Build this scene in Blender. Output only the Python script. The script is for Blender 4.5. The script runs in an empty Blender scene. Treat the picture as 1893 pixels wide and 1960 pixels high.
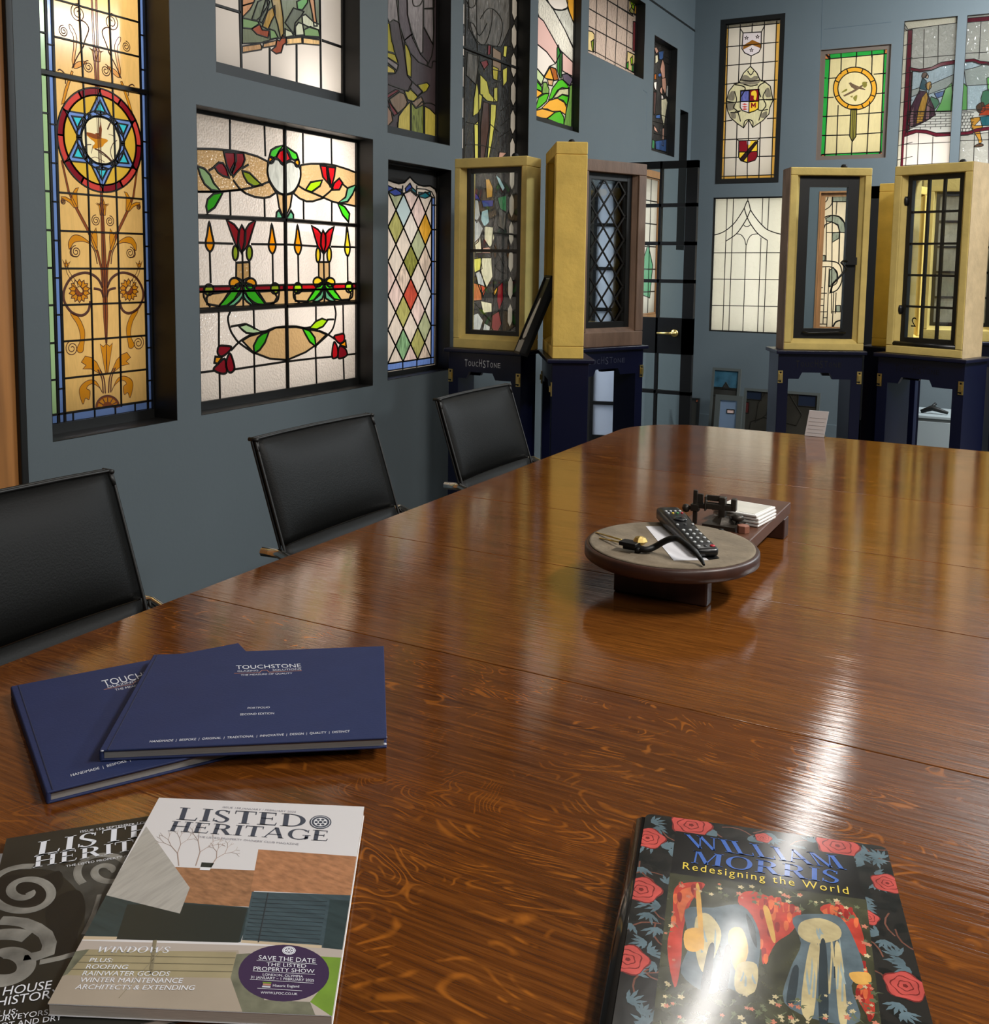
import bpy, bmesh, math, random
from mathutils import Vector, Matrix
from mathutils.geometry import delaunay_2d_cdt
S = bpy.context.scene
COL = S.collection
rnd = random.Random(7)
R = math.radians

# ---------------------------------------------------------------- camera
FPX, PCX, PCY, CAMZ = 1900.0, 946.5, 698.0, 1.34
YAW, PIT, ROL = R(28.4465), R(5.8226), R(-0.7552)
_f = Vector((-math.sin(YAW)*math.cos(PIT), math.cos(YAW)*math.cos(PIT), -math.sin(PIT)))
_r = Vector((math.cos(YAW), math.sin(YAW), 0)); _d = _f.cross(_r)
_r, _d = _r*math.cos(ROL)+_d*math.sin(ROL), _d*math.cos(ROL)-_r*math.sin(ROL)
cam_data = bpy.data.cameras.new('camera'); cam = bpy.data.objects.new('camera', cam_data); COL.objects.link(cam)
cam_data.sensor_width = 36; cam_data.lens = 36*FPX/1960; cam_data.sensor_fit = 'AUTO'
cam_data.shift_x = 0; cam_data.shift_y = -(980-PCY)/1960
cam_data.clip_start = 0.02
MM = Matrix((_r, -_d, -_f)).transposed().to_4x4(); MM.translation = Vector((0, 0, CAMZ)); cam.matrix_world = MM
S.camera = cam
S.view_settings.view_transform = 'Standard'; S.view_settings.look = 'None'
S.view_settings.gamma = 1; S.view_settings.use_curve_mapping = False
S.view_settings.exposure = 0.0
S.cycles.use_denoising = True
S.cycles.max_bounces = 8; S.cycles.caustics_reflective = False; S.cycles.caustics_refractive = False
S.cycles.sample_clamp_indirect = 6

world = bpy.data.worlds.new('world'); S.world = world; world.use_nodes = True
world.node_tree.nodes['Background'].inputs[0].default_value = (0.5, 0.55, 0.6, 1)
world.node_tree.nodes['Background'].inputs[1].default_value = 0.15

def area(name, loc, target, sx, sy, power, col=(1, 1, 1)):
    l = bpy.data.lights.new(name, 'AREA'); l.shape = 'RECTANGLE'; l.size = sx; l.size_y = sy; l.energy = power; l.color = col
    o = bpy.data.objects.new(name, l); COL.objects.link(o); o.location = loc
    d = Vector(target)-Vector(loc); o.rotation_euler = d.to_track_quat('-Z', 'Y').to_euler()
    return o
WARM = (1.0, 0.93, 0.80); COOL = (0.86, 0.93, 1.0); NEUT = (1.0, 0.955, 0.9); DAYL = (0.9, 0.965, 1.0)
XW, YW = -2.5, 7.88          # left wall, far wall
TZ = 0.77                    # table top height
CEIL = 3.5
# ceiling tubes: (x, y0, y1, power); all hang under the ceiling, the broad ones are unseen added fill
TUBES = [(-0.99, 5.0, 7.0, .10, 7, NEUT), (-1.05, 3.0, 4.5, .10, 9, NEUT), (1.5, 1.2, 2.8, .30, 150, NEUT), (1.5, -2.0, -0.4, .30, 60, NEUT), (2.4, 5.4, 7.2, .45, 310, DAYL)]
WASH = Vector((0.55, 6.1, 3.33)); WDIR = Vector((-.38, .78, -.5)).normalized()   # unseen wall washer, added to brighten the far wall
area('added_wall_washer', WASH+WDIR*.045, WASH+WDIR, .9, .14, 95, DAYL)
for (tx, y0, y1, tw, p, tc) in TUBES:
    l = area('tube_and_fill_light', (tx, (y0+y1)/2, 3.385), (tx, (y0+y1)/2, 0), tw, y1-y0, p, tc)

# ---------------------------------------------------------------- rays onto real surfaces of the room
def ray(px, py):
    a, b = (px-PCX)/FPX, (py-PCY)/FPX
    return _r*a+_d*b+_f
class Plane:
    """a plane in the room with 2-D coordinates; px() takes photo pixels onto it"""
    def __init__(s, O, U, V):
        s.O, s.U, s.V = Vector(O), Vector(U).normalized(), Vector(V).normalized(); s.N = s.U.cross(s.V); s.c = (0, 0, 1)
    def crop(s, x, y, k): s.c = (x, y, k); return s
    def px(s, x, y):
        d = ray(x, y); E = Vector((0, 0, CAMZ)); t = (s.O-E).dot(s.N)/d.dot(s.N); P = E+d*t-s.O
        return Vector((P.dot(s.U), P.dot(s.V)))
    def z(s, p): return s.px(s.c[0]+p[0]/s.c[2], s.c[1]+p[1]/s.c[2])
    def zz(s, pts): return [s.z(p) for p in pts]
    def p3(s, q, off=0): return s.O+s.U*q[0]+s.V*q[1]+s.N*off
def left_plane(x): return Plane((x, 0, 0), (0, 1, 0), (0, 0, 1))       # normal +x
def far_plane(y): return Plane((0, y, 0), (1, 0, 0), (0, 0, 1))        # normal -y
def top_plane(z): return Plane((0, 0, z), (1, 0, 0), (0, 1, 0))        # normal +z

# ---------------------------------------------------------------- materials
def lin(h):
    h = h.lstrip('#'); c = [int(h[i:i+2], 16)/255 for i in (0, 2, 4)]
    return tuple((x/12.92 if x <= .04045 else ((x+.055)/1.055)**2.4) for x in c)+(1,)
MATS = {}
def mat(name, hexc, rough=.5, metal=0, spec=.5, coat=0, bump=None, var=0, vscale=8, stretch=None):
    """bump=(scale, strength); var = colour variation from noise"""
    if name in MATS: return MATS[name]
    m = bpy.data.materials.new(name); m.use_nodes = True; nt = m.node_tree; b = nt.nodes['Principled BSDF']
    c = lin(hexc); b.inputs['Base Color'].default_value = c; b.inputs['Roughness'].default_value = rough
    b.inputs['Metallic'].default_value = metal; b.inputs['Specular IOR Level'].default_value = spec; b.inputs['Coat Weight'].default_value = coat
    b.inputs['Coat Roughness'].default_value = .08
    tc = nt.nodes.new('ShaderNodeTexCoord'); mp = nt.nodes.new('ShaderNodeMapping'); nt.links.new(tc.outputs['Object'], mp.inputs[0])
    if stretch: mp.inputs['Scale'].default_value = stretch
    if var:
        n = nt.nodes.new('ShaderNodeTexNoise'); n.inputs['Scale'].default_value = vscale; n.inputs['Detail'].default_value = 5
        nt.links.new(mp.outputs[0], n.inputs[0])
        r = nt.nodes.new('ShaderNodeValToRGB'); e = r.color_ramp.elements
        e[0].position, e[1].position = .3, .7
        e[0].color = tuple(max(0, x*(1-var)) for x in c[:3])+(1,); e[1].color = tuple(min(1, x*(1+var)) for x in c[:3])+(1,)
        nt.links.new(n.outputs[0], r.inputs[0]); nt.links.new(r.outputs[0], b.inputs['Base Color'])
    if bump:
        n = nt.nodes.new('ShaderNodeTexNoise'); n.inputs['Scale'].default_value = bump[0]; n.inputs['Detail'].default_value = 4
        nt.links.new(mp.outputs[0], n.inputs[0])
        bp = nt.nodes.new('ShaderNodeBump'); bp.inputs['Strength'].default_value = bump[1]; bp.inputs['Distance'].default_value = .004
        nt.links.new(n.outputs[0], bp.inputs['Height']); nt.links.new(bp.outputs[0], b.inputs['Normal'])
    MATS[name] = m; return m
def glassmat(name, hexc, tex=None, streak=0, rough=.12, trans=.8):
    """leaded glass: lets lamp light through diffusely, reflects the room in front. tex = (kind, scale, bump)"""
    if name in MATS: return MATS[name]
    m = bpy.data.materials.new(name); m.use_nodes = True; nt = m.node_tree; nt.nodes.clear(); L = nt.links.new
    out = nt.nodes.new('ShaderNodeOutputMaterial'); c = lin(hexc)
    tr = nt.nodes.new('ShaderNodeBsdfTranslucent'); df = nt.nodes.new('ShaderNodeBsdfDiffuse'); gl = nt.nodes.new('ShaderNodeBsdfGlossy')
    m1 = nt.nodes.new('ShaderNodeMixShader'); m1.inputs[0].default_value = trans; m2 = nt.nodes.new('ShaderNodeMixShader')
    fr = nt.nodes.new('ShaderNodeFresnel'); fr.inputs[0].default_value = 1.45
    tr.inputs[0].default_value = c; df.inputs[0].default_value = c; gl.inputs['Roughness'].default_value = rough
    tc = nt.nodes.new('ShaderNodeTexCoord')
    if streak:
        mp = nt.nodes.new('ShaderNodeMapping'); mp.inputs['Scale'].default_value = (1, 1.0, .22); mp.inputs['Rotation'].default_value = (.5, 0, 0); L(tc.outputs['Object'], mp.inputs[0])
        n = nt.nodes.new('ShaderNodeTexNoise'); n.inputs['Scale'].default_value = 55; n.inputs['Detail'].default_value = 4; n.inputs['Distortion'].default_value = 1.2; L(mp.outputs[0], n.inputs[0])
        r = nt.nodes.new('ShaderNodeValToRGB'); e = r.color_ramp.elements; e[0].position, e[1].position = .33, .66
        e[0].color = tuple(x*(1-streak) for x in c[:3])+(1,); e[1].color = tuple(min(1, x*(1+streak*.8)+streak*.04) for x in c[:3])+(1,)
        L(n.outputs[0], r.inputs[0]); L(r.outputs[0], tr.inputs[0]); L(r.outputs[0], df.inputs[0])
    if tex:
        kind, sc, st = tex
        if kind == 'v':
            t = nt.nodes.new('ShaderNodeTexVoronoi'); t.inputs['Scale'].default_value = sc; ho = t.outputs['Distance']
        else:
            t = nt.nodes.new('ShaderNodeTexNoise'); t.inputs['Scale'].default_value = sc; t.inputs['Detail'].default_value = 2; t.inputs['Distortion'].default_value = .8; ho = t.outputs[0]
        L(tc.outputs['Object'], t.inputs[0])
        bp = nt.nodes.new('ShaderNodeBump'); bp.inputs['Strength'].default_value = st; bp.inputs['Distance'].default_value = .01; L(ho, bp.inputs['Height'])
        L(bp.outputs[0], gl.inputs['Normal']); L(bp.outputs[0], tr.inputs['Normal']); L(bp.outputs[0], fr.inputs['Normal'])
    L(df.outputs[0], m1.inputs[1]); L(tr.outputs[0], m1.inputs[2]); L(fr.outputs[0], m2.inputs[0]); L(m1.outputs[0], m2.inputs[1]); L(gl.outputs[0], m2.inputs[2]); L(m2.outputs[0], out.inputs[0])
    MATS[name] = m; return m
def clearglass(name='clear_glass'):
    if name in MATS: return MATS[name]
    m = bpy.data.materials.new(name); m.use_nodes = True; nt = m.node_tree; nt.nodes.clear(); L = nt.links.new
    out = nt.nodes.new('ShaderNodeOutputMaterial'); t = nt.nodes.new('ShaderNodeBsdfTransparent'); t.inputs[0].default_value = (.93, .95, .94, 1)
    g = nt.nodes.new('ShaderNodeBsdfGlossy'); g.inputs['Roughness'].default_value = .02; mx = nt.nodes.new('ShaderNodeMixShader')
    fr = nt.nodes.new('ShaderNodeFresnel'); fr.inputs[0].default_value = 1.45
    L(fr.outputs[0], mx.inputs[0]); L(t.outputs[0], mx.inputs[1]); L(g.outputs[0], mx.inputs[2]); L(mx.outputs[0], out.inputs[0])
    MATS[name] = m; return m

# ---------------------------------------------------------------- object helpers
WM = {}
def thing(name, label, cat, loc=(0, 0, 0), rotz=0, group=None):
    o = bpy.data.objects.new(name, None); o.empty_display_size = .05; COL.objects.link(o)
    o.location = loc; o.rotation_euler = (0, 0, rotz); o['label'] = label; o['category'] = cat
    if group: o['group'] = group
    WM[o.name] = Matrix.Translation(Vector(loc)) @ Matrix.Rotation(rotz, 4, 'Z')
    return o
def tag(o, label, cat, group=None, kind=None):
    if label: o['label'] = label
    if cat: o['category'] = cat
    if group: o['group'] = group
    if kind: o['kind'] = kind
    return o
class MB:
    """collects shapes (world coordinates) and builds ONE mesh object"""
    def __init__(s): s.v, s.f, s.m, s.sm = [], [], [], []
    def add(s, vs, fs, mi=0, smooth=False):
        n = len(s.v); s.v += [Vector(v) for v in vs]; s.f += [[n+i for i in f] for f in fs]; s.m += [mi]*len(fs); s.sm += [smooth]*len(fs); return s
    def box(s, a, b, M=None, mi=0):
        x0, x1 = min(a[0], b[0]), max(a[0], b[0]); y0, y1 = min(a[1], b[1]), max(a[1], b[1]); z0, z1 = min(a[2], b[2]), max(a[2], b[2])
        vs = [Vector(p) for p in ((x0, y0, z0), (x1, y0, z0), (x1, y1, z0), (x0, y1, z0), (x0, y0, z1), (x1, y0, z1), (x1, y1, z1), (x0, y1, z1))]
        if M: vs = [M @ v for v in vs]
        return s.add(vs, [(0, 3, 2, 1), (4, 5, 6, 7), (0, 1, 5, 4), (1, 2, 6, 5), (2, 3, 7, 6), (3, 0, 4, 7)], mi)
    def prism(s, pts, e, mi=0, smooth=False):
        """pts: 3-D loop, extruded by vector e"""
        n = len(pts); pts = [Vector(p) for p in pts]; e = Vector(e)
        a = sum(((pts[i]-pts[0]).cross(pts[(i+1) % n]-pts[0]) for i in range(n)), Vector())
        if a.dot(e) < 0: pts = pts[::-1]
        s.add(pts+[p+e for p in pts], [list(range(n))[::-1], list(range(n, 2*n))], mi)
        return s.add(pts+[p+e for p in pts], [(i, (i+1) % n, n+(i+1) % n, n+i) for i in range(n)], mi, smooth)
    def tube(s, path, r, n=8, mi=0, closed=False):
        path = [Vector(p) for p in path]; N = len(path); rr = r if isinstance(r, (list, tuple)) else [r]*N
        prev = None; vs = []
        for i, p in enumerate(path):
            a = path[(i-1) % N] if (i or closed) else p; b = path[(i+1) % N] if (i < N-1 or closed) else p
            t = (b-a).normalized()
            if prev is None: prev = t.orthogonal().normalized()
            u = (prev-t*prev.dot(t)).normalized(); prev = u; w = t.cross(u)
            vs += [p+(u*math.cos(2*math.pi*k/n)+w*math.sin(2*math.pi*k/n))*rr[i] for k in range(n)]
        fs = []
        for i in range(N if closed else N-1):
            j = (i+1) % N; fs += [(i*n+k, i*n+(k+1) % n, j*n+(k+1) % n, j*n+k) for k in range(n)]
        if not closed: fs += [list(range(n))[::-1], [(N-1)*n+k for k in range(n)]]
        return s.add(vs, fs, mi, True)
    def lathe(s, prof, c, n=32, mi=0, axis='Z', M=None, smooth=True):
        vs = []; fs = []
        for (r, h) in prof:
            for k in range(n):
                a = 2*math.pi*k/n; v = Vector((r*math.cos(a), r*math.sin(a), h))
                if axis == 'Y': v = Vector((v.x, v.z, v.y))
                if axis == 'X': v = Vector((v.z, v.x, v.y))
                v += Vector(c); vs.append(M @ v if M else v)
        for i in range(len(prof)-1): fs += [(i*n+k, i*n+(k+1) % n, (i+1)*n+(k+1) % n, (i+1)*n+k) for k in range(n)]
        fs += [list(range(n))[::-1], [(len(prof)-1)*n+k for k in range(n)]]
        return s.add(vs, fs, mi, smooth)
    def build(s, name, mats, parent=None, bevel=0, seg=2, subd=0):
        if not isinstance(mats, (list, tuple)): mats = [mats]
        me = bpy.data.meshes.new(name); inv = WM[parent.name].inverted() if parent is not None else None
        me.from_pydata([tuple(inv @ v) if inv else tuple(v) for v in s.v], [], s.f)
        for m in mats: me.materials.append(m)
        me.polygons.foreach_set('material_index', s.m); me.polygons.foreach_set('use_smooth', s.sm); me.update()
        o = bpy.data.objects.new(name, me); COL.objects.link(o)
        if parent is not None: o.parent = parent; WM[o.name] = WM[parent.name]
        else: WM[o.name] = Matrix.Identity(4)
        if bevel:
            b = o.modifiers.new('bevel', 'BEVEL'); b.width = bevel; b.segments = seg; b.limit_method = 'ANGLE'; b.angle_limit = R(40)
            w = o.modifiers.new('weld', 'WELD'); w.merge_threshold = 1e-5; o.modifiers.move(1, 0)
            me.polygons.foreach_set('use_smooth', [True]*len(me.polygons)); wn = o.modifiers.new('wn', 'WEIGHTED_NORMAL'); wn.keep_sharp = True
        if subd:
            q = o.modifiers.new('sub', 'SUBSURF'); q.levels = subd; q.render_levels = subd
        return o
def copy_tree(o, parent=None):
    c = o.copy(); COL.objects.link(c); WM[c.name] = WM[o.name]
    if parent: c.parent = parent
    for ch in list(o.children): copy_tree(ch, c)
    return c
def struct(o, label=None): o['kind'] = 'structure'; 
# ---------------------------------------------------------------- 2-D drawing on planes
def sm(pts, closed=True, n=4):
    P = [Vector(p) for p in pts]; N = len(P); out = []
    for i in range(N if closed else N-1):
        g = (lambda k: P[k % N]) if closed else (lambda k: P[max(0, min(N-1, k))])
        a, b, c, d = g(i-1), g(i), g(i+1), g(i+2)
        for j in range(n):
            t = j/n; out.append(.5*((2*b)+(c-a)*t+(2*a-5*b+4*c-d)*t*t+(3*b-a-3*c+d)*t**3))
    if not closed: out.append(P[-1])
    return out
def ell(c, rx, ry=None, n=24, a0=0, a1=360):
    ry = ry or rx
    full = abs(a1-a0) >= 360
    return [Vector((c[0]+rx*math.cos(R(a0+(a1-a0)*k/(n if full else n-1))), c[1]+ry*math.sin(R(a0+(a1-a0)*k/(n if full else n-1))))) for k in range(n)]
def rectpts(x0, y0, x1, y1): return [Vector((x0, y0)), Vector((x1, y0)), Vector((x1, y1)), Vector((x0, y1))]
def art(name, pl, outline, base, pieces, parent, off=0, thick=0):
    """one sheet cut into coloured pieces: pieces later in the list win. All points are plane coordinates"""
    mats = [base]; idx = [0]; coords = []; faces = []
    for k, (m, pts) in enumerate([(base, outline)]+[(p[0], p[1]) for p in pieces]):
        if m not in mats: mats.append(m)
        if k: idx.append(mats.index(m))
        q = [Vector((p[0], p[1])) for p in pts]
        if sum(q[i-1][0]*q[i][1]-q[i][0]*q[i-1][1] for i in range(len(q))) < 0: q.reverse()
        n = len(coords); coords += q; faces.append(list(range(n, n+len(q))))
    vs, es, fs, ov, oe, of = delaunay_2d_cdt(coords, [], faces, 1, 1e-6)
    polys = []
    for f in faces:
        q = [(coords[i][0], coords[i][1]) for i in f]; xs = [p[0] for p in q]; ys = [p[1] for p in q]
        polys.append((min(xs), max(xs), min(ys), max(ys), q))
    def inside(k, x, y):
        a, b, c_, d, q = polys[k]
        if x < a or x > b or y < c_ or y > d: return False
        r = False; j = len(q)-1
        for i in range(len(q)):
            if (q[i][1] > y) != (q[j][1] > y) and x < (q[j][0]-q[i][0])*(y-q[i][1])/(q[j][1]-q[i][1])+q[i][0]: r = not r
            j = i
        return r
    top = {}; keep = []
    for i, f in enumerate(fs):
        cx_ = sum(vs[j][0] for j in f)/len(f); cy_ = sum(vs[j][1] for j in f)/len(f)
        if not inside(0, cx_, cy_): continue
        keep.append(i); top[i] = next((k for k in range(len(polys)-1, 0, -1) if inside(k, cx_, cy_)), 0)
    mb = MB()
    used = sorted({j for i in keep for j in fs[i]}); rm = {j: k for k, j in enumerate(used)}
    mb.v = [pl.p3(vs[j], off) for j in used]
    for i in keep:
        f = list(fs[i]); a, b, c = (vs[j] for j in f[:3])
        if (b[0]-a[0])*(c[1]-a[1])-(b[1]-a[1])*(c[0]-a[0]) < 0: f = f[::-1]
        mb.f.append([rm[j] for j in f]); mb.m.append(idx[top[i]]); mb.sm.append(False)
    o = mb.build(name, mats, parent)
    if thick:
        q = o.modifiers.new('thick', 'SOLIDIFY'); q.thickness = thick; q.offset = -1
    return o
def ribbons(name, pl, lines, m, parent, h=.003, off=0, mb=None, build=True):
    """lines: (points2d, width, closed) raised strips: lead, bars, painted strokes"""
    mb = mb or MB()
    for (pts, w, closed) in lines:
        P = []
        for p in pts:
            p = Vector((p[0], p[1]))
            if not P or (p-P[-1]).length > 1e-5: P.append(p)
        if closed and len(P) > 2 and (P[0]-P[-1]).length < 1e-5: P.pop()
        N = len(P)
        if N < 2: continue
        vs = []
        for i, p in enumerate(P):
            a = P[i-1] if (i or closed) else None; b = P[(i+1) % N] if (i < N-1 or closed) else None
            d1 = (p-a).normalized() if a is not None else None; d2 = (b-p).normalized() if b is not None else None
            if d1 is None: d1 = d2
            if d2 is None: d2 = d1
            t = d1+d2
            t = t.normalized() if t.length > .2 else d1
            n = Vector((-t.y, t.x)); k = min(1.8, 1/max(.4, n.dot(Vector((-d1.y, d1.x)))))
            e = n*(w/2*k)
            vs += [pl.p3(p+e, off), pl.p3(p+e*.6, off+h), pl.p3(p-e*.6, off+h), pl.p3(p-e, off)]
        fs = []
        for i in range(N if closed else N-1):
            j = (i+1) % N; a, b = i*4, j*4
            fs += [(a, b, b+1, a+1), (a+1, b+1, b+2, a+2), (a+2, b+2, b+3, a+3)]
        if not closed: fs += [(0, 1, 2, 3), ((N-1)*4+3, (N-1)*4+2, (N-1)*4+1, (N-1)*4)]
        mb.add(vs, fs)
    return mb.build(name, m, parent) if build else mb
def clip_lines(lines, r):
    """keep only what lies inside the opening r"""
    out = []
    for (pts, w, closed) in lines:
        P = [Vector((p[0], p[1])) for p in pts]
        if all(r[0] <= p[0] <= r[2] and r[1] <= p[1] <= r[3] for p in P): out.append((P, w, closed)); continue
        if closed: P = P+[P[0]]
        run = []
        for a, b in zip(P, P[1:]):
            t0, t1, d, ok = 0.0, 1.0, b-a, True
            for (p, q) in ((-d[0], a[0]-r[0]), (d[0], r[2]-a[0]), (-d[1], a[1]-r[1]), (d[1], r[3]-a[1])):
                if abs(p) < 1e-12: ok = ok and q >= 0
                elif p < 0: t0 = max(t0, q/p)
                else: t1 = min(t1, q/p)
            if not ok or t0 >= t1:
                if len(run) > 1: out.append((run, w, False))
                run = []; continue
            if not run or t0 > 0:
                if len(run) > 1: out.append((run, w, False))
                run = [a+d*t0]
            run.append(a+d*t1)
            if t1 < 1: out.append((run, w, False)); run = []
        if len(run) > 1: out.append((run, w, False))
    return out
def text_mesh(s, spacing=1.0):
    cu = bpy.data.curves.new('t', 'FONT'); cu.body = s; cu.size = 1; cu.space_character = spacing; cu.resolution_u = 3
    o = bpy.data.objects.new('t', cu); COL.objects.link(o); bpy.context.view_layer.update()
    me = o.to_mesh(); vs = [v.co.copy() for v in me.vertices]; fs = [list(p.vertices) for p in me.polygons]
    o.to_mesh_clear(); bpy.data.objects.remove(o); bpy.data.curves.remove(cu)
    return vs, fs
TH, TN = .17, .055
def _arc(cx, cy, rx, ry, a0, a1, n=20, th=TH, tn=TN):
    o, i = [], []
    for k in range(n+1):
        a = R(a0+(a1-a0)*k/n); t = tn+(th-tn)*abs(math.cos(a))**1.3
        o.append((cx+rx*math.cos(a), cy+ry*math.sin(a))); i.append((cx+(rx-t)*math.cos(a), cy+(ry-tn-(t-tn)*.2)*math.sin(a)))
    return [[o[k], o[k+1], i[k+1], i[k]] for k in range(n)]
def _stem(x, y0=0, y1=1, th=TH, s0=1, s1=1):
    q = [[(x, y0), (x+th, y0), (x+th, y1), (x, y1)]]
    if s0: q.append([(x-.09, y0), (x+th+.09, y0), (x+th+.09, y0+.035), (x-.09, y0+.035)])
    if s1: q.append([(x-.09, y1-.035), (x+th+.09, y1-.035), (x+th+.09, y1), (x-.09, y1)])
    return q
def _bar(x0, x1, y, h=TN): return [[(x0, y), (x1, y), (x1, y+h), (x0, y+h)]]
def _diag(x0, y0, x1, y1, w): return [[(x0, y0), (x0+w, y0), (x1+w, y1), (x1, y1)]]
def _serif(x, y): return [[(x-.09, y), (x+.14, y), (x+.14, y+.035), (x-.09, y+.035)]]
SERIF = {
 'I': (.34, lambda: _stem(.1)), 'L': (.72, lambda: _stem(.1)+_bar(.1, .66, 0)+[[(.62, 0), (.66, 0), (.7, .24), (.66, .24)]]),
 'T': (.76, lambda: _stem(.31, s1=0)+_bar(.03, .75, .955)+[[(.03, .76), (.06, .76), (.07, 1), (.03, 1)], [(.72, .76), (.75, .76), (.75, 1), (.71, 1)]]),
 'E': (.7, lambda: _stem(.1)+_bar(.1, .62, 0)+_bar(.1, .6, .955)+_bar(.1, .5, .5)+[[(.59, 0), (.62, 0), (.66, .22), (.62, .22)], [(.57, .79), (.6, .79), (.6, 1), (.56, 1)], [(.47, .4), (.5, .4), (.5, .64), (.47, .64)]]),
 'H': (.9, lambda: _stem(.1)+_stem(.62)+_bar(.1, .7, .49)),
 'D': (.88, lambda: _stem(.1)+_arc(.32, .5, .52, .5, -90, 90)+_bar(.1, .34, 0)+_bar(.1, .34, .955)),
 'O': (.96, lambda: _arc(.48, .5, .45, .52, 0, 360, 36)),
 'R': (.84, lambda: _stem(.1)+_arc(.36, .74, .34, .26, -90, 90)+_bar(.1, .38, .955)+_bar(.1, .38, .48)+_diag(.62, 0, .36, .5, .18)+[[(.6, 0), (.88, 0), (.88, .035), (.6, .035)]]),
 'A': (.86, lambda: _diag(.02, 0, .4, 1, .06)+_diag(.62, 0, .36, 1, .16)+_bar(.18, .66, .3)+_serif(.03, 0)+_serif(.68, 0)),
 'G': (.92, lambda: _arc(.48, .5, .45, .52, 40, 330, 28)+[[(.72, 0.02), (.86, .1), (.86, .42), (.72, .42)], [(.62, .4), (.94, .4), (.94, .435), (.62, .435)], [(.8, .68), (.84, .68), (.84, .98), (.8, .9)]]),
 'S': (.64, lambda: _arc(.31, .74, .25, .27, 30, 200, 14, .13)+_arc(.31, .26, .27, .28, -150, 20, 14, .13)+[[(.07, .64), (.2, .68), (.54, .38), (.45, .28)], [(.5, .72), (.54, .72), (.54, .98), (.5, .9)], [(.05, .02), (.09, .1), (.09, .28), (.05, .28)]]),
 'W': (1.2, lambda: _diag(.26, 0, .04, 1, .15)+_diag(.3, 0, .58, 1, .05)+_diag(.76, 0, .52, 1, .15)+_diag(.82, 0, 1.1, 1, .05)+_serif(.08, .965)+_serif(.56, .965)+_serif(1.08, .965)),
 'M': (1.08, lambda: _stem(.1, th=.06)+_stem(.82)+_diag(.46, .02, .12, 1, .15)+_diag(.48, .02, .8, 1, .05)+_serif(.12, .965)),
 'N': (.92, lambda: _stem(.1, th=.06)+_stem(.76, th=.06)+_diag(.66, 0, .1, 1, .16)),
 ' ': (.4, lambda: []),
}
def serif_mesh(s, sp=.06):
    x = 0; vs, fs = [], []
    for ch in s:
        w, fn = SERIF[ch]
        for poly in fn():
            n = len(vs); vs += [Vector((x+p[0], p[1], 0)) for p in poly]
            A = sum(poly[i][0]*poly[(i+1) % len(poly)][1]-poly[(i+1) % len(poly)][0]*poly[i][1] for i in range(len(poly)))
            fs.append(list(range(n, n+len(poly))) if A > 0 else list(range(n, n+len(poly)))[::-1])
        x += w+sp
    return vs, fs
def text(name, s, pl, p0, p1, p2, m, parent, off=.0004, serif=False, mb=None, sp=1.0):
    """p0, p1: baseline ends; p2: top of the first letter (plane coordinates)"""
    vs, fs = serif_mesh(s) if serif else text_mesh(s, sp)
    x0 = min(v.x for v in vs); x1 = max(v.x for v in vs); H = 1.0 if serif else .70
    p0, p1, p2 = Vector(p0[:2]), Vector(p1[:2]), Vector(p2[:2])
    k = mb or MB()
    k.add([pl.p3(p0+(p1-p0)*((v.x-x0)/(x1-x0))+(p2-p0)*(v.y/H), off) for v in vs], fs)
    return None if mb else k.build(name, m, parent)
# ---------------------------------------------------------------- common materials
M_wall = mat('wall_paint', '#5d676c', .55, var=.03, vscale=3, bump=(60, .08))
M_black = mat('black_paint', '#121211', .45)
M_black2 = mat('black_metal', '#0c0c0c', .5, spec=.3)
M_lead = mat('lead_came', '#1d1a17', .38, metal=.5)
M_leadL = mat('lead_bright', '#39362f', .3, metal=.7)
M_paint = mat('vitreous_paint', '#5a2a12', .6)
M_white = mat('box_white', '#f2f0ea', .7)
M_chrome = mat('chrome', '#d8d8d4', .12, metal=1)
M_brass = mat('brass', '#e0c47a', .36, metal=1)
CG = clearglass()

def pbox(mb, pl, u0, v0, u1, v1, o0, o1, mi=0):
    P = [pl.p3((u0, v0), o0), pl.p3((u1, v0), o0), pl.p3((u1, v1), o0), pl.p3((u0, v1), o0)]
    return mb.prism(P, pl.N*(o1-o0), mi)
# ---------------------------------------------------------------- room shell
HOLES_L, HOLES_F = [], []
def wall(name, pl, u0, v0, u1, v1, holes):
    coords = []; faces = []
    for r in [(u0, v0, u1, v1)]+holes:
        n = len(coords); coords += rectpts(*r); faces.append([n, n+1, n+2, n+3])
    vs, es, fs, a, b, of = delaunay_2d_cdt(coords, [], faces, 1, 1e-6)
    mb = MB(); mb.v = [pl.p3(v) for v in vs]
    for i, f in enumerate(fs):
        if list(of[i]) == [0]:
            f = list(f); p, q, r = (vs[j] for j in f[:3])
            if (q[0]-p[0])*(r[1]-p[1])-(q[1]-p[1])*(r[0]-p[0]) < 0: f = f[::-1]
            mb.f.append(f); mb.m.append(0); mb.sm.append(False)
    o = mb.build(name, M_wall); o['kind'] = 'structure'
    q = o.modifiers.new('thick', 'SOLIDIFY'); q.thickness = .03; q.offset = -1
    return o

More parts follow.
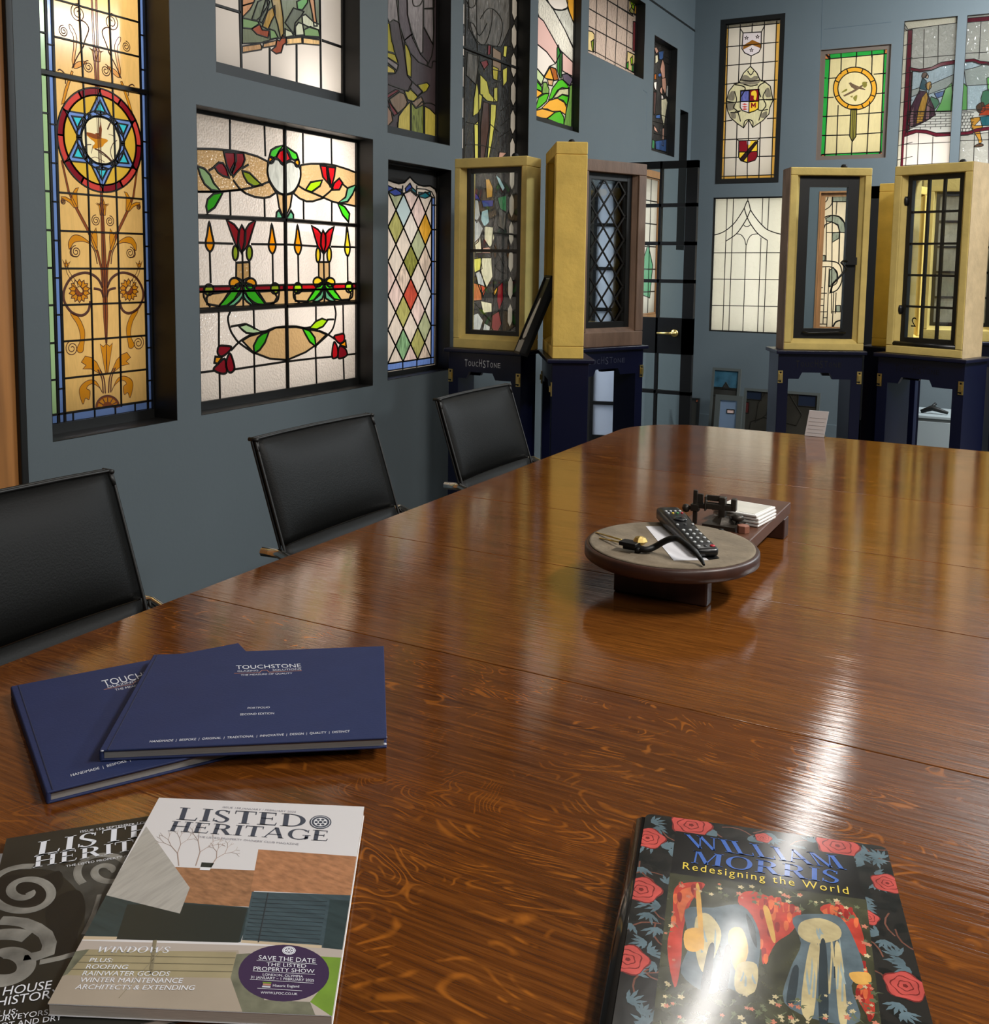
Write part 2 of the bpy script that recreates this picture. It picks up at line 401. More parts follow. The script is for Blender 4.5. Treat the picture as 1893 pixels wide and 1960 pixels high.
def panel(label, side, rect, depth, base, pieces=(), lines=(), lead=.007, lamps=(), frame=M_black, bead=.012, crop=None, bars=(), paint=(), leadmat=None, group=None, boxd=.13, boxmat=None, flush=0, autolead=True, name='stained_glass_panel', backlen=None, framelabel=None, botbead=0):
    """a leaded-glass panel set in a wall opening: reveal, bead, glass cut into colours, lead, bars, lamp box behind"""
    u0, v0, u1, v1 = rect
    plw = left_plane(XW) if side == 'L' else far_plane(YW)
    pl = left_plane(XW-depth) if side == 'L' else far_plane(YW+depth)
    (HOLES_L if side == 'L' else HOLES_F).append((u0-.002, v0-.002, u1+.002, v1+.002))
    t = thing(name, label, 'stained glass panel', plw.p3(((u0+u1)/2, v0)), 0, group)
    if crop: pl.crop(*crop)
    # reveal frame lining the opening
    mb = MB(); e = 0
    for (a, b, c, d) in ((u0-.002, v0-.002, u1+.002, v0), (u0-.002, v1, u1+.002, v1+.002), (u0-.002, v0, u0, v1), (u1, v0, u1+.002, v1)): pbox(mb, plw, a, b, c, d, -depth-.02, 0)
    if bead:
        for (a, b, c, d) in ((u0, v0, u1, v0+bead), (u0, v1-bead, u1, v1), (u0, v0+bead, u0+bead, v1-bead), (u1-bead, v0+bead, u1, v1-bead)): pbox(mb, pl, a, b, c, d, -.004, .01)
    if botbead: pbox(mb, pl, u0+bead, v0, u1-bead, v0+botbead, -.004, .012)
    if flush:
        for (a, b, c, d) in ((u0-flush, v0-flush, u1+flush, v0), (u0-flush, v1, u1+flush, v1+flush), (u0-flush, v0, u0, v1), (u1, v0, u1+flush, v1)): pbox(mb, plw, a, b, c, d, -.01, .004)
    fr = mb.build('frame', frame, t)
    if framelabel: fr['label'] = framelabel
    P, LN = [], []
    for p in pieces:
        m, pts = p[0], p[1]; fl = p[2] if len(p) > 2 else ''
        q = [Vector(x[:2]) for x in pts] if 'p' in fl else pl.zz(pts)
        if 's' in fl: q = sm(q)
        P.append((m, q))
        if autolead and 'n' not in fl: LN.append((q, lead, True))
    g = art('glass', pl, rectpts(u0+e, v0+e, u1-e, v1-e), base, P, t)
    def cv(L, w):
        for l in L:
            fl = l[1] if len(l) > 1 and isinstance(l[1], str) else ''; ww = l[2] if len(l) > 2 else w
            q = [Vector(x[:2]) for x in l[0]] if 'p' in fl else pl.zz(l[0])
            if 's' in fl: q = sm(q, closed='c' in fl)
            yield (q, ww, 'c' in fl)
    LN += list(cv(lines, lead))
    LN = clip_lines(LN, (u0, v0+max(bead, botbead)*.9, u1, v1))
    if LN: ribbons('lead', pl, LN, leadmat or M_lead, t, .003, .0003)
    for br_ in clip_lines(list(cv(bars, .014)), (u0, v0, u1, v1)): ribbons('saddle_bar', pl, [br_], M_lead, t, .008, .003)
    if paint: ribbons('painted_line', pl, clip_lines(list(cv(paint, .004)), (u0, v0, u1, v1)), M_paint, t, .0006, .0003)
    # lamp box
    mb = MB(); D = -boxd
    for (a, b, c, d) in ((u0, v0, u1, v0+.004), (u0, v1-.004, u1, v1), (u0, v0, u0+.004, v1), (u1-.004, v0, u1, v1)): pbox(mb, pl, a, b, c, d, D, -.006)
    pbox(mb, pl, u0, v0, u1, v1, D-.006, D)
    mb.build('lamp_box', boxmat or (M_white if lamps else M_black), t)
    for (fu, fv, su, sv, p, c) in lamps:
        q = (u0+(u1-u0)*fu, v0+(v1-v0)*fv)
        A = su*(u1-u0)*sv*(v1-v0)
        l = area('lamp', pl.p3(q, D+.004), pl.p3(q, 0), su*(u1-u0), sv*(v1-v0), p*math.pi*A, c)
        l.rotation_euler = Matrix((pl.U, -pl.V, -pl.N)).transposed().to_euler()
        l.name = 'lamp'
    return t, pl
def wrect(side, l, r, top, bot):
    """opening from photo pixels on the wall: l, r = (x, y) on the left and right edges; top/bot = (x, y) or metres"""
    pl = left_plane(XW) if side == 'L' else far_plane(YW)
    g = lambda t: t if isinstance(t, (int, float)) else pl.px(*t)[1]
    return (pl.px(*l)[0], g(bot), pl.px(*r)[0], g(top))
# ---------------------------------------------------------------- stained glass colours
def G(n, h, **k): return glassmat('glass_'+n, h, **k)
HAM = ('v', 120, .35)
gClear = G('hammered_clear', '#e9dfd6', tex=HAM); gTan = G('hammered_tan', '#c9a675', tex=('v', 90, .3)); gTanD = G('tan', '#b08c58', tex=('v', 110, .3))
gWht = G('plain_white', '#ece3da'); gMilk = G('milk_grey', '#c3c6bf', streak=.18)
gRed = G('red', '#b3131b'); gRedD = G('deep_red', '#7d1420'); gOrg = G('orange', '#e8920f'); gOlive = G('olive', '#7f9420'); gLime = G('lime', '#9ccb16')
gGrn = G('green', '#2f9a1d'); gGrnB = G('bright_green', '#3dbb1c'); gTeal = G('teal', '#5a9f78'); gSage = G('sage', '#86a874'); gPale = G('pale_green', '#a9c79a'); gYel = G('yellow', '#e5c52a')
gGold = G('pale_gold', '#e6bd74', streak=.06); gGoldB = G('gold', '#eabb52', streak=.06); gMint = G('mint', '#a9cf9a'); gCorn = G('cornflower', '#6f8fd0'); gCyan = G('cyan', '#3fc3d4'); gBuff = G('cream', '#efe6bd'); gMust = G('mustard', '#d8b23c')
gAmb = G('amber_stain', '#cf8a1c'); gBrn = G('brown_stain', '#8a4a24'); gRose = G('red_light', '#c8443c')
gSky = G('sky', '#b9ccd6', tex=('n', 60, .3)); gGreyW = G('grey_wave', '#a9aaa2', tex=('n', 22, .9)); gCobalt = G('cobalt', '#2c3f9c', streak=.2); gTealB = G('teal_blue', '#1f6f7c', streak=.2)
gOpal = G('opal', '#ddd0c2', streak=.12); gOpalB = G('opal_blue', '#b8cdd0'); gSwirl = G('opal_swirl', '#d2bfae', streak=.35)
M_pane = {}

# ---- tall golden window with star roundel (left wall)
r1 = wrect('L', (102, 838), (339, 806), 3.05, (102, 845))
pl1 = left_plane(XW-.115).crop(0, 0, 4.355)
z1 = pl1.z
def dn(L): return [(x, y+1829) for x, y in L]
ax = [z1(p) for p in ((785, 0), (812, 640), (850, 1600), (868, 2200), (886, 2850), (893, 3390))]
def axis_u(v):
    for a, b in zip(ax, ax[1:]):
        if v >= b[1]: return a[0]+(b[0]-a[0])*(v-a[1])/(b[1]-a[1])
    return ax[-1][0]
def mir(q): return [Vector((2*axis_u(p[1])-p[0], p[1])) for p in q]
P1 = []; L1 = []; PT = []
gl, gr = z1((360, 300)), z1((1190, 300))
uL = [z1((362, 0))[0], z1((395, 0))[0], z1((415, 0))[0]]
edge = lambda a, b: [z1(a), z1(b)]
# vertical border strips (inner edges as straight lines in the glass plane)
U0, V0, U1, V1 = r1
xa, xb, xc = z1((440, 3000))[0]+.018, 0, 0
bl = [z1((388+45, 1900))[0], z1((447, 1900))[0], z1((473, 1900))[0], z1((493, 1900))[0]]
br = [z1((1192, 1640))[0], z1((1203, 1640))[0], z1((1222, 1640))[0], z1((1233, 1640))[0]]
vb = [z1((560, 3584))[1], z1((700, 3500))[1], z1((700, 3480))[1]]
vbot = z1((880, 3395))[1]; vblu = z1((880, 3440))[1]
P1 += [('gMint', rectpts(U0, V0, bl[0], V1), 'pn'), ('gCorn', rectpts(bl[0], V0, bl[3], V1), 'pn'), ('gMint', rectpts(br[3], V0, U1, V1), 'pn'), ('gCorn', rectpts(br[0], V0, br[3], V1), 'pn'),
       ('gMint', rectpts(U0, V0, U1, vblu-.012), 'pn'), ('gCorn', rectpts(U0, vblu-.012, U1, vbot), 'pn')]
for x in (bl[0], bl[3], br[0], br[3]): L1.append(([(x, V0), (x, V1)], 'p', .009))
for x in ((bl[0]+bl[3])/2-.008, (bl[0]+bl[3])/2+.008, (br[0]+br[3])/2-.008, (br[0]+br[3])/2+.008): L1.append(([(x, V0), (x, V1)], 'p', .004))
L1 += [([(U0, vbot), (U1, vbot)], 'p', .008), ([(U0, vblu-.012), (U1, vblu-.012)], 'p', .008)]
for y in (275, 945, 1270, 1595, 1920, 2234, 2544, 2859, 3164): 
    v = z1((360+y*.035, y))[1]; L1.append(([(U0, v), (bl[0], v)], 'p', .007))
    L1.append(([(bl[0], v-.03), (bl[3], v-.03)], 'p', .006))
for y in (205, 490, 1085, 1385, 1670, 1954, 2240, 2518, 2800, 3075):
    v = z1((1240, y))[1]; L1.append(([(br[3], v), (U1, v)], 'p', .007)); L1.append(([(br[0], v-.04), (br[3], v-.04)], 'p', .006))
for k in range(5):
    u = bl[0]+(br[3]-bl[0])*(k+.3)/4.6; L1.append(([(u, V0), (u, vblu-.012)], 'p', .007)); L1.append(([(u+.03, vblu-.012), (u+.03, vbot)], 'p', .006))
for a, b in (((420, 295), (1155, 475)), ((485, 1605), (1200, 1660)), ((496, 1920), (1205, 1955)), ((500, 2239), (1205, 2239)), ((515, 2544), (1220, 2519)), ((525, 2849), (1225, 2794)), ((540, 3154), (1225, 3079)), ((405, -20), (1140, 180))):
    v = (z1(a)[1]+z1(b)[1])/2; L1.append(([(bl[3], v), (br[0], v)], 'p', .007))
dv = .165; v0 = z1((405, -20))[1]
for k in range(1, 9): L1.append(([(U0, v0+dv*k), (U1, v0+dv*k)], 'p', .007))
L1.append(([(655, 0), (690, 640), (735, 1600), (747, 2000), (770, 2829), (780, 3409)], '', .007)); L1.append(([(905, 0), (935, 680), (970, 1640), (982, 2000), (1000, 2820), (1010, 3390)], '', .007))
for x in ((655, 0), (905, 0)): L1.append(([z1(x), z1(x)+Vector((0, 1))], 'p', .007))
cu = (bl[3]+br[0])/2; cvv = z1((818, 1168))[1]; RO = (br[0]-bl[3])/2*.985
c0 = (cu, cvv)
def pol(r, a): return Vector((cu+r*math.cos(R(a)), cvv+r*math.sin(R(a))))
def both(m, pts, fl='s', w=.0022, out=True):
    q = pl1.zz(pts); q = sm(q) if 's' in fl else q
    for s in (q, mir(q)):
        P1.append((m, s, 'pn'))
        if out: PT.append((s, 'pc', w))
def bline(pts, w=.004, s=True):
    q = pl1.zz(pts); q = sm(q, closed=False) if s else q
    for k in (q, mir(q)): PT.append((k, 'p', w))
def spiral(c, r, turns=2.2, a0=90, w=.003):
    cc = z1(c); rr = (z1((c[0]+r, c[1]))-cc).length
    q = [Vector((cc[0]+rr*(1-t/40*.85)*math.cos(R(a0)+turns*6.283*t/40), cc[1]+rr*(1-t/40*.85)*math.sin(R(a0)+turns*6.283*t/40))) for t in range(40)]
    for k in (q, mir(q)): PT.append((k, 'p', w))
both('gBrn', [(508, 1340), (520, 1335), (580, 1600), (650, 1740), (740, 1910), (778, 2000), (820, 2100), (850, 2230), (878, 2430), (878, 2530), (862, 2530), (838, 2235), (805, 2110), (720, 1915), (630, 1745), (565, 1600)], '')
both('gAmb', [(510, 1640), (545, 1640), (590, 1665), (610, 1600), (630, 1570), (655, 1565), (640, 1600), (645, 1680), (650, 1730), (615, 1730), (580, 1690), (540, 1665), (515, 1695)], '')
both('gAmb', [(615, 560), (625, 470), (640, 320), (600, 220), (575, 205), (585, 250), (610, 300), (612, 400), (600, 500)]); both('gAmb', [(510, 870), (535, 860), (560, 760), (610, 600), (595, 590), (540, 740)], '')
both('gAmb', [(610, 560), (640, 520), (690, 510), (720, 520), (690, 545), (640, 570)])
bline([(600, 570), (640, 480), (700, 380)]); bline([(545, 700), (540, 620), (500, 580), (480, 590)]); bline([(650, 170), (700, 180), (740, 240), (710, 330), (690, 400)])
for c, r in (((530, 260), 40), ((650, 110), 62), ((737, 558), 42), ((800, 1838), 38), ((633, 2099), 44), ((600, 2904), 55), ((528, 1680), 22)): spiral(c, r)
for y in (400, 1680, -280):
    q = [(755-790, 10), (785-790, 30), (800-790, 90), (808-790, 115), (830-790, 115), (835-790, 40), (860-790, 25), (830-790, 30), (812-790, -20), (795-790, 25)]
    both('gAmb', [(x+793+(y-400)*.035, y+d) for x, d in q], '')
both('gBrn', [(781, -600), (791, -600), (870, 2240), (882, 2680), (890, 2860), (880, 2860), (862, 2640), (850, 2240)], '')
both('gAmb', [(755, 1920), (770, 1950), (800, 1900), (810, 1975), (810, 2090), (790, 2080), (765, 2020)], '')
both('gAmb', [(570, 2020), (605, 1965), (660, 1962), (720, 1998), (748, 2030), (690, 2012), (620, 2020), (592, 2060), (575, 2075)]); bline([(745, 2020), (790, 2100), (810, 2200)])
bline([(592, 2060), (585, 2110), (605, 2135), (640, 2140)])
bline([(855, 2400), (820, 2330), (760, 2285), (690, 2275), (600, 2310), (545, 2390), (528, 2470), (548, 2540), (600, 2605), (680, 2630), (735, 2590), (752, 2510)], .009); bline([(862, 2480), (840, 2420), (780, 2405)], .008)
fl = []
for k in range(28): fl.append((662+(88 if k % 2 else 68)*math.cos(k*2*math.pi/28), 2425+(98 if k % 2 else 76)*math.sin(k*2*math.pi/28)))
both('gAmb', fl, '', .003); both('gBrn', [(662+38*math.cos(k*.5236), 2430+40*math.sin(k*.5236)) for k in range(12)], ''); both('gGold', [(670, 2440), (620, 2370), (560, 2280), (545, 2200), (560, 2200), (580, 2270), (640, 2350), (690, 2420)])
for k in range(10): bline([(662+30*math.cos(k*.63), 2425+32*math.sin(k*.63)), (662+72*math.cos(k*.63), 2425+80*math.sin(k*.63))], .003, False)
both('gAmb', [(520, 2165), (540, 2200), (548, 2165), (562, 2200), (585, 2180), (565, 2225), (540, 2222)], '')
both('gAmb', [(590, 2609), (650, 2640), (690, 2710), (707, 2780), (697, 2890), (690, 2930), (660, 2940), (640, 2909), (668, 2840), (664, 2770), (640, 2700), (600, 2640)])
both('gAmb', [(835, 2868), (860, 2890), (886, 2865), (886, 3109), (878, 3109)], ''); both('gAmb', [(677, 3019), (710, 2968), (760, 2980), (805, 3019), (855, 3119), (820, 3109), (760, 3075), (690, 3075), (717, 3045)], '')
both('gAmb', [(690, 3369), (660, 3269), (680, 3209), (740, 3169), (800, 3179), (850, 3269), (832, 3235), (780, 3200), (740, 3210), (722, 3240), (750, 3260), (742, 3330), (712, 3319)], 's')
for x in (860, 878): bline([(x, 3280), (x-10, 3160), (x-45, 3080)], .005)
P1.append(('gBrn', [z1(p) for p in ell((897, 3395), 98, 98, 24, 180, 360)], 'pn')); P1.append(('gAmb', [z1(p) for p in ell((897, 3395), 82, 82, 24, 180, 360)], 'pn')); P1.append(('gBrn', [z1(p) for p in ell((897, 3395), 45, 45, 16, 180, 360)], 'pn'))
for k in range(7): PT.append(([z1((897+45*math.cos(R(180+30*k)), 3395+45*math.sin(R(180+30*k)))), z1((897+82*math.cos(R(180+30*k)), 3395+82*math.sin(R(180+30*k))))], 'p', .004))
PT.append(([z1(p) for p in ell((897, 3395), 98, 98, 24, 180, 360)], 'p', .005))
for k in range(12):
    P1.append(('gRedD' if k % 2 else 'gRose', [pol(RO, a) for a in range(30*k, 30*k+31, 6)]+[pol(RO*.86, a) for a in range(30*k+30, 30*k-1, -6)], 'p'))
P1.append(('gMust', ell(c0, RO*.86, RO*.86, 48), 'p'))
for k in range(6):
    a = 90+60*k; tip = pol(RO*.93, a)
    P1.append(('gCorn', [tip, pol(RO*.52, a-33), pol(RO*.45, a), pol(RO*.52, a+33)], 'p'))
    P1.append(('gCyan', [pol(RO*.76, a), pol(RO*.55, a-15), pol(RO*.50, a), pol(RO*.55, a+15)], 'p'))
for k in range(8): P1.append(('gCorn', [pol(RO*.56, a) for a in range(45*k, 45*k+46, 9)]+[pol(RO*.47, a) for a in range(45*k+45, 45*k-1, -9)], 'p'))
P1.append(('gBuff', ell(c0, RO*.46, RO*.46, 36), 'p'))
# bird painting
P1 += [('gBrn', [(795, 1110), (820, 1110), (840, 1015), (850, 1080), (845, 1150), (800, 1130)], 'n'), ('gAmb', [(705, 1100), (800, 1120), (850, 1150), (885, 1160), (900, 1175), (870, 1200), (850, 1225), (790, 1240), (770, 1225), (790, 1190), (745, 1150)], 'ns'), ('gBrn', [(705, 1100), (800, 1118), (850, 1155), (800, 1160), (745, 1140)], 'n')]
PT += [([(790, 1240), (860, 1275), (960, 1370)], 's', .005), ([(820, 1265), (900, 1320), (950, 1385)], 's', .003), ([(690, 1250), (720, 1210), (760, 1205)], 's', .003), ([(760, 1280), (775, 1210)], '', .002), ([(950, 1350), (920, 1270), (940, 1200), (975, 1170)], 's', .003), ([(970, 1340), (985, 1280), (1000, 1240)], 's', .003), ([(895, 1080), (925, 1010)], '', .005), ([(760, 1320), (800, 1310), (870, 1350)], 's', .002), ([(905, 1120), (940, 1130), (950, 1150)], 's', .002)]
N2M = lambda L: [((globals()[p[0]],)+tuple(p[1:])) for p in L]
vbar = (z1((340, 597))[1]+z1((1260, 785))[1])/2
panel('tall golden stained glass window with a red and blue star roundel of a flying bird', 'L', r1, .115, gGold, N2M(P1), L1, .006, [(.5, .3, .75, .5, 1.0, NEUT), (.5, .78, .7, .4, 1.9, NEUT), (.62, .66, .08, .5, 16, NEUT)], crop=(0, 0, 4.355), bars=[([(U0, vbar), (U1, vbar)], 'p', .02), ([(U0, vbar+.62), (U1, vbar+.62)], 'p', .02)], paint=PT, bead=.004, botbead=.03)

# ---- big clear window with tulips and irises
r2 = wrect('L', (381, 500), (713.5, 500), (713, 267), (386, 794))
D5 = 1535
def d5(L): return [(x, y+D5) for x, y in L]
P2 = [('gTan', [(70, 485), (250, 488), (410, 500), (560, 525), (680, 560), (780, 610), (775, 700), (790, 800), (860, 915), (800, 955), (740, 968), (650, 955), (560, 920), (520, 885), (420, 895), (300, 905), (70, 905)]),
 ('gTan', [(1100, 645), (1200, 632), (1330, 632), (1430, 645), (1560, 685), (1670, 730), (1670, 1055), (1560, 1030), (1420, 1005), (1330, 965), (1300, 975), (1220, 1000), (1160, 1000), (1090, 970), (1030, 920), (1080, 840), (1100, 760)]),
 ('gMilk', [(785, 640), (830, 595), (880, 590), (925, 640), (1000, 610), (1060, 640), (1095, 680), (1100, 760), (1070, 850), (1020, 910), (935, 932), (860, 890), (800, 800), (775, 720)], 's'),
 ('gRed', [(862, 565), (890, 510), (935, 488), (970, 510), (1005, 590), (965, 612), (935, 637), (900, 605)]), ('gGrnB', [(795, 560), (810, 500), (860, 470), (930, 450), (885, 520), (860, 570), (820, 575)]), ('gGrnB', [(950, 455), (1000, 490), (1060, 530), (1080, 590), (1040, 598), (1010, 580), (985, 520)]),
 ('gOrg', ell((812, 595), 27, 32, 14)), ('gOrg', ell((1066, 625), 22, 36, 14)),
 ('gTan', [(868, 915), (930, 935), (930, 1150), (890, 1060)]), ('gTan', [(955, 935), (1018, 925), (1000, 1050), (955, 1150)]), ('gTeal', [(860, 1165), (865, 1110), (890, 1085), (928, 1165)]), ('gTeal', [(960, 1172), (1005, 1090), (1030, 1130), (1030, 1182)]),
 ('gRedD', [(348, 515), (455, 520), (460, 600), (440, 680), (415, 735), (375, 640)]), ('gRedD', [(462, 522), (540, 525), (555, 590), (530, 660), (470, 720), (440, 760), (425, 720), (470, 600)]), ('gRedD', [(255, 660), (300, 620), (340, 625), (375, 680), (400, 768), (340, 750), (290, 715)]), ('gOrg', [(452, 625), (460, 660), (425, 730), (418, 690)]),
 ('gRed', [(1293, 648), (1355, 655), (1360, 740), (1382, 840), (1318, 760)]), ('gRed', [(1365, 660), (1442, 668), (1430, 760), (1400, 860), (1380, 760)]), ('gRed', [(1405, 888), (1430, 820), (1480, 775), (1512, 820), (1480, 885)]), ('gOrg', [(1365, 745), (1392, 800), (1387, 855), (1365, 790)]),
 ('gSage', [(92, 655), (160, 680), (215, 740), (250, 820), (315, 898), (230, 890), (160, 830), (120, 750)]), ('gGrn', [(340, 912), (300, 990), (260, 1060), (188, 1112), (175, 1050), (190, 980), (250, 925)]), ('gOlive', [(528, 700), (600, 720), (650, 770), (728, 845), (640, 852), (580, 815), (545, 755)]),
 ('gLime', [(1148, 887), (1200, 812), (1312, 793), (1290, 850), (1210, 908)]), ('gTeal', [(1468, 1012), (1540, 960), (1560, 870), (1645, 838), (1610, 930), (1560, 1003)]), ('gGrnB', [(1462, 1018), (1530, 1050), (1580, 1120), (1570, 1202), (1510, 1130)])]
for (x, y, w, t) in ((210, 1380, 40, 1), (822, 1400, 35, 1), (1074, 1410, 33, 1), (1558, 1425, 26, 1)):
    P2.append(('gOrg' if x < 1500 else 'gYel', [(x-5, y-175), (x+w*.55, y-60), (x+w, y+30), (x+w*.75, y+80), (x+4, y+112), (x-w*.75, y+75), (x-w, y+20), (x-w*.6, y-60)], 's'))
P2 += [('gRedD', [(372, 1178), (450, 1225), (500, 1290), (490, 1400), (522, 1505), (470, 1440), (428, 1330)]), ('gRedD', [(662, 1183), (595, 1225), (555, 1290), (550, 1400), (524, 1505), (587, 1430), (622, 1310)]), ('gRedD', [(525, 1235), (562, 1300), (557, 1420), (521, 1500), (484, 1420), (493, 1300)]),
 ('gRed', [(1207, 1238), (1270, 1275), (1305, 1320), (1298, 1420), (1327, 1520), (1268, 1440), (1240, 1350)]), ('gRed', [(1427, 1248), (1375, 1280), (1343, 1320), (1345, 1420), (1328, 1520), (1387, 1430), (1407, 1330)]), ('gRed', [(1320, 1282), (1347, 1340), (1345, 1430), (1325, 1505), (1295, 1430), (1300, 1340)])]
for x, y, m in ((462, 1505, 'gOlive'), (598, 1505, 'gOlive'), (1271, 1525, 'gYel'), (1380, 1522, 'gYel')): P2.append((m, ell((x, y), 28 if x < 700 else 21, 72, 16)))
P2 += [('gTanD', [(470, 1600), (600, 1595), (602, 1745), (535, 1775), (468, 1745)]), ('gTan', [(1277, 1595), (1380, 1595), (1382, 1740), (1330, 1775), (1277, 1740)])]
red = lambda x0, x1, m: (m, [(x0, D5+300-(x0-110)*.0194), (x1, D5+300-(x1-110)*.0194), (x1, D5+350-(x1-110)*.0194), (x0, D5+350-(x0-110)*.0194)])
P2 += [('gTan', d5([(60, 352), (1690, 318), (1690, 435), (950, 475), (60, 520)])), red(60, 935, 'gRedD'), red(968, 1690, 'gRed'), ('gRedD', red(1600, 1690, 'x')[1])]
for x, y, r, m in ((455, 268, 52, 'gAmb'), (612, 272, 52, 'gAmb'), (1268, 255, 44, 'gYel'), (1393, 258, 42, 'gYel')): P2.append((m, ell((x, y+D5), r, r*1.05, 18)))
for x, y, rx, m in ((203, 330, 46, 'gOlive'), (850, 318, 42, 'gOlive'), (1073, 315, 40, 'gLime'), (1575, 305, 36, 'gLime')): P2.append((m, ell((x, y+D5), rx, 52, 18)))
P2 += [('gTan', d5([(185, 470), (180, 410), (205, 372), (260, 365), (420, 350), (300, 490)])), ('gTan', d5([(690, 352), (830, 340), (870, 400), (840, 460), (760, 465)])), ('gTan', d5([(1050, 440), (1045, 380), (1075, 345), (1225, 345), (1165, 445)])), ('gTan', d5([(1430, 330), (1560, 320), (1595, 370), (1575, 425), (1500, 432)]))]
P2 += [('gGrn', d5([(530, 250), (470, 280), (400, 350), (350, 430), (295, 492), (380, 487), (450, 430), (510, 330)])), ('gGrn', d5([(542, 255), (620, 280), (680, 370), (755, 472), (640, 472), (580, 400), (545, 320)])), ('gTeal', d5([(535, 330), (500, 380), (440, 440), (385, 490), (450, 487), (500, 442), (535, 392)])), ('gTeal', d5([(541, 340), (580, 400), (640, 452), (695, 475), (620, 480), (570, 442), (541, 400)])),
 ('gGrnB', d5([(1325, 248), (1270, 280), (1220, 360), (1165, 447), (1230, 432), (1290, 360), (1325, 290)])), ('gGrnB', d5([(1338, 248), (1400, 275), (1440, 350), (1505, 432), (1430, 422), (1370, 350), (1340, 300)])), ('gTeal', d5([(1325, 320), (1290, 380), (1220, 442), (1270, 447), (1310, 422), (1325, 380)])), ('gTeal', d5([(1338, 320), (1380, 380), (1440, 442), (1390, 442), (1345, 412)])),
 ('gTan', d5([(530, 830), (600, 785), (720, 750), (800, 730), (860, 700), (950, 698), (1060, 695), (1140, 712), (1190, 720), (1280, 735), (1350, 770), (1250, 872), (1150, 942), (970, 1018), (800, 1005), (640, 945)])),
 ('gPale', d5([(498, 690), (570, 667), (620, 690), (715, 742), (640, 762), (570, 752), (530, 722)])), ('gGrn', d5([(790, 742), (750, 850), (700, 920), (648, 955), (640, 880), (680, 800), (730, 760)])), ('gLime', d5([(1188, 706), (1250, 640), (1310, 613), (1365, 630), (1320, 690), (1260, 717)])), ('gGrnB', d5([(1117, 708), (1190, 730), (1240, 800), (1250, 885), (1190, 840), (1150, 770)])),
 ('gRedD', d5([(300, 885), (360, 878), (422, 890), (400, 935), (330, 985), (288, 950)]), 's'), ('gRedD', d5([(410, 955), (440, 1030), (452, 1110), (410, 1142), (372, 1090), (378, 1010)]), 's'), ('gRedD', d5([(248, 1112), (290, 1060), (355, 1005), (370, 1060), (375, 1142), (320, 1150)]), 's'), ('gAmb', d5([(265, 985), (332, 990), (290, 1055), (255, 1045)])),
 ('gRed', d5([(1428, 790), (1480, 768), (1524, 765), (1525, 830), (1480, 855)]), 's'), ('gRed', d5([(1430, 840), (1462, 900), (1460, 985), (1412, 998), (1410, 920)]), 's'), ('gRedD', d5([(1480, 888), (1532, 900), (1557, 962), (1520, 995), (1468, 995)]), 's'), ('gOrg', d5([(1540, 828), (1548, 892), (1488, 870)]))]
L2 = [([(408, 200), (410, 495)],), ([(745, 250), (755, 560)],), ([(1122, 330), (1125, 630)],), ([(1400, 380), (1405, 640)],), ([(408, 900), (415, 1160)],), ([(745, 968), (750, 1170)],), ([(1128, 995), (1130, 1195)],), ([(1405, 1000), (1405, 1210)],),
 ([(440, 790), (500, 870), (560, 920)], 's'), ([(60, 905), (300, 905), (420, 895), (520, 885), (640, 860), (720, 835), (800, 805)], 's'), ([(1085, 850), (1150, 890), (1250, 930), (1330, 965)], 's'), ([(1300, 975), (1370, 920), (1420, 870)], 's'), ([(250, 670), (200, 700)],), ([(1512, 830), (1560, 870)],), ([(525, 680), (590, 640)],),
 ([(60, 1403), (440, 1415)],), ([(615, 1418), (935, 1422)],), ([(968, 1422), (1262, 1440)],), ([(1395, 1443), (1690, 1452)],), ([(210, 1490), (220, 1800)],), ([(825, 1510), (830, 1800)],), ([(1075, 1515), (1080, 1800)],), ([(1558, 1520), (1562, 1790)],), ([(530, 1500), (535, 1790)],), ([(1325, 1515), (1330, 1780)],), ([(535, 1800), (540, 2030)],), ([(1331, 1800), (1333, 2000)],),
 (d5([(215, 495), (172, 440), (150, 380), (158, 310)]), 's'), (d5([(800, 465), (870, 440), (888, 380), (892, 330)]), 's'), (d5([(1090, 455), (1040, 420), (1030, 370), (1034, 320)]), 's'), (d5([(1560, 433), (1605, 400), (1612, 330)]), 's'),
 (d5([(300, 550), (300, 885)]),), (d5([(305, 1140), (312, 1420)]),), (d5([(640, 530), (645, 720)]),), (d5([(645, 950), (652, 1350)]),), (d5([(1250, 490), (1250, 640)]),), (d5([(1245, 880), (1256, 1250)]),), (d5([(1515, 480), (1520, 770)]),), (d5([(1518, 990), (1526, 1210)]),),
 (d5([(415, 540), (390, 600), (395, 660), (415, 730), (450, 790), (500, 850), (640, 950)]), 's'), (d5([(1430, 480), (1445, 560), (1435, 640), (1420, 700), (1380, 760), (1250, 880)]), 's'),
 (d5([(415, 692), (480, 680), (560, 665)]), 's'), (d5([(710, 740), (760, 735), (840, 705), (950, 690), (1060, 690), (1140, 705), (1200, 695)]), 's'), (d5([(1360, 622), (1425, 620)]),), (d5([(420, 925), (490, 850), (560, 800), (640, 760)]), 's'), (d5([(1280, 730), (1370, 770), (1435, 812)]), 's'),
 (d5([(60, 1148), (250, 1125)]),), (d5([(440, 1112), (650, 1080), (950, 1035), (1250, 1000), (1415, 985)]),), (d5([(1550, 968), (1690, 952)]),)]
B2 = [([(933, 200), (945, 1600), (968, 2980)], '', .016), ([(60, 1143), (935, 1182), (1690, 1240)], '', .018), (d5([(60, 545), (950, 490), (1690, 452)]), '', .018)]
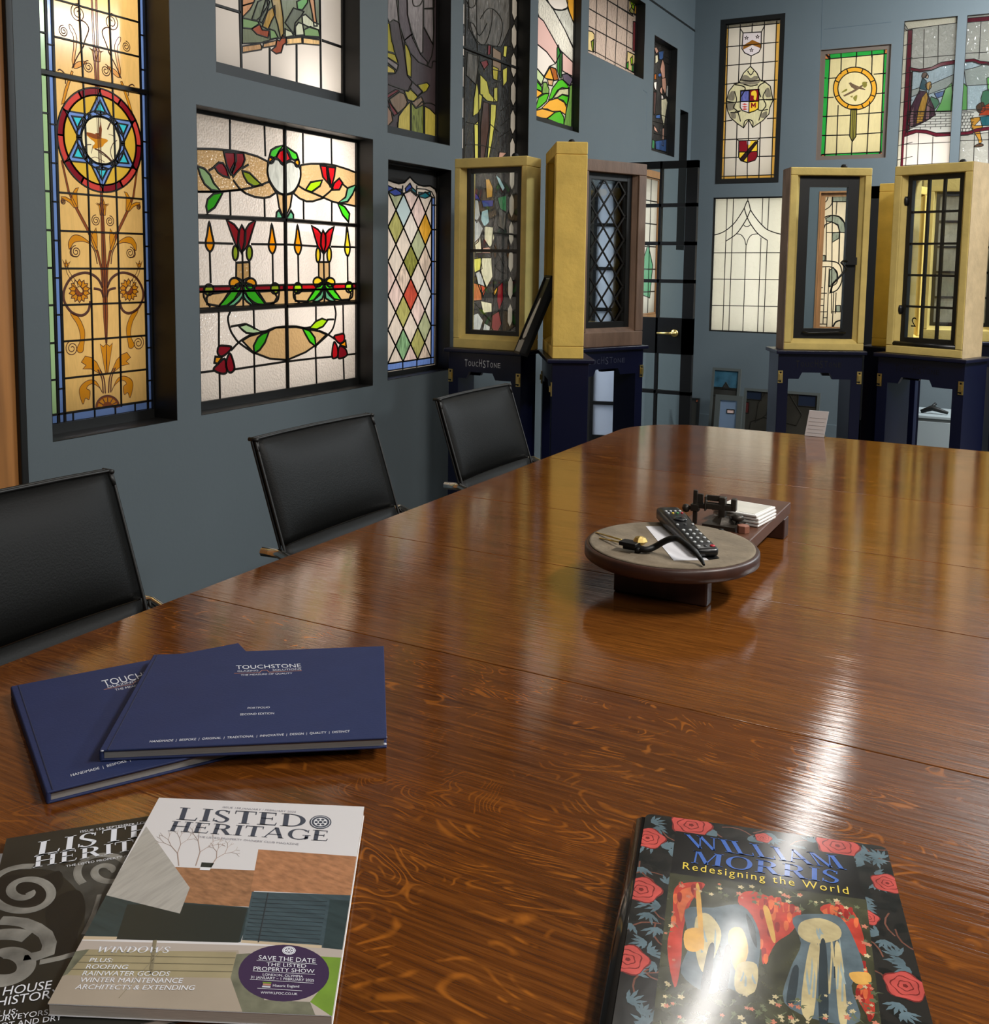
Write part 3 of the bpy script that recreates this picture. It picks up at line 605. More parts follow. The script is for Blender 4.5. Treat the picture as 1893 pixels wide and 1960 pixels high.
panel('large clear leaded window with red tulips and irises above swagged tan glass', 'L', r2, .085, gClear, N2M(P2), L2, .009, [(.5, .5, .9, .9, .75, NEUT), (.76, .64, .05, .6, 48, NEUT), (.42, .4, .05, .5, 5, NEUT)], crop=(360, 190, 5.116), bars=B2, botbead=.03)

# ---- window with walking feet (upper)
r3 = wrect('L', (413.3, 60), (688.6, 120), 2.95, (413.3, 136.9))
P3 = [('gSage2', [(540, -900), (1325, -900), (1325, 385), (1140, 365), (980, 380), (870, 390), (740, 430), (540, 440)]),
 ('gPeach', [(540, 60), (660, 25), (690, -60), (540, -60)]), ('gPeach', [(540, 60), (660, 25), (620, 100), (545, 175)]), ('gSage', [(545, 180), (700, 215), (715, 240), (640, 290), (545, 280)]), ('gSage3', [(700, 20), (790, -30), (800, 60), (730, 170), (690, 205), (640, 195)]), ('gGreyG', [(790, -30), (820, 20), (790, 130), (745, 230), (715, 215), (730, 170)]),
 ('gOchre', [(800, 110), (870, 60), (875, 150), (840, 210), (805, 295), (745, 265), (785, 150)]), ('gKhaki', [(830, -40), (925, -40), (955, 180), (960, 340), (930, 392), (900, 250), (865, 130)]),
 ('gGreyG', [(975, 230), (1060, 80), (1165, 115), (1140, 160), (1075, 235), (1065, 345)]), ('gGrnB2', [(1092, 18), (1205, -40), (1200, 30), (1150, 100), (1100, 92)]), ('gPeach', [(1210, -40), (1268, 0), (1282, 160), (1297, 262), (1265, 262), (1250, 150)]), ('gStone', [(1145, 160), (1180, 145), (1260, 220), (1330, 250), (1325, 305), (1210, 270), (1150, 240)]), ('gStone', [(1078, 270), (1110, 225), (1150, 240), (1168, 352), (1080, 358)]), ('gSage', [(1165, 300), (1230, 268), (1310, 300), (1325, 372), (1165, 362)]),
 ('gSage', [(820, 290), (870, 310), (905, 380), (825, 395)]), ('gStone', [(975, 290), (1040, 320), (1060, 360), (975, 375)]),
 ('gTanS', [(543, 465), (725, 440), (740, 470), (735, 500), (543, 532)]), ('gTanS', [(755, 440), (890, 405), (880, 460), (750, 482)]), ('gAmbS', [(985, 388), (1140, 373), (1145, 438), (985, 450)]), ('gAmbS', [(1155, 378), (1327, 402), (1327, 455), (1155, 440)]),
 ('gBrick', [(636, 290), (720, 245), (745, 300), (817, 308), (803, 380), (690, 345)], ''), ('gBrick', [(890, 398), (920, 410), (950, 355), (985, 380), (992, 430), (955, 455), (935, 530), (885, 542), (835, 505), (880, 470)])]
gSage2 = G('grey_sage', '#7f876f', streak=.15); gSage3 = G('sage_dark', '#6d755f', streak=.2); gPeach = G('peach', '#d29a70', streak=.12); gGreyG = G('grey_green', '#6c7264', streak=.15); gOchre = G('ochre', '#b48f42', streak=.25); gKhaki = G('khaki', '#a98f55', streak=.2); gGrnB2 = G('leaf', '#6fae63'); gStone = G('pale_stone', '#d6dcc2', streak=.12); gTanS = G('tan_streak', '#d3a87c', streak=.25); gAmbS = G('amber_streak', '#ecc489', streak=.25); gBrick = G('brick', '#a3553c', streak=.15)
L3 = [([(540, -900), (540, 440)], '', .011), ([(515, -900), (518, 0), (537, 730)], '', .014), ([(1325, -900), (1325, 0), (1338, 1000)], '', .013), ([(240, 38), (525, 125)], '', .012), ([(1345, 405), (1600, 492)], '', .012), ([(820, 480), (822, 850)], '', .012), ([(1090, 450), (1092, 950)], '', .012), ([(240, -500), (525, -420)], '', .01), ([(1340, -200), (1600, -120)], '', .01)]
panel('leaded window with the striding legs and brown shoes of a figure over white panes', 'L', r3, .09, gWht, N2M(P3), L3, .006, [(.5, .5, .9, .9, .7, NEUT), (.76, .05, .14, .07, 17, NEUT)], crop=(360, 0, 5.258), bead=.008, botbead=.055)

# ---- dusky robed figure (dark) window
gMauve = G('mauve', '#5c4f54', tex=('n', 16, .2), streak=.15, rough=.28); gMauveD = G('mauve_dark', '#4a3d40', tex=('n', 16, .18), streak=.1, rough=.28); gLil = G('lilac_grey', '#8f8686', tex=('n', 12, .35), streak=.25, rough=.25); gYG = G('yellow_green', '#b5aa3a', streak=.12); gYG2 = G('yellow_straw', '#cdbb58', streak=.15); gMoss = G('moss', '#77802c', streak=.6); gRdB = G('red_brown', '#7a3136', streak=.1); gTanB = G('tan_brown', '#8c7560', streak=.15); gTanP = G('tan_pink', '#a3836f', streak=.1)
r4 = wrect('L', (742.4, 120), (862, 150), 3.0, (742.4, 253.2))
P4 = [('gLil', [(100, -1200), (215, -1200), (215, 0), (240, 235), (185, 210), (140, 245), (100, 150)]), ('gLil', [(310, -1200), (495, -1200), (500, 0), (495, 560), (470, 575), (385, 400), (330, 150)]), ('gLil', [(505, 95), (610, 95), (615, 300), (600, 470), (505, 280)]), ('gLil', [(505, -1200), (615, -1200), (615, 85), (505, 90)]), ('gMauve', [(215, -1200), (310, -1200), (330, 150), (385, 360), (300, 430), (240, 240)]),
 ('gMauve', [(300, 430), (385, 360), (470, 575), (545, 660), (540, 700), (450, 660), (360, 560)]), ('gYG', [(100, 230), (140, 250), (165, 440), (205, 570), (100, 540)]), ('gYG', [(100, 550), (205, 580), (232, 680), (100, 600)]), ('gYG', [(300, 460), (340, 500), (372, 620), (372, 825), (330, 800), (312, 650)]), ('gLil', [(100, 600), (235, 690), (220, 750), (100, 650)]), ('gYG2', [(100, 680), (190, 740), (200, 780), (100, 775)]),
 ('gYG', [(300, 975), (370, 955), (440, 1025), (490, 980), (440, 905), (540, 880), (567, 910), (535, 970), (460, 1015), (400, 1082), (335, 1062)]), ('gMauve', [(385, 870), (495, 975), (440, 1030), (360, 930)]), ('gRdB', [(100, 1020), (210, 955), (245, 965), (180, 1010), (100, 1065)]), ('gTanB', [(140, 1060), (250, 980), (300, 1000), (332, 1090), (312, 1140), (230, 1212), (170, 1130)]), ('gRdB', [(125, 1070), (180, 1140), (235, 1212), (190, 1235), (150, 1160)]), ('gTanP', [(100, 1100), (160, 1190), (175, 1290), (130, 1340), (100, 1330)]),
 ('gYG2', [(225, 1372), (240, 1235), (300, 1150), (345, 1100), (362, 1090), (362, 1412)]), ('gMoss', [(372, 1090), (420, 1155), (490, 1082), (502, 1100), (502, 1440), (372, 1412)]), ('gYG2', [(515, 1130), (570, 1160), (640, 1230), (645, 1500), (515, 1445)]), ('gTanB', [(375, 1090), (480, 1030), (515, 1110), (430, 1155)])]
L4 = [([(215, -1200), (220, 0), (240, 230), (300, 560), (330, 800), (390, 880), (360, 920), (340, 975), (130, 900)], ''), ([(600, -200), (610, 470), (590, 600), (545, 700)], ''), ([(500, 280), (600, 470)], ''), ([(140, 250), (190, 540), (235, 690), (200, 780), (100, 790)], 's'), ([(545, 700), (590, 720), (600, 660), (640, 650)], 's'), ([(520, 1100), (580, 1100), (640, 1130)], 's'), ([(385, 0), (400, 60), (460, 60), (495, 0)], 's'), ([(230, 1380), (225, 1300)], '')]
panel('dusky mauve stained glass window of a robed figure with yellow-green glass at the foot', 'L', r4, .08, gMauveD, N2M(P4), L4, .0065, [(.5, .5, .9, .95, .5, NEUT), (.6, .06, .8, .12, 1.4, WARM)], crop=(720, 0, 5.568), leadmat=M_leadL, bead=.006, botbead=.045)

# ---- harlequin diamond window with wavy top
r5 = wrect('L', (742.8, 520), (862, 520), (862, 325.8), (743.5, 727))
pl5 = left_plane(XW-.08).crop(720, 280, 4.262); z5 = pl5.z
Ur = z5((492, 1000))[0]; Ul = r5[0]
gHole = mat('dark_void', '#1b1a19', .8)
top5 = [(20, 300), (97, 275), (140, 292), (185, 305), (230, 295), (275, 250), (310, 290), (345, 315), (390, 325), (440, 322), (480, 350), (492, 390)]
body = [z5(p) for p in top5]+[Vector((Ur, r5[1]+.0)), Vector((Ul, r5[1])), Vector((Ul, z5((20, 300))[1]))]
P5 = [('gOpal', body, 'p')]
inner_r = z5((450, 1000))[0]; bot = z5((300, 1745))[1]; bot2 = z5((300, 1800))[1]
P5 += [('gCobalt', [(20, 330), (97, 320), (150, 345), (205, 350), (205, 395), (150, 405), (97, 370), (20, 360)]), ('gCobalt', [(235, 345), (275, 300), (292, 335), (240, 380)]), ('gTealB', [(292, 335), (325, 365), (325, 405), (285, 370)]), ('gTealB', [(345, 375), (400, 380), (440, 370), (445, 405), (400, 425), (345, 410)]), ('gCorn2', [Vector((inner_r, bot2)), Vector((Ur-.018, bot2)), z5((475, 420)), z5((450, 420))], 'p'), ('gCorn2', [Vector((Ul, bot2)), Vector((Ur-.018, bot2)), Vector((Ur-.018, bot)), Vector((Ul, bot))], 'p')]
gCorn2 = G('blue_border', '#6b8bd2', streak=.12); gSw = [gOpal, gOpal, gSwirl, G('opal_pink', '#dcc4bc', streak=.25), G('opal_white', '#e4dcd2', streak=.1), gOpalB, G('opal_green', '#a9b08a', streak=.2), G('opal_bluestreak', '#aab2cc', streak=.4)]
gOrgS = G('amber_swirl', '#d09a2c', streak=.3); gMoss2 = G('moss_swirl', '#7d7e2a', streak=.5); gRedS = G('red_swirl', '#b8452c', streak=.35); gOlS = G('olive_swirl', '#a3a05a', streak=.3); gGrS = G('green_swirl', '#7aa274', streak=.55)
# diamond lattice in plane coordinates: columns from crossing points read on the photo
ca = z5((160, 520)); cb = z5((162, 800)); cc = z5((222, 660)); du = cc[0]-ca[0]; dvv = (ca[1]-cb[1])/2
clipL, clipR, clipT = Ul, inner_r, z5((275, 365))[1]
LD = []
for i in range(-3, 8):
    for j in range(-3, 15):
        if (i+j) % 2: continue
        c = Vector((ca[0]+du*i, ca[1]-dvv*(j-1)))
        q = [c+Vector((0, dvv)), c+Vector((du, 0)), c+Vector((0, -dvv)), c+Vector((-du, 0))]
        if c[0] < r5[0]-.1 or c[0]-du*.2 > inner_r: continue
        if c[1] > clipT+.02 or c[1]+dvv*.3 < bot: continue
        m = rnd.choice(gSw+[gOpal, gSw[3], gSw[4], gSw[3], gSw[4], gSwirl])
        for (x, y), mm in {(160, 660+0): 'gOlS', (395, 660): 'gOrgS', (285, 940): 'gMoss2', (285, 1200): 'gRedS', (222, 1350): 'gOlS', (222, 1620): 'gGrS', (335, 1620): 'gOlS', (220, 520): 'gOpalB'}.items():
            if (z5((x, y))-c).length < dvv*.45: m = globals()[mm]
        q2 = [Vector((min(p[0], inner_r), min(max(p[1], bot), clipT+.004))) for p in q]
        P5.insert(1, (m, q2, 'pn'))
        LD.append((q2, 'pc', .0085))
L5 = LD+[([(20, 300)]+top5[1:]+[(490, 800), (485, 1790)], '', .009), ([Vector((Ur-.018, bot2)), z5((475, 420)), z5((450, 370)), z5((400, 350)), z5((330, 345))], 'p', .006)]
for y in (480, 680, 940, 1205, 1460): L5.append(([(450, y), (492, y)], '', .007))
for x in (215, 330): L5 += [([(x, 1740), (x, 1830)], '', .007), ([(x, 320), (x-5, 405)], '', .01)]
panel('narrow harlequin window of pastel diamond quarries with a wavy blue-bordered top', 'L', r5, .08, gHole, [((globals()[p[0]] if isinstance(p[0], str) else p[0]),)+tuple(p[1:]) for p in P5], L5, .006, [(.5, .45, .9, .85, 1.15, NEUT)], crop=(720, 280, 4.262), bead=.008, botbead=.02)

# ---- tall medieval figure window, running down behind the first stone frame
r6 = wrect('L', (886, 150), (1013, 150), 3.1, .86)
k67 = 5.568/4.262
def c7(L): return [((720+x/4.262-720)*5.568, (280+y/4.262)*5.568) for x, y in L]
gInk = G('ink', '#2b2927', tex=('n', 20, .6), streak=.25, rough=.18); gInk2 = G('ink_grey', '#5d5953', tex=('n', 16, .6), streak=.5, rough=.18); gLem = G('lemon', '#d6d060', streak=.15); gLoz = G('lozenge', '#cdc3b4', streak=.1); gFlesh = G('flesh', '#c89a86'); gUmb = G('umber', '#4c332c', streak=.25); gWisp = G('wisp', '#b9bbb8', streak=.3); gIce = G('ice', '#a9cdd2', streak=.25); gJade = G('jade', '#3f8a55', streak=.4); gCream2 = G('cream_streak', '#d6d0b0', streak=.25); gEmber = G('ember', '#b56a3a', streak=.4)
P6 = [('gInk2', [(960, -1500), (1420, -1500), (1420, 300), (1330, 500), (1200, 480), (1080, 470), (990, 300)]), ('gInk2', [(970, 560), (1100, 600), (1060, 900), (960, 800)]), ('gTanB', [(1240, 500), (1330, 560), (1330, 760), (1240, 740)]),
 ('gRdB', [(1110, 660), (1180, 640), (1195, 690), (1150, 742)]), ('gRdB', [(1190, 470), (1220, 480), (1215, 580), (1185, 590)]), ('gLem', [(1105, 790), (1180, 870), (1205, 990), (1282, 1090), (1180, 1075), (1105, 1000)]), ('gLem', [(1345, 745), (1395, 715), (1392, 870), (1350, 925)]), ('gLem', [(1252, 940), (1292, 930), (1292, 1082), (1250, 1085)]), ('gLem', [(1360, 490), (1395, 490), (1385, 610), (1350, 600)]), ('gYG', [(1235, 700), (1300, 730), (1290, 860), (1245, 840)]),
 ('gLem', [(1040, 1050), (1070, 870), (1095, 1000), (1132, 1012), (1112, 1160), (1080, 1210), (1030, 1240)]), ('gLem', [(1220, 1110), (1277, 1118), (1272, 1250), (1235, 1500), (1195, 1720), (1180, 1700), (1212, 1350)]), ('gLem', [(1042, 1330), (1086, 1290), (1086, 1720), (1048, 1720)]), ('gUmb', [(1140, 1080), (1202, 1100), (1202, 1350), (1150, 1700), (1108, 1700), (1110, 1350)]), ('gFlesh', [(1310, 1620), (1387, 1630), (1332, 1690), (1300, 1690)])]
for pts, m in (([(890, 270), (922, 265), (952, 340), (945, 415), (900, 425)], 'gOrgS'), ([(780, 360), (830, 400), (850, 450), (800, 430)], 'gCobalt'), ([(855, 440), (958, 437), (952, 492), (870, 497)], 'gCobalt'), ([(988, 420), (1062, 400), (1062, 535), (1010, 512)], 'gJade'), ([(970, 230), (1010, 260), (1050, 340), (1030, 370), (1000, 310)], 'gIce'), ([(775, 450), (830, 430), (850, 560), (820, 622), (780, 560)], 'gWisp'), ([(858, 530), (912, 510), (922, 620), (880, 662), (850, 600)], 'gIce'), ([(880, 650), (952, 660), (962, 750), (930, 835), (880, 760)], 'gCream2'), ([(772, 620), (830, 600), (872, 670), (830, 780), (780, 822)], 'gWisp'), ([(868, 830), (932, 818), (932, 872), (860, 872)], 'gFlesh'), ([(800, 790), (850, 740), (860, 870), (810, 870)], 'gCream2'),
 ([(788, 920), (852, 910), (862, 1000), (800, 1032)], 'gLem'), ([(860, 910), (942, 910), (952, 1060), (900, 1155), (845, 1020)], 'gCream2'), ([(808, 1035), (850, 1010), (890, 1160), (860, 1210), (830, 1130)], 'gWisp'), ([(778, 1110), (850, 1130), (862, 1255), (788, 1262)], 'gEmber'), ([(850, 1130), (900, 1150), (870, 1230)], 'gRedS'), ([(988, 1150), (1032, 1105), (1034, 1250), (1000, 1345), (983, 1260)], 'gRedD'), ([(950, 1200), (985, 1145), (990, 1170), (965, 1220)], 'gOrgS'), ([(945, 1380), (1000, 1345), (1022, 1450), (980, 1535), (938, 1480)], 'gRdB'), ([(850, 1260), (942, 1280), (942, 1352), (870, 1362)], 'gCream2'), ([(772, 1380), (830, 1360), (872, 1420), (840, 1525), (778, 1500)], 'gWisp'), ([(880, 1440), (930, 1470), (920, 1540), (860, 1535)], 'gWisp'), ([(1000, 500), (1060, 545), (1050, 690), (990, 650)], 'gInk2')):
    P6.append((m, c7(pts)))
lu0, lu1 = left_plane(XW-.08).crop(720, 0, 5.568).z((1432, 900))[0], left_plane(XW-.08).crop(720, 0, 5.568).z((1488, 900))[0]
ws = left_plane(XW-.08).crop(720, 0, 5.568).z((914, 900))[0]
for k in range(15):
    v = .9+.152*k; uc = (lu0+lu1)/2; hw = (lu1-lu0)/2
    P6.append(('gLoz', [(uc, v+.07), (uc+hw, v+.035), (uc+hw, v-.035), (uc, v-.07), (uc-hw, v-.035), (uc-hw, v+.035)], 'p'))
    P6.append(('gWht', [(ws, v-.05), (ws+.018, v-.05), (ws+.018, v+.05), (ws, v+.05)], 'p'))
L6 = [([(1065, -1500), (1070, 300), (1085, 700), (1100, 1690)], '', .006), ([(1240, 100), (1220, 300), (1150, 480), (1050, 400), (1000, 250), (1040, 260), (1100, 380), (1180, 250)], 's', .005), ([(960, 0), (1000, 80), (1050, 60), (1060, 0)], 's', .005), ([(1110, 200), (1180, 100), (1250, 100), (1330, 200), (1340, 330), (1300, 480), (1240, 500)], 's', .005), ([(1430, -1500), (1430, 0), (1415, 1690)], '', .008), ([(955, -1500), (955, 0), (935, 1690)], '', .008), ([(1440, 500), (1370, 480)], ''), ([(1090, 1330), (960, 1300)], 's'), ([(1300, 1400), (1200, 1310)], ''), ([(1420, 1100), (1330, 1180)], 's'), ([(1420, 1260), (1330, 1340)], 's'), ([(1420, 1390), (1320, 1460)], 's'), ([(1350, 860), (1240, 890)], ''), ([(1260, 1580), (1090, 1545), (950, 1545)], 's'),
 (c7([(785, 1255), (935, 1430)]), '', .009), (c7([(960, 800), (1060, 1030), (970, 980), (1040, 900)]), 's', .004), (c7([(965, 560), (940, 900), (960, 1200), (940, 1400)]), 's', .006), (c7([(960, 700), (1130, 720)]), '', .012)]
b6 = left_plane(XW-.08).crop(720, 0, 5.568); vb6 = (b6.z((930, 510))[1]+b6.z((1490, 720))[1])/2
panel('tall dark medieval figure window with a pale lozenge border behind the stone frame', 'L', r6, .08, gInk, N2M(P6), L6, .005, [(.45, .17, .8, .3, 1.5, NEUT), (.5, .48, .9, .2, 1.0, NEUT), (.5, .8, .9, .35, .8, NEUT)], crop=(720, 0, 5.568), leadmat=M_leadL, bead=0, bars=[([(r6[0], vb6), (r6[2], vb6)], 'p', .016)])

# ---- landscape window
gTex = G('rippled_cream', '#dcd8cb', tex=('n', 60, .8)); gPink = G('pink', '#dcb6ae'); gCyp = G('cypress', '#2f7a2c', streak=.2); gBush = G('bush', '#6f9c4a', streak=.35); gHAmb = G('hill_amber', '#efae3c'); gGrn3 = G('hill_green', '#46b81f'); gPurp = G('purple_grey', '#5f5566'); gRust = G('rust', '#a65a1d', streak=.2); gPaleG = G('pale_lime', '#c9dba8'); gTanW = G('tan_water', '#cfcaa2', tex=('n', 60, .7))
r7 = wrect('L', (1029, 100), (1109, 200), 3.05, (1028, 230))
P7 = [('gTex', [(120, -1500), (600, -1500), (600, 900), (120, 900)], 'n'), ('gWht', [(230, -40), (430, -40), (450, 75), (400, 102), (330, 95), (270, 40)], 's'), ('gHAmb', [(435, -1500), (600, -1500), (600, 330), (520, 250), (470, 120), (440, 0)]), ('gGreyW2', [(310, 95), (400, 102), (450, 78), (520, 250), (510, 490), (425, 300)]), ('gPink', [(140, 150), (210, 210), (350, 460), (390, 520), (330, 640), (240, 520), (130, 430)]), ('gWht', [(130, 430), (240, 520), (330, 640), (270, 670), (215, 770), (130, 670)]), ('gPaleG', [(130, 670), (215, 775), (190, 855), (130, 780)]), ('gPink', [(400, 525), (530, 650), (530, 780), (450, 742), (400, 712)]),
 ('gCyp', [(345, 490), (358, 455), (376, 520), (372, 785), (345, 700)]), ('gCyp', [(378, 510), (394, 520), (392, 785), (375, 785)]), ('gHAmb', [(218, 778), (275, 678), (312, 805), (240, 792)]), ('gRust', [(275, 672), (332, 690), (362, 802), (315, 812)]), ('gTanS', [(250, 800), (310, 805), (300, 865), (260, 855)]), ('gPurp', [(398, 750), (450, 738), (510, 795), (475, 865), (410, 805)]), ('gGrn3', [(260, 1005), (300, 890), (360, 810), (400, 798), (450, 850), (472, 895), (400, 880), (350, 910), (300, 992)]), ('gGrn3', [(130, 800), (195, 880), (190, 925), (130, 890)]), ('gBush', [(205, 828), (240, 828), (267, 900), (262, 942), (195, 942)]), ('gHAmb', [(125, 890), (190, 920), (197, 945), (125, 1000)]), ('gGrn3', [(125, 1110), (160, 980), (230, 940), (267, 940), (240, 1020), (180, 1075)]), ('gTanW', [(310, 985), (370, 900), (462, 888), (462, 962), (400, 950), (350, 982)]), ('gGrn3', [(352, 987), (400, 953), (462, 970), (447, 1062), (410, 1012)]), ('gHAmb', [(190, 1092), (270, 1010), (350, 988), (420, 1030), (442, 1082), (432, 1155), (380, 1120), (300, 1122), (250, 1097)]), ('gHAmb', [(125, 1115), (200, 1093), (320, 1130), (280, 1170), (240, 1195), (125, 1180)]), ('gGrn3', [(245, 1195), (330, 1130), (380, 1118), (415, 1180), (415, 1270), (320, 1225)]), ('gBush', [(472, 862), (540, 835), (540, 1300), (412, 1270), (442, 1100), (465, 990)])]
gGreyW2 = G('seedy', '#c4c4ba', tex=('n', 45, .8), streak=.15)
L7 = [([(100, 0), (165, 165)], 's'), ([(310, 95), (270, 40), (230, -40)], 's'), ([(425, 300), (530, 520)], '')]
panel('landscape window of green and amber hills with a cypress and an orange cottage', 'L', r7, .05, gTex, N2M(P7), L7, .008, [(.5, .4, .9, .8, 1.25, NEUT), (.5, .05, .8, .15, .8, NEUT), (.8, .6, .06, .3, 9, NEUT)], crop=(1000, 0, 5.258), bead=.004, botbead=.035)

# ---- square-quarry window with vine border (high)
r8 = wrect('L', (1126, 90), (1232.5, 120), 3.15, (1128, 101.5))
P8 = [('gCreamV', [(640, 305), (700, 318), (722, 345), (716, 525), (640, 500)]), ('gCreamV', [(1055, 515), (1250, 610), (1250, 800), (1045, 690)]), ('gCreamV', [(1075, -800), (1250, -800), (1250, 160), (1070, 130)]), ('gRdB', [(1112, 215), (1200, 230), (1200, 560), (1108, 512)]), ('gOlS', [(1075, 110), (1110, 40), (1125, 60), (1110, 150)]), ('gLime', [(1085, 20), (1140, -20), (1122, 105), (1100, 80)]), ('gLime', [(1086, 590), (1105, 565), (1108, 640), (1092, 655)]), ('gHAmb', [(1120, 640), (1180, 570), (1180, 760), (1120, 730)]), ('gHAmb', [(1130, 60), (1200, 20), (1200, 160), (1125, 150)]), ('gOlive', [(690, 420), (715, 400), (714, 520), (700, 500)]), ('gGrn', [(1045, 640), (1065, 620), (1062, 690), (1042, 690)]), ('gGrn', [(1100, 660), (1115, 650), (1115, 730), (1100, 715)])]
gCreamV = G('vine_cream', '#e6cf92', streak=.12); gSqr = G('rolled_pink', '#cbb7a8', tex=('n', 45, .6), streak=.08)
L8 = [([(745, -900), (745, 0), (730, 540)], ''), ([(855, -900), (855, 0), (833, 600)], ''), ([(957, -900), (957, 0), (930, 660)], ''), ([(1060, -900), (1060, 0), (1038, 700)], ''), ([(650, 75), (1110, 340)], ''), ([(650, 255), (1100, 495)], ''), ([(830, -15), (1115, 165)], ''), ([(700, 505), (1040, 690)], '', .006), ([(650, -120), (1110, 150)], '', .004), ([(650, -330), (1110, -60)], '', .006)]
panel('high window of pale square quarries with a narrow vine-leaf border', 'L', r8, .07, gSqr, N2M(P8), L8, .008, [(.5, .35, .9, .65, 1.0, NEUT), (.4, .12, .9, .2, .7, NEUT)], crop=(1000, 0, 5.258), bead=.003)

# ---- small figure window near the corner
r9 = wrect('L', (1250, 180), (1293.5, 200), (1255, 68), (1246.5, 287))
P9 = [('gCobalt2', [(1370, 520), (1420, 510), (1415, 600), (1375, 600)]), ('gFlesh', [(1325, 480), (1350, 475), (1370, 520), (1345, 545)]), ('gCream2', [(1335, 560), (1360, 550), (1365, 620), (1335, 645)]), ('gFlesh', [(1395, 640), (1410, 590), (1432, 660), (1435, 780), (1405, 790), (1385, 700)]), ('gFlesh', [(1400, 790), (1440, 780), (1450, 880), (1435, 950), (1405, 880)]), ('gCobalt2', [(1365, 740), (1395, 735), (1398, 770), (1365, 775)]), ('gFlesh', [(1385, 890), (1405, 870), (1408, 960), (1380, 920)]), ('gWht', [(1395, 960), (1410, 940), (1420, 1000), (1395, 1000)]), ('gCream2', [(1395, 1000), (1445, 990), (1460, 1030), (1440, 1150), (1420, 1280), (1395, 1150)]), ('gFlesh', [(1408, 1290), (1425, 1290), (1418, 1470), (1402, 1460)]), ('gWht', [(1320, 830), (1350, 820), (1345, 920), (1325, 880)]), ('gRust', [(1325, 750), (1345, 740), (1345, 800), (1325, 800)]), ('gCobalt2', [(1340, 1160), (1385, 1150), (1385, 1195), (1340, 1190)]), ('gFlesh', [(1320, 1260), (1345, 1290), (1365, 1340), (1325, 1310)]), ('gCobalt2', [(1335, 1420), (1450, 1400), (1450, 1530), (1340, 1500)]), ('gUmb', [(1320, 920), (1345, 930), (1335, 1150), (1318, 1150)]), ('gWisp', [(1445, 860), (1480, 860), (1465, 990), (1445, 960)]), ('gJade', [(1305, 1400), (1330, 1420), (1325, 1500), (1300, 1490)])]
gCobalt2 = G('deep_blue', '#3e5f96', streak=.3)
L9 = [([(1380, 1150), (1460, 1180)], ''), ([(1320, 1340), (1460, 1380)], 's'), ([(1420, 560), (1490, 600)], 's'), ([(1420, 620), (1490, 660)], 's'), ([(1310, 1220), (1390, 1240), (1460, 1250)], 's')]
panel('small jewel-coloured figure window with a pale draped figure near the wall corner', 'L', r9, .065, gInk, N2M(P9), L9, .006, [(.4, .5, .6, .8, 2.2, NEUT)], crop=(1000, 0, 5.258), bead=.006, botbead=.03)
r10 = wrect('L', (1298, 350), (1313, 350), (1299.5, 208), (1297, 478))
panel('slim dark slot window in the far corner with a bright left edge', 'L', r10, .06, gInk, [(gWht, [(r10[0], r10[1]), (r10[0]+.05, r10[1]), (r10[0]+.05, r10[3]), (r10[0], r10[3])], 'p')], [], .005, [(.15, .5, .2, .9, .6, NEUT)], bead=0)
# ---------------------------------------------------------------- far wall panels
FOLD = lambda p: [(.1, .5, .02, .95, p*7, WARM), (.3, .5, .02, .95, p*5, NEUT), (.55, .5, .03, .95, p*10, NEUT), (.9, .5, .03, .95, p*10, WARM), (.5, .5, .95, .95, .42*p, NEUT), (.5, .12, .9, .2, .6*p, NEUT)]  # narrow strip lamps added to give the bright bands of a pleated backing
gPl = G('plain_quarry', '#d3cdc2', rough=.06); gEdge = G('amber_edge', '#e0b155', rough=.08); gMant = G('mantle', '#cdc9a4', streak=.15); gMantD = G('mantle_shade', '#7d786a', streak=.2); gLilW = G('lilac_white', '#d3ccd2'); gBlueV = G('violet_blue', '#5a62a8', streak=.4); gBrnC = G('chevron_brown', '#8a5a20'); gBlk = G('black_stain', '#2a1a1c'); gLionY = G('lion_yellow', '#e6c23a')
rA = wrect('F', (1383.5, 200), (1487, 200), (1440, 41), (1430, 341.5))
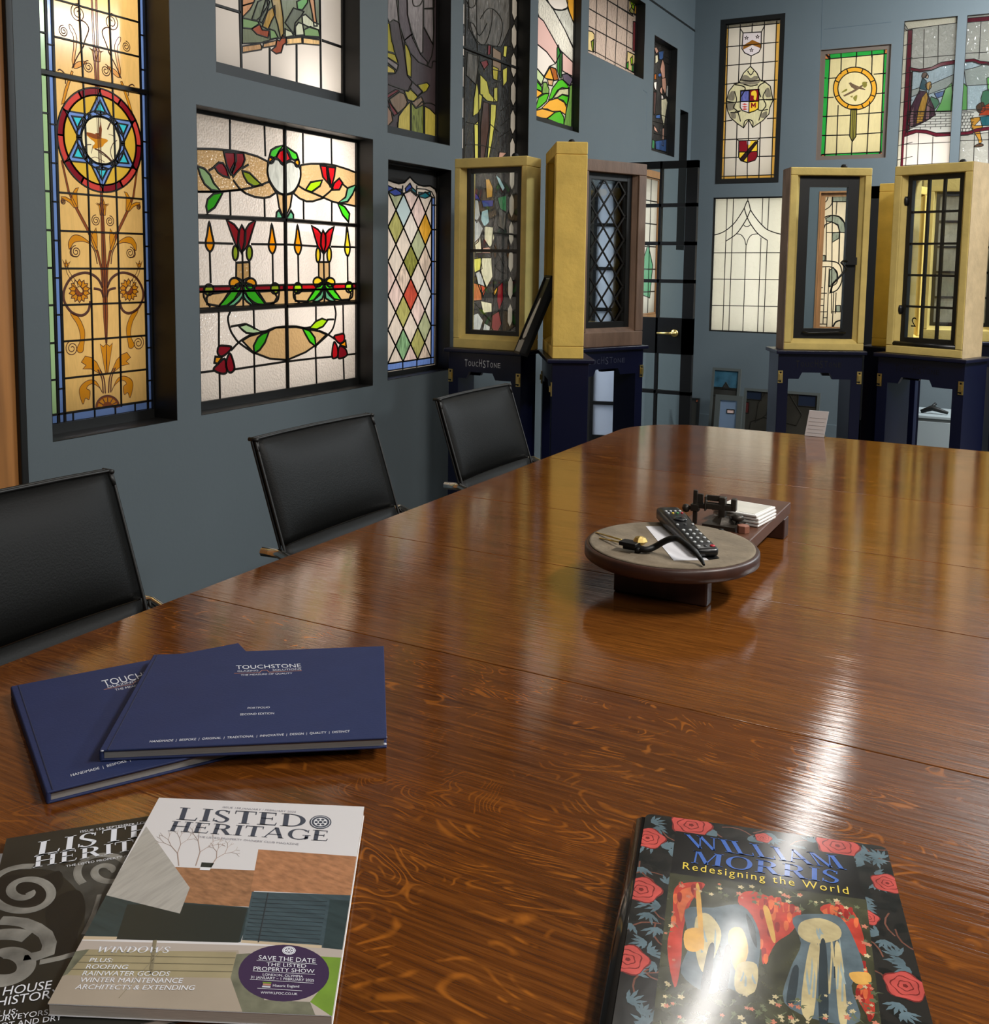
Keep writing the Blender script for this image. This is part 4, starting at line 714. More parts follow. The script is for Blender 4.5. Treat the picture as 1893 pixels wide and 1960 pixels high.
PA = [('gEdge', [(235, 235), (278, 250), (228, 1790), (190, 1790)], 'n'), ('gEdge', [(753, 200), (800, 190), (760, 1770), (700, 1765)], 'n'), ('gEdge', [(190, 1745), (740, 1722), (740, 1790), (190, 1800)], 'n'), ('gMantD', [(235, 235), (790, 190), (790, 230), (250, 280)], 'n'),
 ('gLilW', [(425, 325), (605, 315), (602, 470), (580, 515), (505, 552), (440, 522), (413, 480)]), ('gBrnC', [(425, 450), (515, 393), (602, 430), (600, 478), (515, 443), (422, 492)], 'n'),
 ('gMant', [(398, 785), (430, 720), (497, 655), (560, 720), (590, 785), (640, 808), (692, 850), (712, 950), (720, 990), (690, 1060), (680, 1125), (620, 1190), (520, 1257), (480, 1180), (430, 1262), (370, 1222), (300, 1160), (270, 1090), (258, 1010), (285, 900), (340, 830), (385, 818)]),
 ('gMantD', [(410, 760), (440, 740), (475, 750), (500, 770), (540, 748), (570, 755), (575, 775), (500, 800), (410, 785)], 'ns'), ('gMantD', [(385, 815), (440, 800), (560, 800), (600, 790), (560, 830), (430, 835)], 'ns'), ('gMantD', [(275, 960), (310, 900), (340, 910), (335, 985), (290, 990)], 'ns'), ('gMantD', [(640, 890), (680, 870), (700, 950), (650, 955)], 'ns'), ('gMantD', [(265, 1020), (330, 1010), (345, 1040), (330, 1080), (280, 1090)], 'ns'), ('gMantD', [(300, 1110), (350, 1120), (350, 1170), (310, 1160)], 'ns'), ('gMantD', [(610, 1120), (660, 1100), (650, 1160), (600, 1160)], 'ns'),
 ('gLilW', [(400, 895), (582, 880), (577, 1070), (540, 1095), (483, 1115), (415, 1090), (396, 1060)]), ('gBlueV', [(402, 900), (486, 893), (485, 1000), (399, 1004)]), ('gRedD', [(488, 890), (582, 880), (579, 996), (486, 1000)]), ('gLionY', [(484, 1004), (579, 998), (577, 1070), (540, 1095), (482, 1112)]),
 ('gLionY', [(510, 905), (545, 895), (560, 930), (550, 985), (530, 980), (530, 945), (505, 940)], 'ns'), ('gRedD', [(502, 1065), (502, 1015), (515, 1015), (527, 1035), (540, 1013), (551, 1013), (551, 1062), (538, 1062), (538, 1040), (527, 1055), (515, 1042), (515, 1065)], 'n'),
 ('gRedD', [(383, 1390), (566, 1385), (566, 1540), (542, 1582), (466, 1606), (402, 1586), (380, 1550)]), ('gLionY', [(470, 1388), (566, 1385), (566, 1492), (472, 1500)]), ('gLionY', [(385, 1500), (470, 1500), (468, 1604), (402, 1586), (382, 1550)]), ('gLilW', [(460, 1388), (500, 1387), (490, 1430), (465, 1430)], 'n'), ('gBlk', [(392, 1570), (545, 1398), (572, 1398), (425, 1592)], '')]
for c in ((458, 375), (567, 363), (507, 495)):
    PA.append(('gBlk', [(c[0]+(26 if k % 2 == 0 else 11)*math.cos(R(-90+36*k)), c[1]+(26 if k % 2 == 0 else 11)*math.sin(R(-90+36*k))) for k in range(10)], 'n')); PA.append(('gLilW', ell(c, 6, 6, 8), 'n'))
for y in (1030, 1055, 1078): PA.append(('gRose', [(412, y), (440, y-10), (470, y), (440, y+8)], 'n'))
LA = [([(280, 250), (235, 1770)],), ([(398, 240), (378, 820)],), ([(365, 1220), (350, 1770)],), ([(515, 230), (512, 320)],), ([(505, 550), (498, 655)],), ([(480, 1180), (478, 1390)],), ([(466, 1606), (465, 1770)],), ([(637, 215), (615, 800)],), ([(597, 1200), (580, 1760)],), ([(756, 205), (702, 1760)],)]
for k, (a, b) in enumerate((((250, 280), (785, 230)), ((250, 465), (775, 415)), ((245, 650), (768, 603)), ((240, 833), (400, 815)), ((225, 1200), (320, 1185)), ((220, 1380), (745, 1355)), ((215, 1560), (385, 1552)), ((205, 1742), (733, 1725)), ((600, 800), (763, 790)), ((660, 1170), (750, 1165)), ((565, 1545), (740, 1540)), ((235, 1018), (400, 1005)), ((580, 985), (755, 978)), ((345, 1100), (400, 1095)))): LA.append(([a, b],))
LA += [([(345, 835), (420, 850), (445, 880), (400, 960)], 's', .009), ([(640, 810), (590, 840), (575, 880), (600, 960)], 's', .009), ([(340, 900), (360, 990), (330, 1060), (370, 1100), (400, 1200)], 's', .008), ([(650, 890), (620, 960), (650, 1040), (610, 1100), (580, 1190)], 's', .008), ([(400, 790), (500, 800), (590, 790)], 's', .009), ([(430, 830), (500, 850), (570, 835)], 's', .009), ([(330, 1010), (260, 1000)], ''), ([(650, 985), (715, 985)], ''), ([(300, 1110), (370, 1110), (400, 1090)], 's'), ([(670, 1080), (600, 1090), (570, 1080)], 's'), ([(430, 1262), (440, 1200), (480, 1180), (520, 1200), (520, 1255)], 's'), ([(470, 700), (500, 740), (530, 700)], 's')]
LA += [([(398, 285), (425, 325)],), ([(637, 255), (605, 315)],), ([(380, 1390), (360, 1370)],), ([(566, 1385), (590, 1365)],)]
panel('armorial window with three heraldic shields, in a black frame on the far wall', 'F', rA, .03, gPl, N2M(PA), LA, .008, FOLD(.8), crop=(1340, 0, 5.157), flush=.036, bead=.004)

rB = wrect('F', (1566.5, 200), (1700, 200), (1640, 90), (1625, 304))
gCreY = G('cream_quarry', '#e0d4a6', streak=.04, rough=.06); gGrB = G('border_green', '#2fa84a'); gRing = G('ring_amber', '#e3aa3a'); gCor = G('corner_orange', '#d98a52'); gSword = G('sword_olive', '#86813f', streak=.1); gBirdB = G('bird_brown', '#6d5a48', streak=.2)
PB = [('gGrB', [(150, 500), (262, 590), (205, 1605), (100, 1660)]), ('gGrB', [(820, 480), (900, 440), (850, 1650), (775, 1580)]), ('gGrB', [(150, 480), (900, 430), (870, 548), (255, 604)]), ('gGrB', [(100, 1680), (180, 1585), (812, 1558), (860, 1680)]), ('gCor', [(100, 1590), (208, 1588), (208, 1700), (100, 1700)]), ('gCor', [(768, 1562), (860, 1560), (860, 1700), (765, 1700)]), ('gCor', [(180, 540), (260, 530), (258, 606), (190, 608)]), ('gCor', [(825, 490), (900, 480), (880, 550), (822, 552)]),
 ('gRing', ell((518, 908), 222, 219, 40)), ('gCreY', ell((516, 910), 174, 172, 40)), ('gSword', [(475, 1120), (535, 1118), (527, 1400), (490, 1455), (463, 1398)]),
 ('gBirdB', [(452, 852), (475, 845), (495, 860), (545, 882), (625, 915), (620, 925), (560, 912), (520, 920), (480, 895)], 'n'), ('gBirdB', [(395, 980), (500, 925), (560, 890), (640, 838), (645, 850), (580, 900), (510, 945), (410, 992)], 'n'), ('gSword', [(590, 850), (630, 840), (640, 880), (610, 900)], 'ns'), ('gSword', [(500, 1000), (540, 975), (530, 1035), (510, 1030)], 'ns'), ('gSword', [(380, 945), (430, 910), (435, 930), (390, 950)], 'ns'), ('gSword', [(465, 990), (495, 980), (490, 1005)], 'n')]
LB = [([(378, 590), (372, 760)],), ([(345, 1080), (325, 1610)],), ([(535, 540), (525, 690)],), ([(488, 1450), (480, 1610)],), ([(695, 560), (688, 770)],), ([(668, 1040), (638, 1600)],), ([(240, 806), (335, 798)],), ([(710, 762), (840, 750)],), ([(228, 1003), (300, 998)],), ([(730, 962), (835, 955)],), ([(210, 1197), (470, 1182)],), ([(535, 1172), (825, 1152)],), ([(195, 1392), (460, 1385)],), ([(528, 1378), (815, 1360)],), ([(498, 1120), (490, 1450)], '', .004), ([(515, 1120), (500, 1440)], '', .004)]
for k in range(8):
    a = 22+45*k; LB.append(([(518+222*math.cos(R(a)), 908+219*math.sin(R(a))), (516+174*math.cos(R(a)), 910+172*math.sin(R(a)))],))
for y in (800, 1000, 1195, 1390): LB += [([(110, y+5), (225, y)],), ([(790, y-45), (880, y-52)],)]
for x in (375, 535, 690): LB += [([(x, 480), (x, 590)],), ([(x-52, 1570), (x-55, 1680)],)]
M_taupe = mat('taupe_frame', '#6a5c52', .5)
panel('cream window with a green border, a bird roundel and a sword shape below', 'F', rB, .03, gCreY, N2M(PB), LB, .008, FOLD(.85), crop=(1540, 0, 5.363), frame=M_taupe, bead=.03, flush=0)

gWave = G('rolled_clear', '#b9b8b0', tex=('n', 26, 1.0), rough=.05); gMar = G('maroon', '#6b2433', streak=.1, rough=.1); gCrm = G('cream_strip', '#e4ddc8', tex=('n', 60, .5)); gSkyP = G('pale_sky', '#aebfc8', tex=('n', 40, .6), streak=.1); gMtn = G('mountain', '#a3aaa6', tex=('n', 40, .4)); gHedge = G('hedge', '#6fae66'); gHedgeD = G('hedge_dark', '#4f7c62'); gPur = G('gown_purple', '#4c3140', streak=.2); gPurL = G('gown_mauve', '#8a6a70', streak=.15); gTeB = G('bodice_teal', '#274f5a'); gGoldG = G('gown_gold', '#b58a3c', streak=.25); gBrick2 = G('paving_white', '#dcdcd6'); gFace = G('face', '#cfb39c'); gHair = G('hair_brown', '#5c4638', streak=.2); gRedJ = G('jerkin_red', '#b34a2c', streak=.1); gTealJ = G('skirt_teal', '#2f6872', streak=.15); gOchJ = G('hose_ochre', '#cf9740')
def brick_lines(x0, x1, y0, y1, n, slope=-.03):
    o = []
    for k in range(n):
        y = y0+(y1-y0)*k/n; o.append(([(x0, y), (x1, y+(x1-x0)*slope)], '', .004))
        yb = y+(y1-y0)/n
        for j in range(4):
            x = x0+(x1-x0)*((j+.5*(k % 2)+.25)/4.2); o.append(([(x, y+(x-x0)*slope), (x-6, yb+(x-x0)*slope)], '', .004))
    return o
rC = wrect('F', (1724, 180), (1824, 180), (1780, 36), 1.72)
PC = [('gCrm', [(900, 200), (1062, 320), (975, 1900), (900, 1900)], ''), ('gMar', [(1062, 310), (1108, 308), (1028, 1900), (975, 1900)]), ('gCrm', [(1000, 200), (1560, 150), (1560, 235), (1060, 300)], ''),
 ('gSkyP', [(1100, 735), (1300, 720), (1400, 680), (1540, 655), (1500, 1150), (1085, 1150)]), ('gMtn', [(1290, 870), (1540, 760), (1540, 870), (1270, 970)]), ('gMtn', [(1080, 930), (1180, 900), (1180, 960), (1085, 1000)]), ('gCobalt2', [(1330, 960), (1440, 930), (1420, 985), (1360, 1010)], ''), ('gHedgeD', [(1260, 1080), (1300, 990), (1370, 1020), (1385, 1060), (1340, 1120)]), ('gHedge', [(1345, 1145), (1400, 1050), (1440, 920), (1510, 850), (1530, 1140)]), ('gBrick2', [(1055, 1145), (1530, 1140), (1500, 1370), (1350, 1365), (1250, 1335), (1140, 1330), (1040, 1350)]),
 ('gPur', [(1050, 1275), (1090, 1100), (1178, 930), (1252, 940), (1330, 1100), (1342, 1180), (1270, 1230), (1150, 1292), (1100, 1305)]), ('gPurL', [(1055, 1250), (1120, 1090), (1120, 1290), (1075, 1300)]), ('gGoldG', [(1205, 1000), (1255, 940), (1268, 1000), (1212, 1250), (1145, 1272), (1165, 1130)]), ('gPurL', [(1255, 1060), (1270, 1010), (1290, 1100), (1280, 1220), (1240, 1230)]), ('gTeB', [(1180, 900), (1210, 798), (1250, 830), (1252, 930), (1185, 912)]), ('gGoldG', [(1240, 870), (1290, 838), (1302, 890), (1270, 925)], 's'), ('gHair', [(1203, 790), (1215, 750), (1250, 745), (1258, 770), (1235, 800)], 's'), ('gFace', [(1240, 790), (1258, 765), (1272, 780), (1262, 805)], 's'),
 ('gMar', [(1075, 690), (1180, 710), (1300, 690), (1400, 640), (1560, 615), (1560, 655), (1400, 680), (1300, 725), (1180, 742), (1072, 720)]), ('gMar', [(1035, 1362), (1140, 1330), (1250, 1335), (1350, 1365), (1520, 1355), (1520, 1392), (1350, 1402), (1250, 1370), (1150, 1362), (1030, 1402)]), ('gWht', [(1025, 1405), (1150, 1364), (1250, 1372), (1350, 1404), (1520, 1394), (1500, 1900), (1000, 1900)], 'n'), ('gMar', [(1085, 740), (1110, 740), (1075, 1330), (1045, 1350)])]
LC = [([(1228, 300), (1220, 700)], '', .005), ([(1375, 260), (1368, 655)], '', .005), ([(1080, 603), (1560, 562)], '', .005), ([(1172, 1362), (1150, 1900)], '', .005), ([(1318, 1400), (1300, 1900)], '', .005), ([(1020, 1482), (1500, 1458)], '', .005), ([(1010, 1700), (1500, 1670)], '', .005)]+brick_lines(1060, 1500, 1150, 1335, 7)
for y in range(300, 1900, 145): LC.append(([(900, y+50), (1108, y)], '', .005))
panel('pictorial window of a lady in a purple gown on a paved path between maroon waves', 'F', rC, .025, gWave, N2M(PC), LC, .005, [(.5, .22, .9, .4, 1.5, NEUT), (.5, .7, .9, .5, .3, NEUT)], crop=(1540, 0, 5.363), bead=0)
rD = wrect('F', (1843, 180), (1950, 180), (1870, 28), 1.72)
PD = [('gMar', [(1640, 190), (2200, 140), (2200, 185), (1640, 235)]), ('gSkyP', [(1620, 640), (1740, 630), (1790, 655), (2200, 680), (2200, 1100), (1600, 1150)]), ('gMtn', [(1640, 720), (1760, 690), (1893, 640), (2200, 660), (2200, 850), (1660, 880)]), ('gHedge', [(1610, 830), (1670, 890), (1668, 1132), (1600, 1132)]), ('gHedge', [(1870, 800), (2000, 760), (2000, 930), (1880, 930)]), ('gHedgeD', [(1810, 1010), (1830, 940), (1890, 915), (2200, 920), (2200, 1100), (1815, 1090)]), ('gBrick2', [(1600, 1130), (2200, 1100), (2200, 1330), (1580, 1390)]), ('gHair', [(1762, 1092), (1830, 1048), (1852, 1130), (1790, 1158)], 's'), ('gRedJ', [(1825, 1100), (1900, 1058), (2000, 1080), (2000, 1180), (1790, 1185)]), ('gTealJ', [(1798, 1200), (2000, 1175), (1990, 1285), (1822, 1292)]), ('gOchJ', [(1703, 1212), (1800, 1200), (1802, 1230), (1745, 1290), (1832, 1290), (1800, 1350), (1822, 1452), (1795, 1482), (1778, 1420), (1718, 1322)]), ('gHair', [(1738, 1507), (1790, 1472), (1832, 1482), (1822, 1502)], 's'),
 ('gMar', [(1600, 615), (1740, 603), (1800, 625), (2200, 670), (2200, 705), (1790, 660), (1720, 635), (1600, 645)]), ('gMar', [(1560, 1355), (1680, 1350), (1760, 1320), (1893, 1300), (2200, 1290), (2200, 1325), (1893, 1335), (1760, 1355), (1680, 1388), (1560, 1392)])]
LD2 = [([(1812, 220), (1790, 610)], '', .005), ([(1630, 548), (2200, 520)], '', .005), ([(1745, 1380), (1725, 1900)], '', .005), ([(1890, 1340), (1885, 1900)], '', .005), ([(1560, 1447), (2200, 1420)], '', .005)]+brick_lines(1600, 1740, 1160, 1350, 6)
PD = PD[:6]+PD[6:]
panel('pictorial window of a jester with ochre hose, at the right edge of the picture', 'F', rD, .025, gWave, N2M(PD), LD2, .005, [(.5, .22, .9, .4, 1.3, NEUT), (.5, .7, .9, .5, .3, NEUT)], crop=(1540, 0, 5.363), bead=0)

rE = wrect('F', (1362, 500), (1507, 500), (1430, 377.5), (1420, 636))
gRip = G('rippled_pale', '#d7d6c8', tex=('n', 30, .5), rough=.08)
LE = [([(300, 215), (248, 1720)],), ([(370, 215), (315, 1720)],), ([(527, 200), (527, 260)],), ([(508, 740), (470, 1720)],), ([(692, 215), (682, 520)],), ([(672, 660), (632, 1720)],), ([(762, 215), (745, 580)],), ([(742, 690), (698, 1720)],), ([(100, 830), (1000, 828)],), ([(90, 1118), (1000, 1127)],), ([(80, 1408), (1000, 1424)],), ([(250, 1700), (250, 1720)],),
 ([(120, 640), (200, 622), (280, 585), (370, 510), (430, 430), (485, 340), (527, 255), (560, 360), (620, 450), (680, 520), (750, 578), (880, 622), (1000, 640)], 's', .008), ([(285, 700), (400, 620), (480, 510), (520, 440), (555, 360)], 's', .008), ([(488, 340), (520, 440), (570, 530), (640, 620), (742, 692)], 's', .008), ([(475, 515), (500, 538), (530, 538), (562, 515)], 's'), ([(400, 620), (450, 630), (490, 680), (508, 745), (530, 680), (570, 632), (640, 620)], 's')]
panel('clear leaded window with crossing ogee curves low on the far wall', 'F', rE, .03, gRip, [], LE, .0065, FOLD(1.0), crop=(1340, 340, 5.763), bead=.008)
# oak framed art-deco light on the far wall, seen through the black casement
rF = wrect('F', (1566, 500), (1625, 500), (1590, 369), (1590, 633))
M_oak = mat('oak_light', '#a9784c', .5, var=.2, vscale=6, stretch=(6, 6, .6))
gDec = G('deco_cream', '#e9dcc4', streak=.05); gDecG = G('deco_grey', '#8f988c', streak=.3)
PF = [('gDecG', [(1460, 200), (1620, 195), (1620, 265), (1455, 265)]), ('gDecG', [(1385, 450), (1455, 415), (1530, 430), (1590, 500), (1605, 610), (1540, 600), (1520, 530), (1460, 490), (1395, 480)]), ('gDecG', [(1460, 610), (1540, 600), (1530, 670), (1455, 715)]), ('gDecG', [(1430, 1020), (1470, 990), (1510, 1060), (1510, 1120), (1425, 1200)]), ('gDecG', [(1500, 1410), (1548, 1410), (1545, 1480), (1500, 1480)]), ('gDecG', [(1340, 860), (1380, 860), (1378, 920), (1340, 920)])]
LF = [([(1370, 190), (1360, 450)],), ([(1370, 360), (1430, 320), (1460, 265), (1462, 200)], 's'), ([(1368, 280), (1400, 250), (1412, 205)], 's'), ([(1510, 265), (1500, 410)],), ([(1460, 265), (1450, 1500)],), ([(1300, 600), (1320, 500), (1370, 440), (1460, 415), (1550, 440), (1600, 520), (1605, 610)], 's', .009), ([(1345, 920), (1350, 600), (1380, 520), (1450, 488), (1520, 520), (1540, 600), (1530, 940)], '', .009), ([(1395, 470), (1390, 920)],), ([(1395, 605), (1600, 605)],), ([(1455, 715), (1530, 670)],), ([(1290, 858), (1380, 858)],), ([(1290, 922), (1440, 922), (1530, 950), (1565, 1040), (1560, 1150), (1510, 1240), (1425, 1275)], 's', .009), ([(1335, 985), (1440, 985), (1505, 1030), (1518, 1100), (1500, 1170), (1425, 1205)], 's', .008), ([(1335, 860), (1322, 1210)],), ([(1385, 985), (1355, 1620)],), ([(1425, 1000), (1395, 1700)],), ([(1275, 1213), (1355, 1213)],), ([(1270, 1275), (1400, 1275)],), ([(1315, 1275), (1300, 1680)],), ([(1475, 1265), (1455, 1700)],), ([(1310, 1340), (1360, 1340)],), ([(1308, 1410), (1360, 1410)],), ([(1306, 1480), (1400, 1480)],), ([(1355, 1545), (1400, 1545)],), ([(1300, 1615), (1395, 1615)],), ([(1500, 1265), (1490, 1500)],), ([(1455, 1480), (1560, 1480)],), ([(1460, 1660), (1500, 1590), (1590, 1570)], 's', .012)]
panel('oak framed art deco leaded light on the far wall, seen through the black casement', 'F', rF, .03, gDec, N2M(PF), LF, .007, [(.5, .5, .9, .9, 1.5, WARM)], crop=(1340, 340, 5.763), frame=M_oak, bead=.028, flush=.012, framelabel='light oak frame')
M_pinkwood = mat('pale_pink_wood', '#c3a298', .5, var=.1, vscale=10)
# oak framed leaded light in the left wall beyond the open door
pq = left_plane(XW)
rG = (pq.px(1222, 400)[0], pq.px(1258, 600)[1], pq.px(1263, 400)[0], pq.px(1258, 342)[1])
du_, dv_ = rG[2]-rG[0], rG[3]-rG[1]
panel('oak framed leaded light in the left wall, seen through the black glazed door', 'L', rG, .02, gPl, [(gTeal, [(rG[0]+du_*a, rG[1]+dv_*b) for a, b in ((.35, .15), (.75, .12), (.85, .36), (.6, .52), (.3, .35))], 'p')],
 [([(rG[0], rG[1]+dv_*k/6), (rG[2], rG[1]+dv_*k/6)], 'p', .009) for k in range(1, 6)]+[([(rG[0]+du_*k/3, rG[1]), (rG[0]+du_*k/3, rG[3])], 'p', .009) for k in (1, 2)], .008, [(.5, .5, .9, .9, 1.3, NEUT)], frame=M_oak, bead=.01, flush=.05, boxd=.07, framelabel='light oak frame')
# ---------------------------------------------------------------- shell
DOORWAY = (5.9, 0, 6.46, 1.88)
HOLES_L.append(DOORWAY)
wall('wall_left', left_plane(XW), -3.5, 0, YW, CEIL, HOLES_L)
wall('wall_far', far_plane(YW), XW, 0, 4.5, CEIL, HOLES_F)
def slab(name, a, b, m): o = MB().box(a, b).build(name, m); o['kind'] = 'structure'; return o
slab('wall_right', (4.5, -3.5, 0), (4.6, YW, CEIL), M_wall); slab('wall_near', (XW, -3.6, 0), (4.5, -3.5, CEIL), M_wall)
M_floor = mat('floor_carpet', '#4b4742', .9, var=.2, vscale=60); M_ceil = mat('ceiling_paint', '#c9ccca', .8)
slab('floor', (-4.6, -3.6, -.05), (4.6, YW+.3, 0), M_floor); slab('ceiling', (XW-.1, -3.6, CEIL), (4.6, YW+.1, CEIL+.06), M_ceil)
slab('baseboard_left', (XW, -3.5, 0), (XW+.018, 5.8, .14), M_wall); slab('baseboard_far', (XW, YW-.018, 0), (4.5, YW, .14), M_wall)
# dark shadow gap running along the left wall, thin panel joints
pw = left_plane(XW)
a, b = pw.px(1244.4, 0), pw.px(1330, 59.3)
mb = MB(); pbox(mb, pw, 1.0, (a[1]+b[1])/2-.007, YW, (a[1]+b[1])/2+.007, 0, .004); o = mb.build('trim_1', M_black); o['kind'] = 'structure'
M_seam = mat('paint_seam', '#4c5a63', .6)
mb = MB()
for (p, q) in (((1231, 172), (1239, 178)), ((1238, 178), (1237, 250))): ribbons('s', pw, [([pw.px(*p), pw.px(*q)], .006, False)], None, None, .001, 0, mb, False)
pf = far_plane(YW)
for (p, q) in (((1577, 56), (1706, 42)), ((1574, 0), (1572, 92))): ribbons('s', pf, [([pf.px(*p), pf.px(*q)], .004, False)], None, None, .001, 0, mb, False)
o = mb.build('trim_2', M_seam); o['kind'] = 'structure'
# passage behind the doorway: white walls with their own lamp
mb = MB(); mb.box((-4.4, 5.2, 0), (-4.38, 7.4, 2.05)).box((-4.4, 7.38, 0), (-2.6, 7.4, 2.05)).box((-4.4, 5.2, 0), (-2.6, 5.22, 2.05)).box((-4.4, 5.2, 2.03), (-2.6, 7.4, 2.05))
o = mb.build('wall_passage', mat('passage_white', '#d9dde4', .7)); o['kind'] = 'structure'
area('passage_lamp', (-3.5, 6.0, 2.0), (-3.5, 6.0, 0), .8, .8, 40, COOL)
mb = MB(); mb.box((XW-.05, 5.86, 0), (XW+.01, 5.9, 1.92)).box((XW-.05, 6.46, 0), (XW+.01, 6.48, 1.92)).box((XW-.05, 5.86, 1.88), (XW+.01, 6.48, 1.92)); o = mb.build('trim_3', M_black); o['kind'] = 'structure'
# pine door with a black frame at the left edge
t = bpy.data.objects.new('door_1', None); COL.objects.link(t); t['kind'] = 'structure'; WM[t.name] = Matrix.Identity(4)
M_pine = mat('pine', '#a8713c', .45, var=.28, vscale=5, stretch=(5, 5, .35))
yp0, yp1 = 1.795-.76, pw.px(21, 870)[0]; yb1 = pw.px(35, 870)[0]
mb = MB(); mb.box((XW, yp1-.1, 0), (XW+.03, yp1, 2.6)).box((XW, .95, 0), (XW+.03, 1.05, 2.6))
for z in (0, .88, 2.45): mb.box((XW, 1.05, z), (XW+.028, yp1-.1, z+.12))
mb.build('stile_and_rail', M_pine, t)
mb = MB(); mb.box((XW, .95, .1), (XW+.015, yp1-.1, 2.5)); mb.build('door_panel', M_pine, t)
mb = MB(); mb.box((XW, yp1, 0), (XW+.045, yb1, 3.2)); mb.build('door_frame', M_black, t, .004)
# open black glazed door leaf
t = bpy.data.objects.new('door_2', None); COL.objects.link(t); t['kind'] = 'structure'; WM[t.name] = Matrix.Identity(4)
yD = 6.50; fp = far_plane(yD)
x0, x1 = -2.485, fp.px(1335, 400)[0]; zt = fp.px(1300, 308)[1]; fp.crop(1000, 260, 4.456)
xs = fp.z((1395, 700))[0]; xm = (fp.z((1150, 900))[0], fp.z((1188, 900))[0]); zb = (fp.z((1380, 1557))[1], fp.z((1380, 1865))[1]); zr = fp.z((1380, 275))[1]
mb = MB()
def db(u0, v0, u1, v1): pbox(mb, fp, u0, v0, u1, v1, -.02, .02)
db(xs, .01, x1, zt); db(x0, .01, x0+.05, zt); db(x0, zr, x1, zt); db(x0, zb[1], x1, zb[0]); db(x0, .01, x1, .16); db(xm[0]+.012, .01, xm[1]-.004, zt)
for y in (590, 918, 1242): v = fp.z((1385, y))[1]; db(x0, v-.012, x1, v+.012)
v = fp.px(1310, 753)[1]; db(x0, v-.012, x1, v+.012)
mb.build('door_leaf', M_black2, t)
mb = MB(); pbox(mb, fp, x0+.06, .15, xs, zr, -.003, .003); mb.build('door_glass', CG, t)
hc = fp.z((1305, 1682)); he = fp.z((1172, 1678))
mb = MB(); M3 = Matrix.Translation(fp.p3(hc, .02)) @ Matrix.Rotation(R(90), 4, 'X')
mb.lathe([(.026, 0), (.026, .006), (.018, .010), (.012, .012), (.011, .04), (.008, .045)], (0, 0, 0), 24, 0, 'Z', M3)
mb.tube([fp.p3(hc, .055), fp.p3(hc+(he-hc)*.3, .062), fp.p3(he, .06)], [.011, .010, .007], 10)
mb.build('door_handle', M_brass, t)
# black glazed screen beyond the doorway in the passage
t = thing('glazed_screen', 'black-barred white screen in the bright passage, glimpsed through the diamond lattice', 'screen', (-3.12, 6.75, 0))
mb = MB(); Ms = Matrix.Translation((-3.12, 6.75, 0)) @ Matrix.Rotation(R(20), 4, 'Z')
mb.box((-.45, -.02, 0), (-.38, .02, 2.0), Ms).box((.20, -.02, 0), (.275, .02, 2.0), Ms)
for z in (0, .3, .75, 1.0, 1.3, 1.62, 1.93): mb.box((-.45, -.018, z), (.46, .018, z+(.07 if z in (0, 1.93) else .025)), Ms)
for x in (-.13, .03): mb.box((x-.012, -.02, 0), (x+.012, .02, 2), Ms)
mb.build('glazing_bars', M_black2, t)
mb = MB().box((-.4, -.005, .05), (.46, .005, 1.95), Ms); mb.build('pane', mat('obscure_white', '#cfd6e2', .6), t)
# ceiling tubes, plus the broad fill lamps added out of view
M_tube = bpy.data.materials.new('lamp_tube'); M_tube.use_nodes = True
bb = M_tube.node_tree.nodes['Principled BSDF']; bb.inputs['Emission Color'].default_value = (.95, .98, 1, 1); bb.inputs['Emission Strength'].default_value = 1.5
M_fix = mat('fitting_white', '#e6e6e2', .4)
for k, (tx, y0, y1, tw, p, tc) in enumerate(TUBES):
    t = thing('ceiling_light', ['slim white ceiling tube light nearest the far wall', 'slim white ceiling tube light above the far end of the table', 'unseen broad white ceiling light added as fill beside the near half of the table', 'unseen broad white ceiling light added as fill behind the viewer', 'unseen broad white ceiling light added as fill on the open side of the far end'][k], 'ceiling light', (tx, (y0+y1)/2, 3.44))
    mb = MB().box((tx-tw/2-.01, y0-.03, 3.405), (tx+tw/2+.01, y1+.03, 3.5)); mb.build('fitting', M_fix, t, .006)
    mb = MB(); mb.box((tx-tw/2, y0, 3.392), (tx+tw/2, y1, 3.404)); mb.build('diffuser', M_tube, t)

t = thing('added_wall_washer', 'unseen white tilted wall-washer light under the ceiling, added to brighten the far wall', 'ceiling light', tuple(WASH+Vector((0, 0, .17))))
Mw = Matrix.Translation(WASH) @ WDIR.to_track_quat('-Z', 'Y').to_matrix().to_4x4()
MB().box((-.47, -.09, -.03), (.47, .09, .06), Mw).build('housing', M_fix, t, .004)
MB().box((-.45, -.07, -.036), (.45, .07, -.03), Mw).build('diffuser', M_tube, t)
for s_ in (-.3, .3): MB().tube([Mw @ Vector((s_, 0, .05)), Vector(((Mw @ Vector((s_, 0, .05))).x, (Mw @ Vector((s_, 0, .05))).y, CEIL))], .012, 10).build('bracket', M_fix, t)
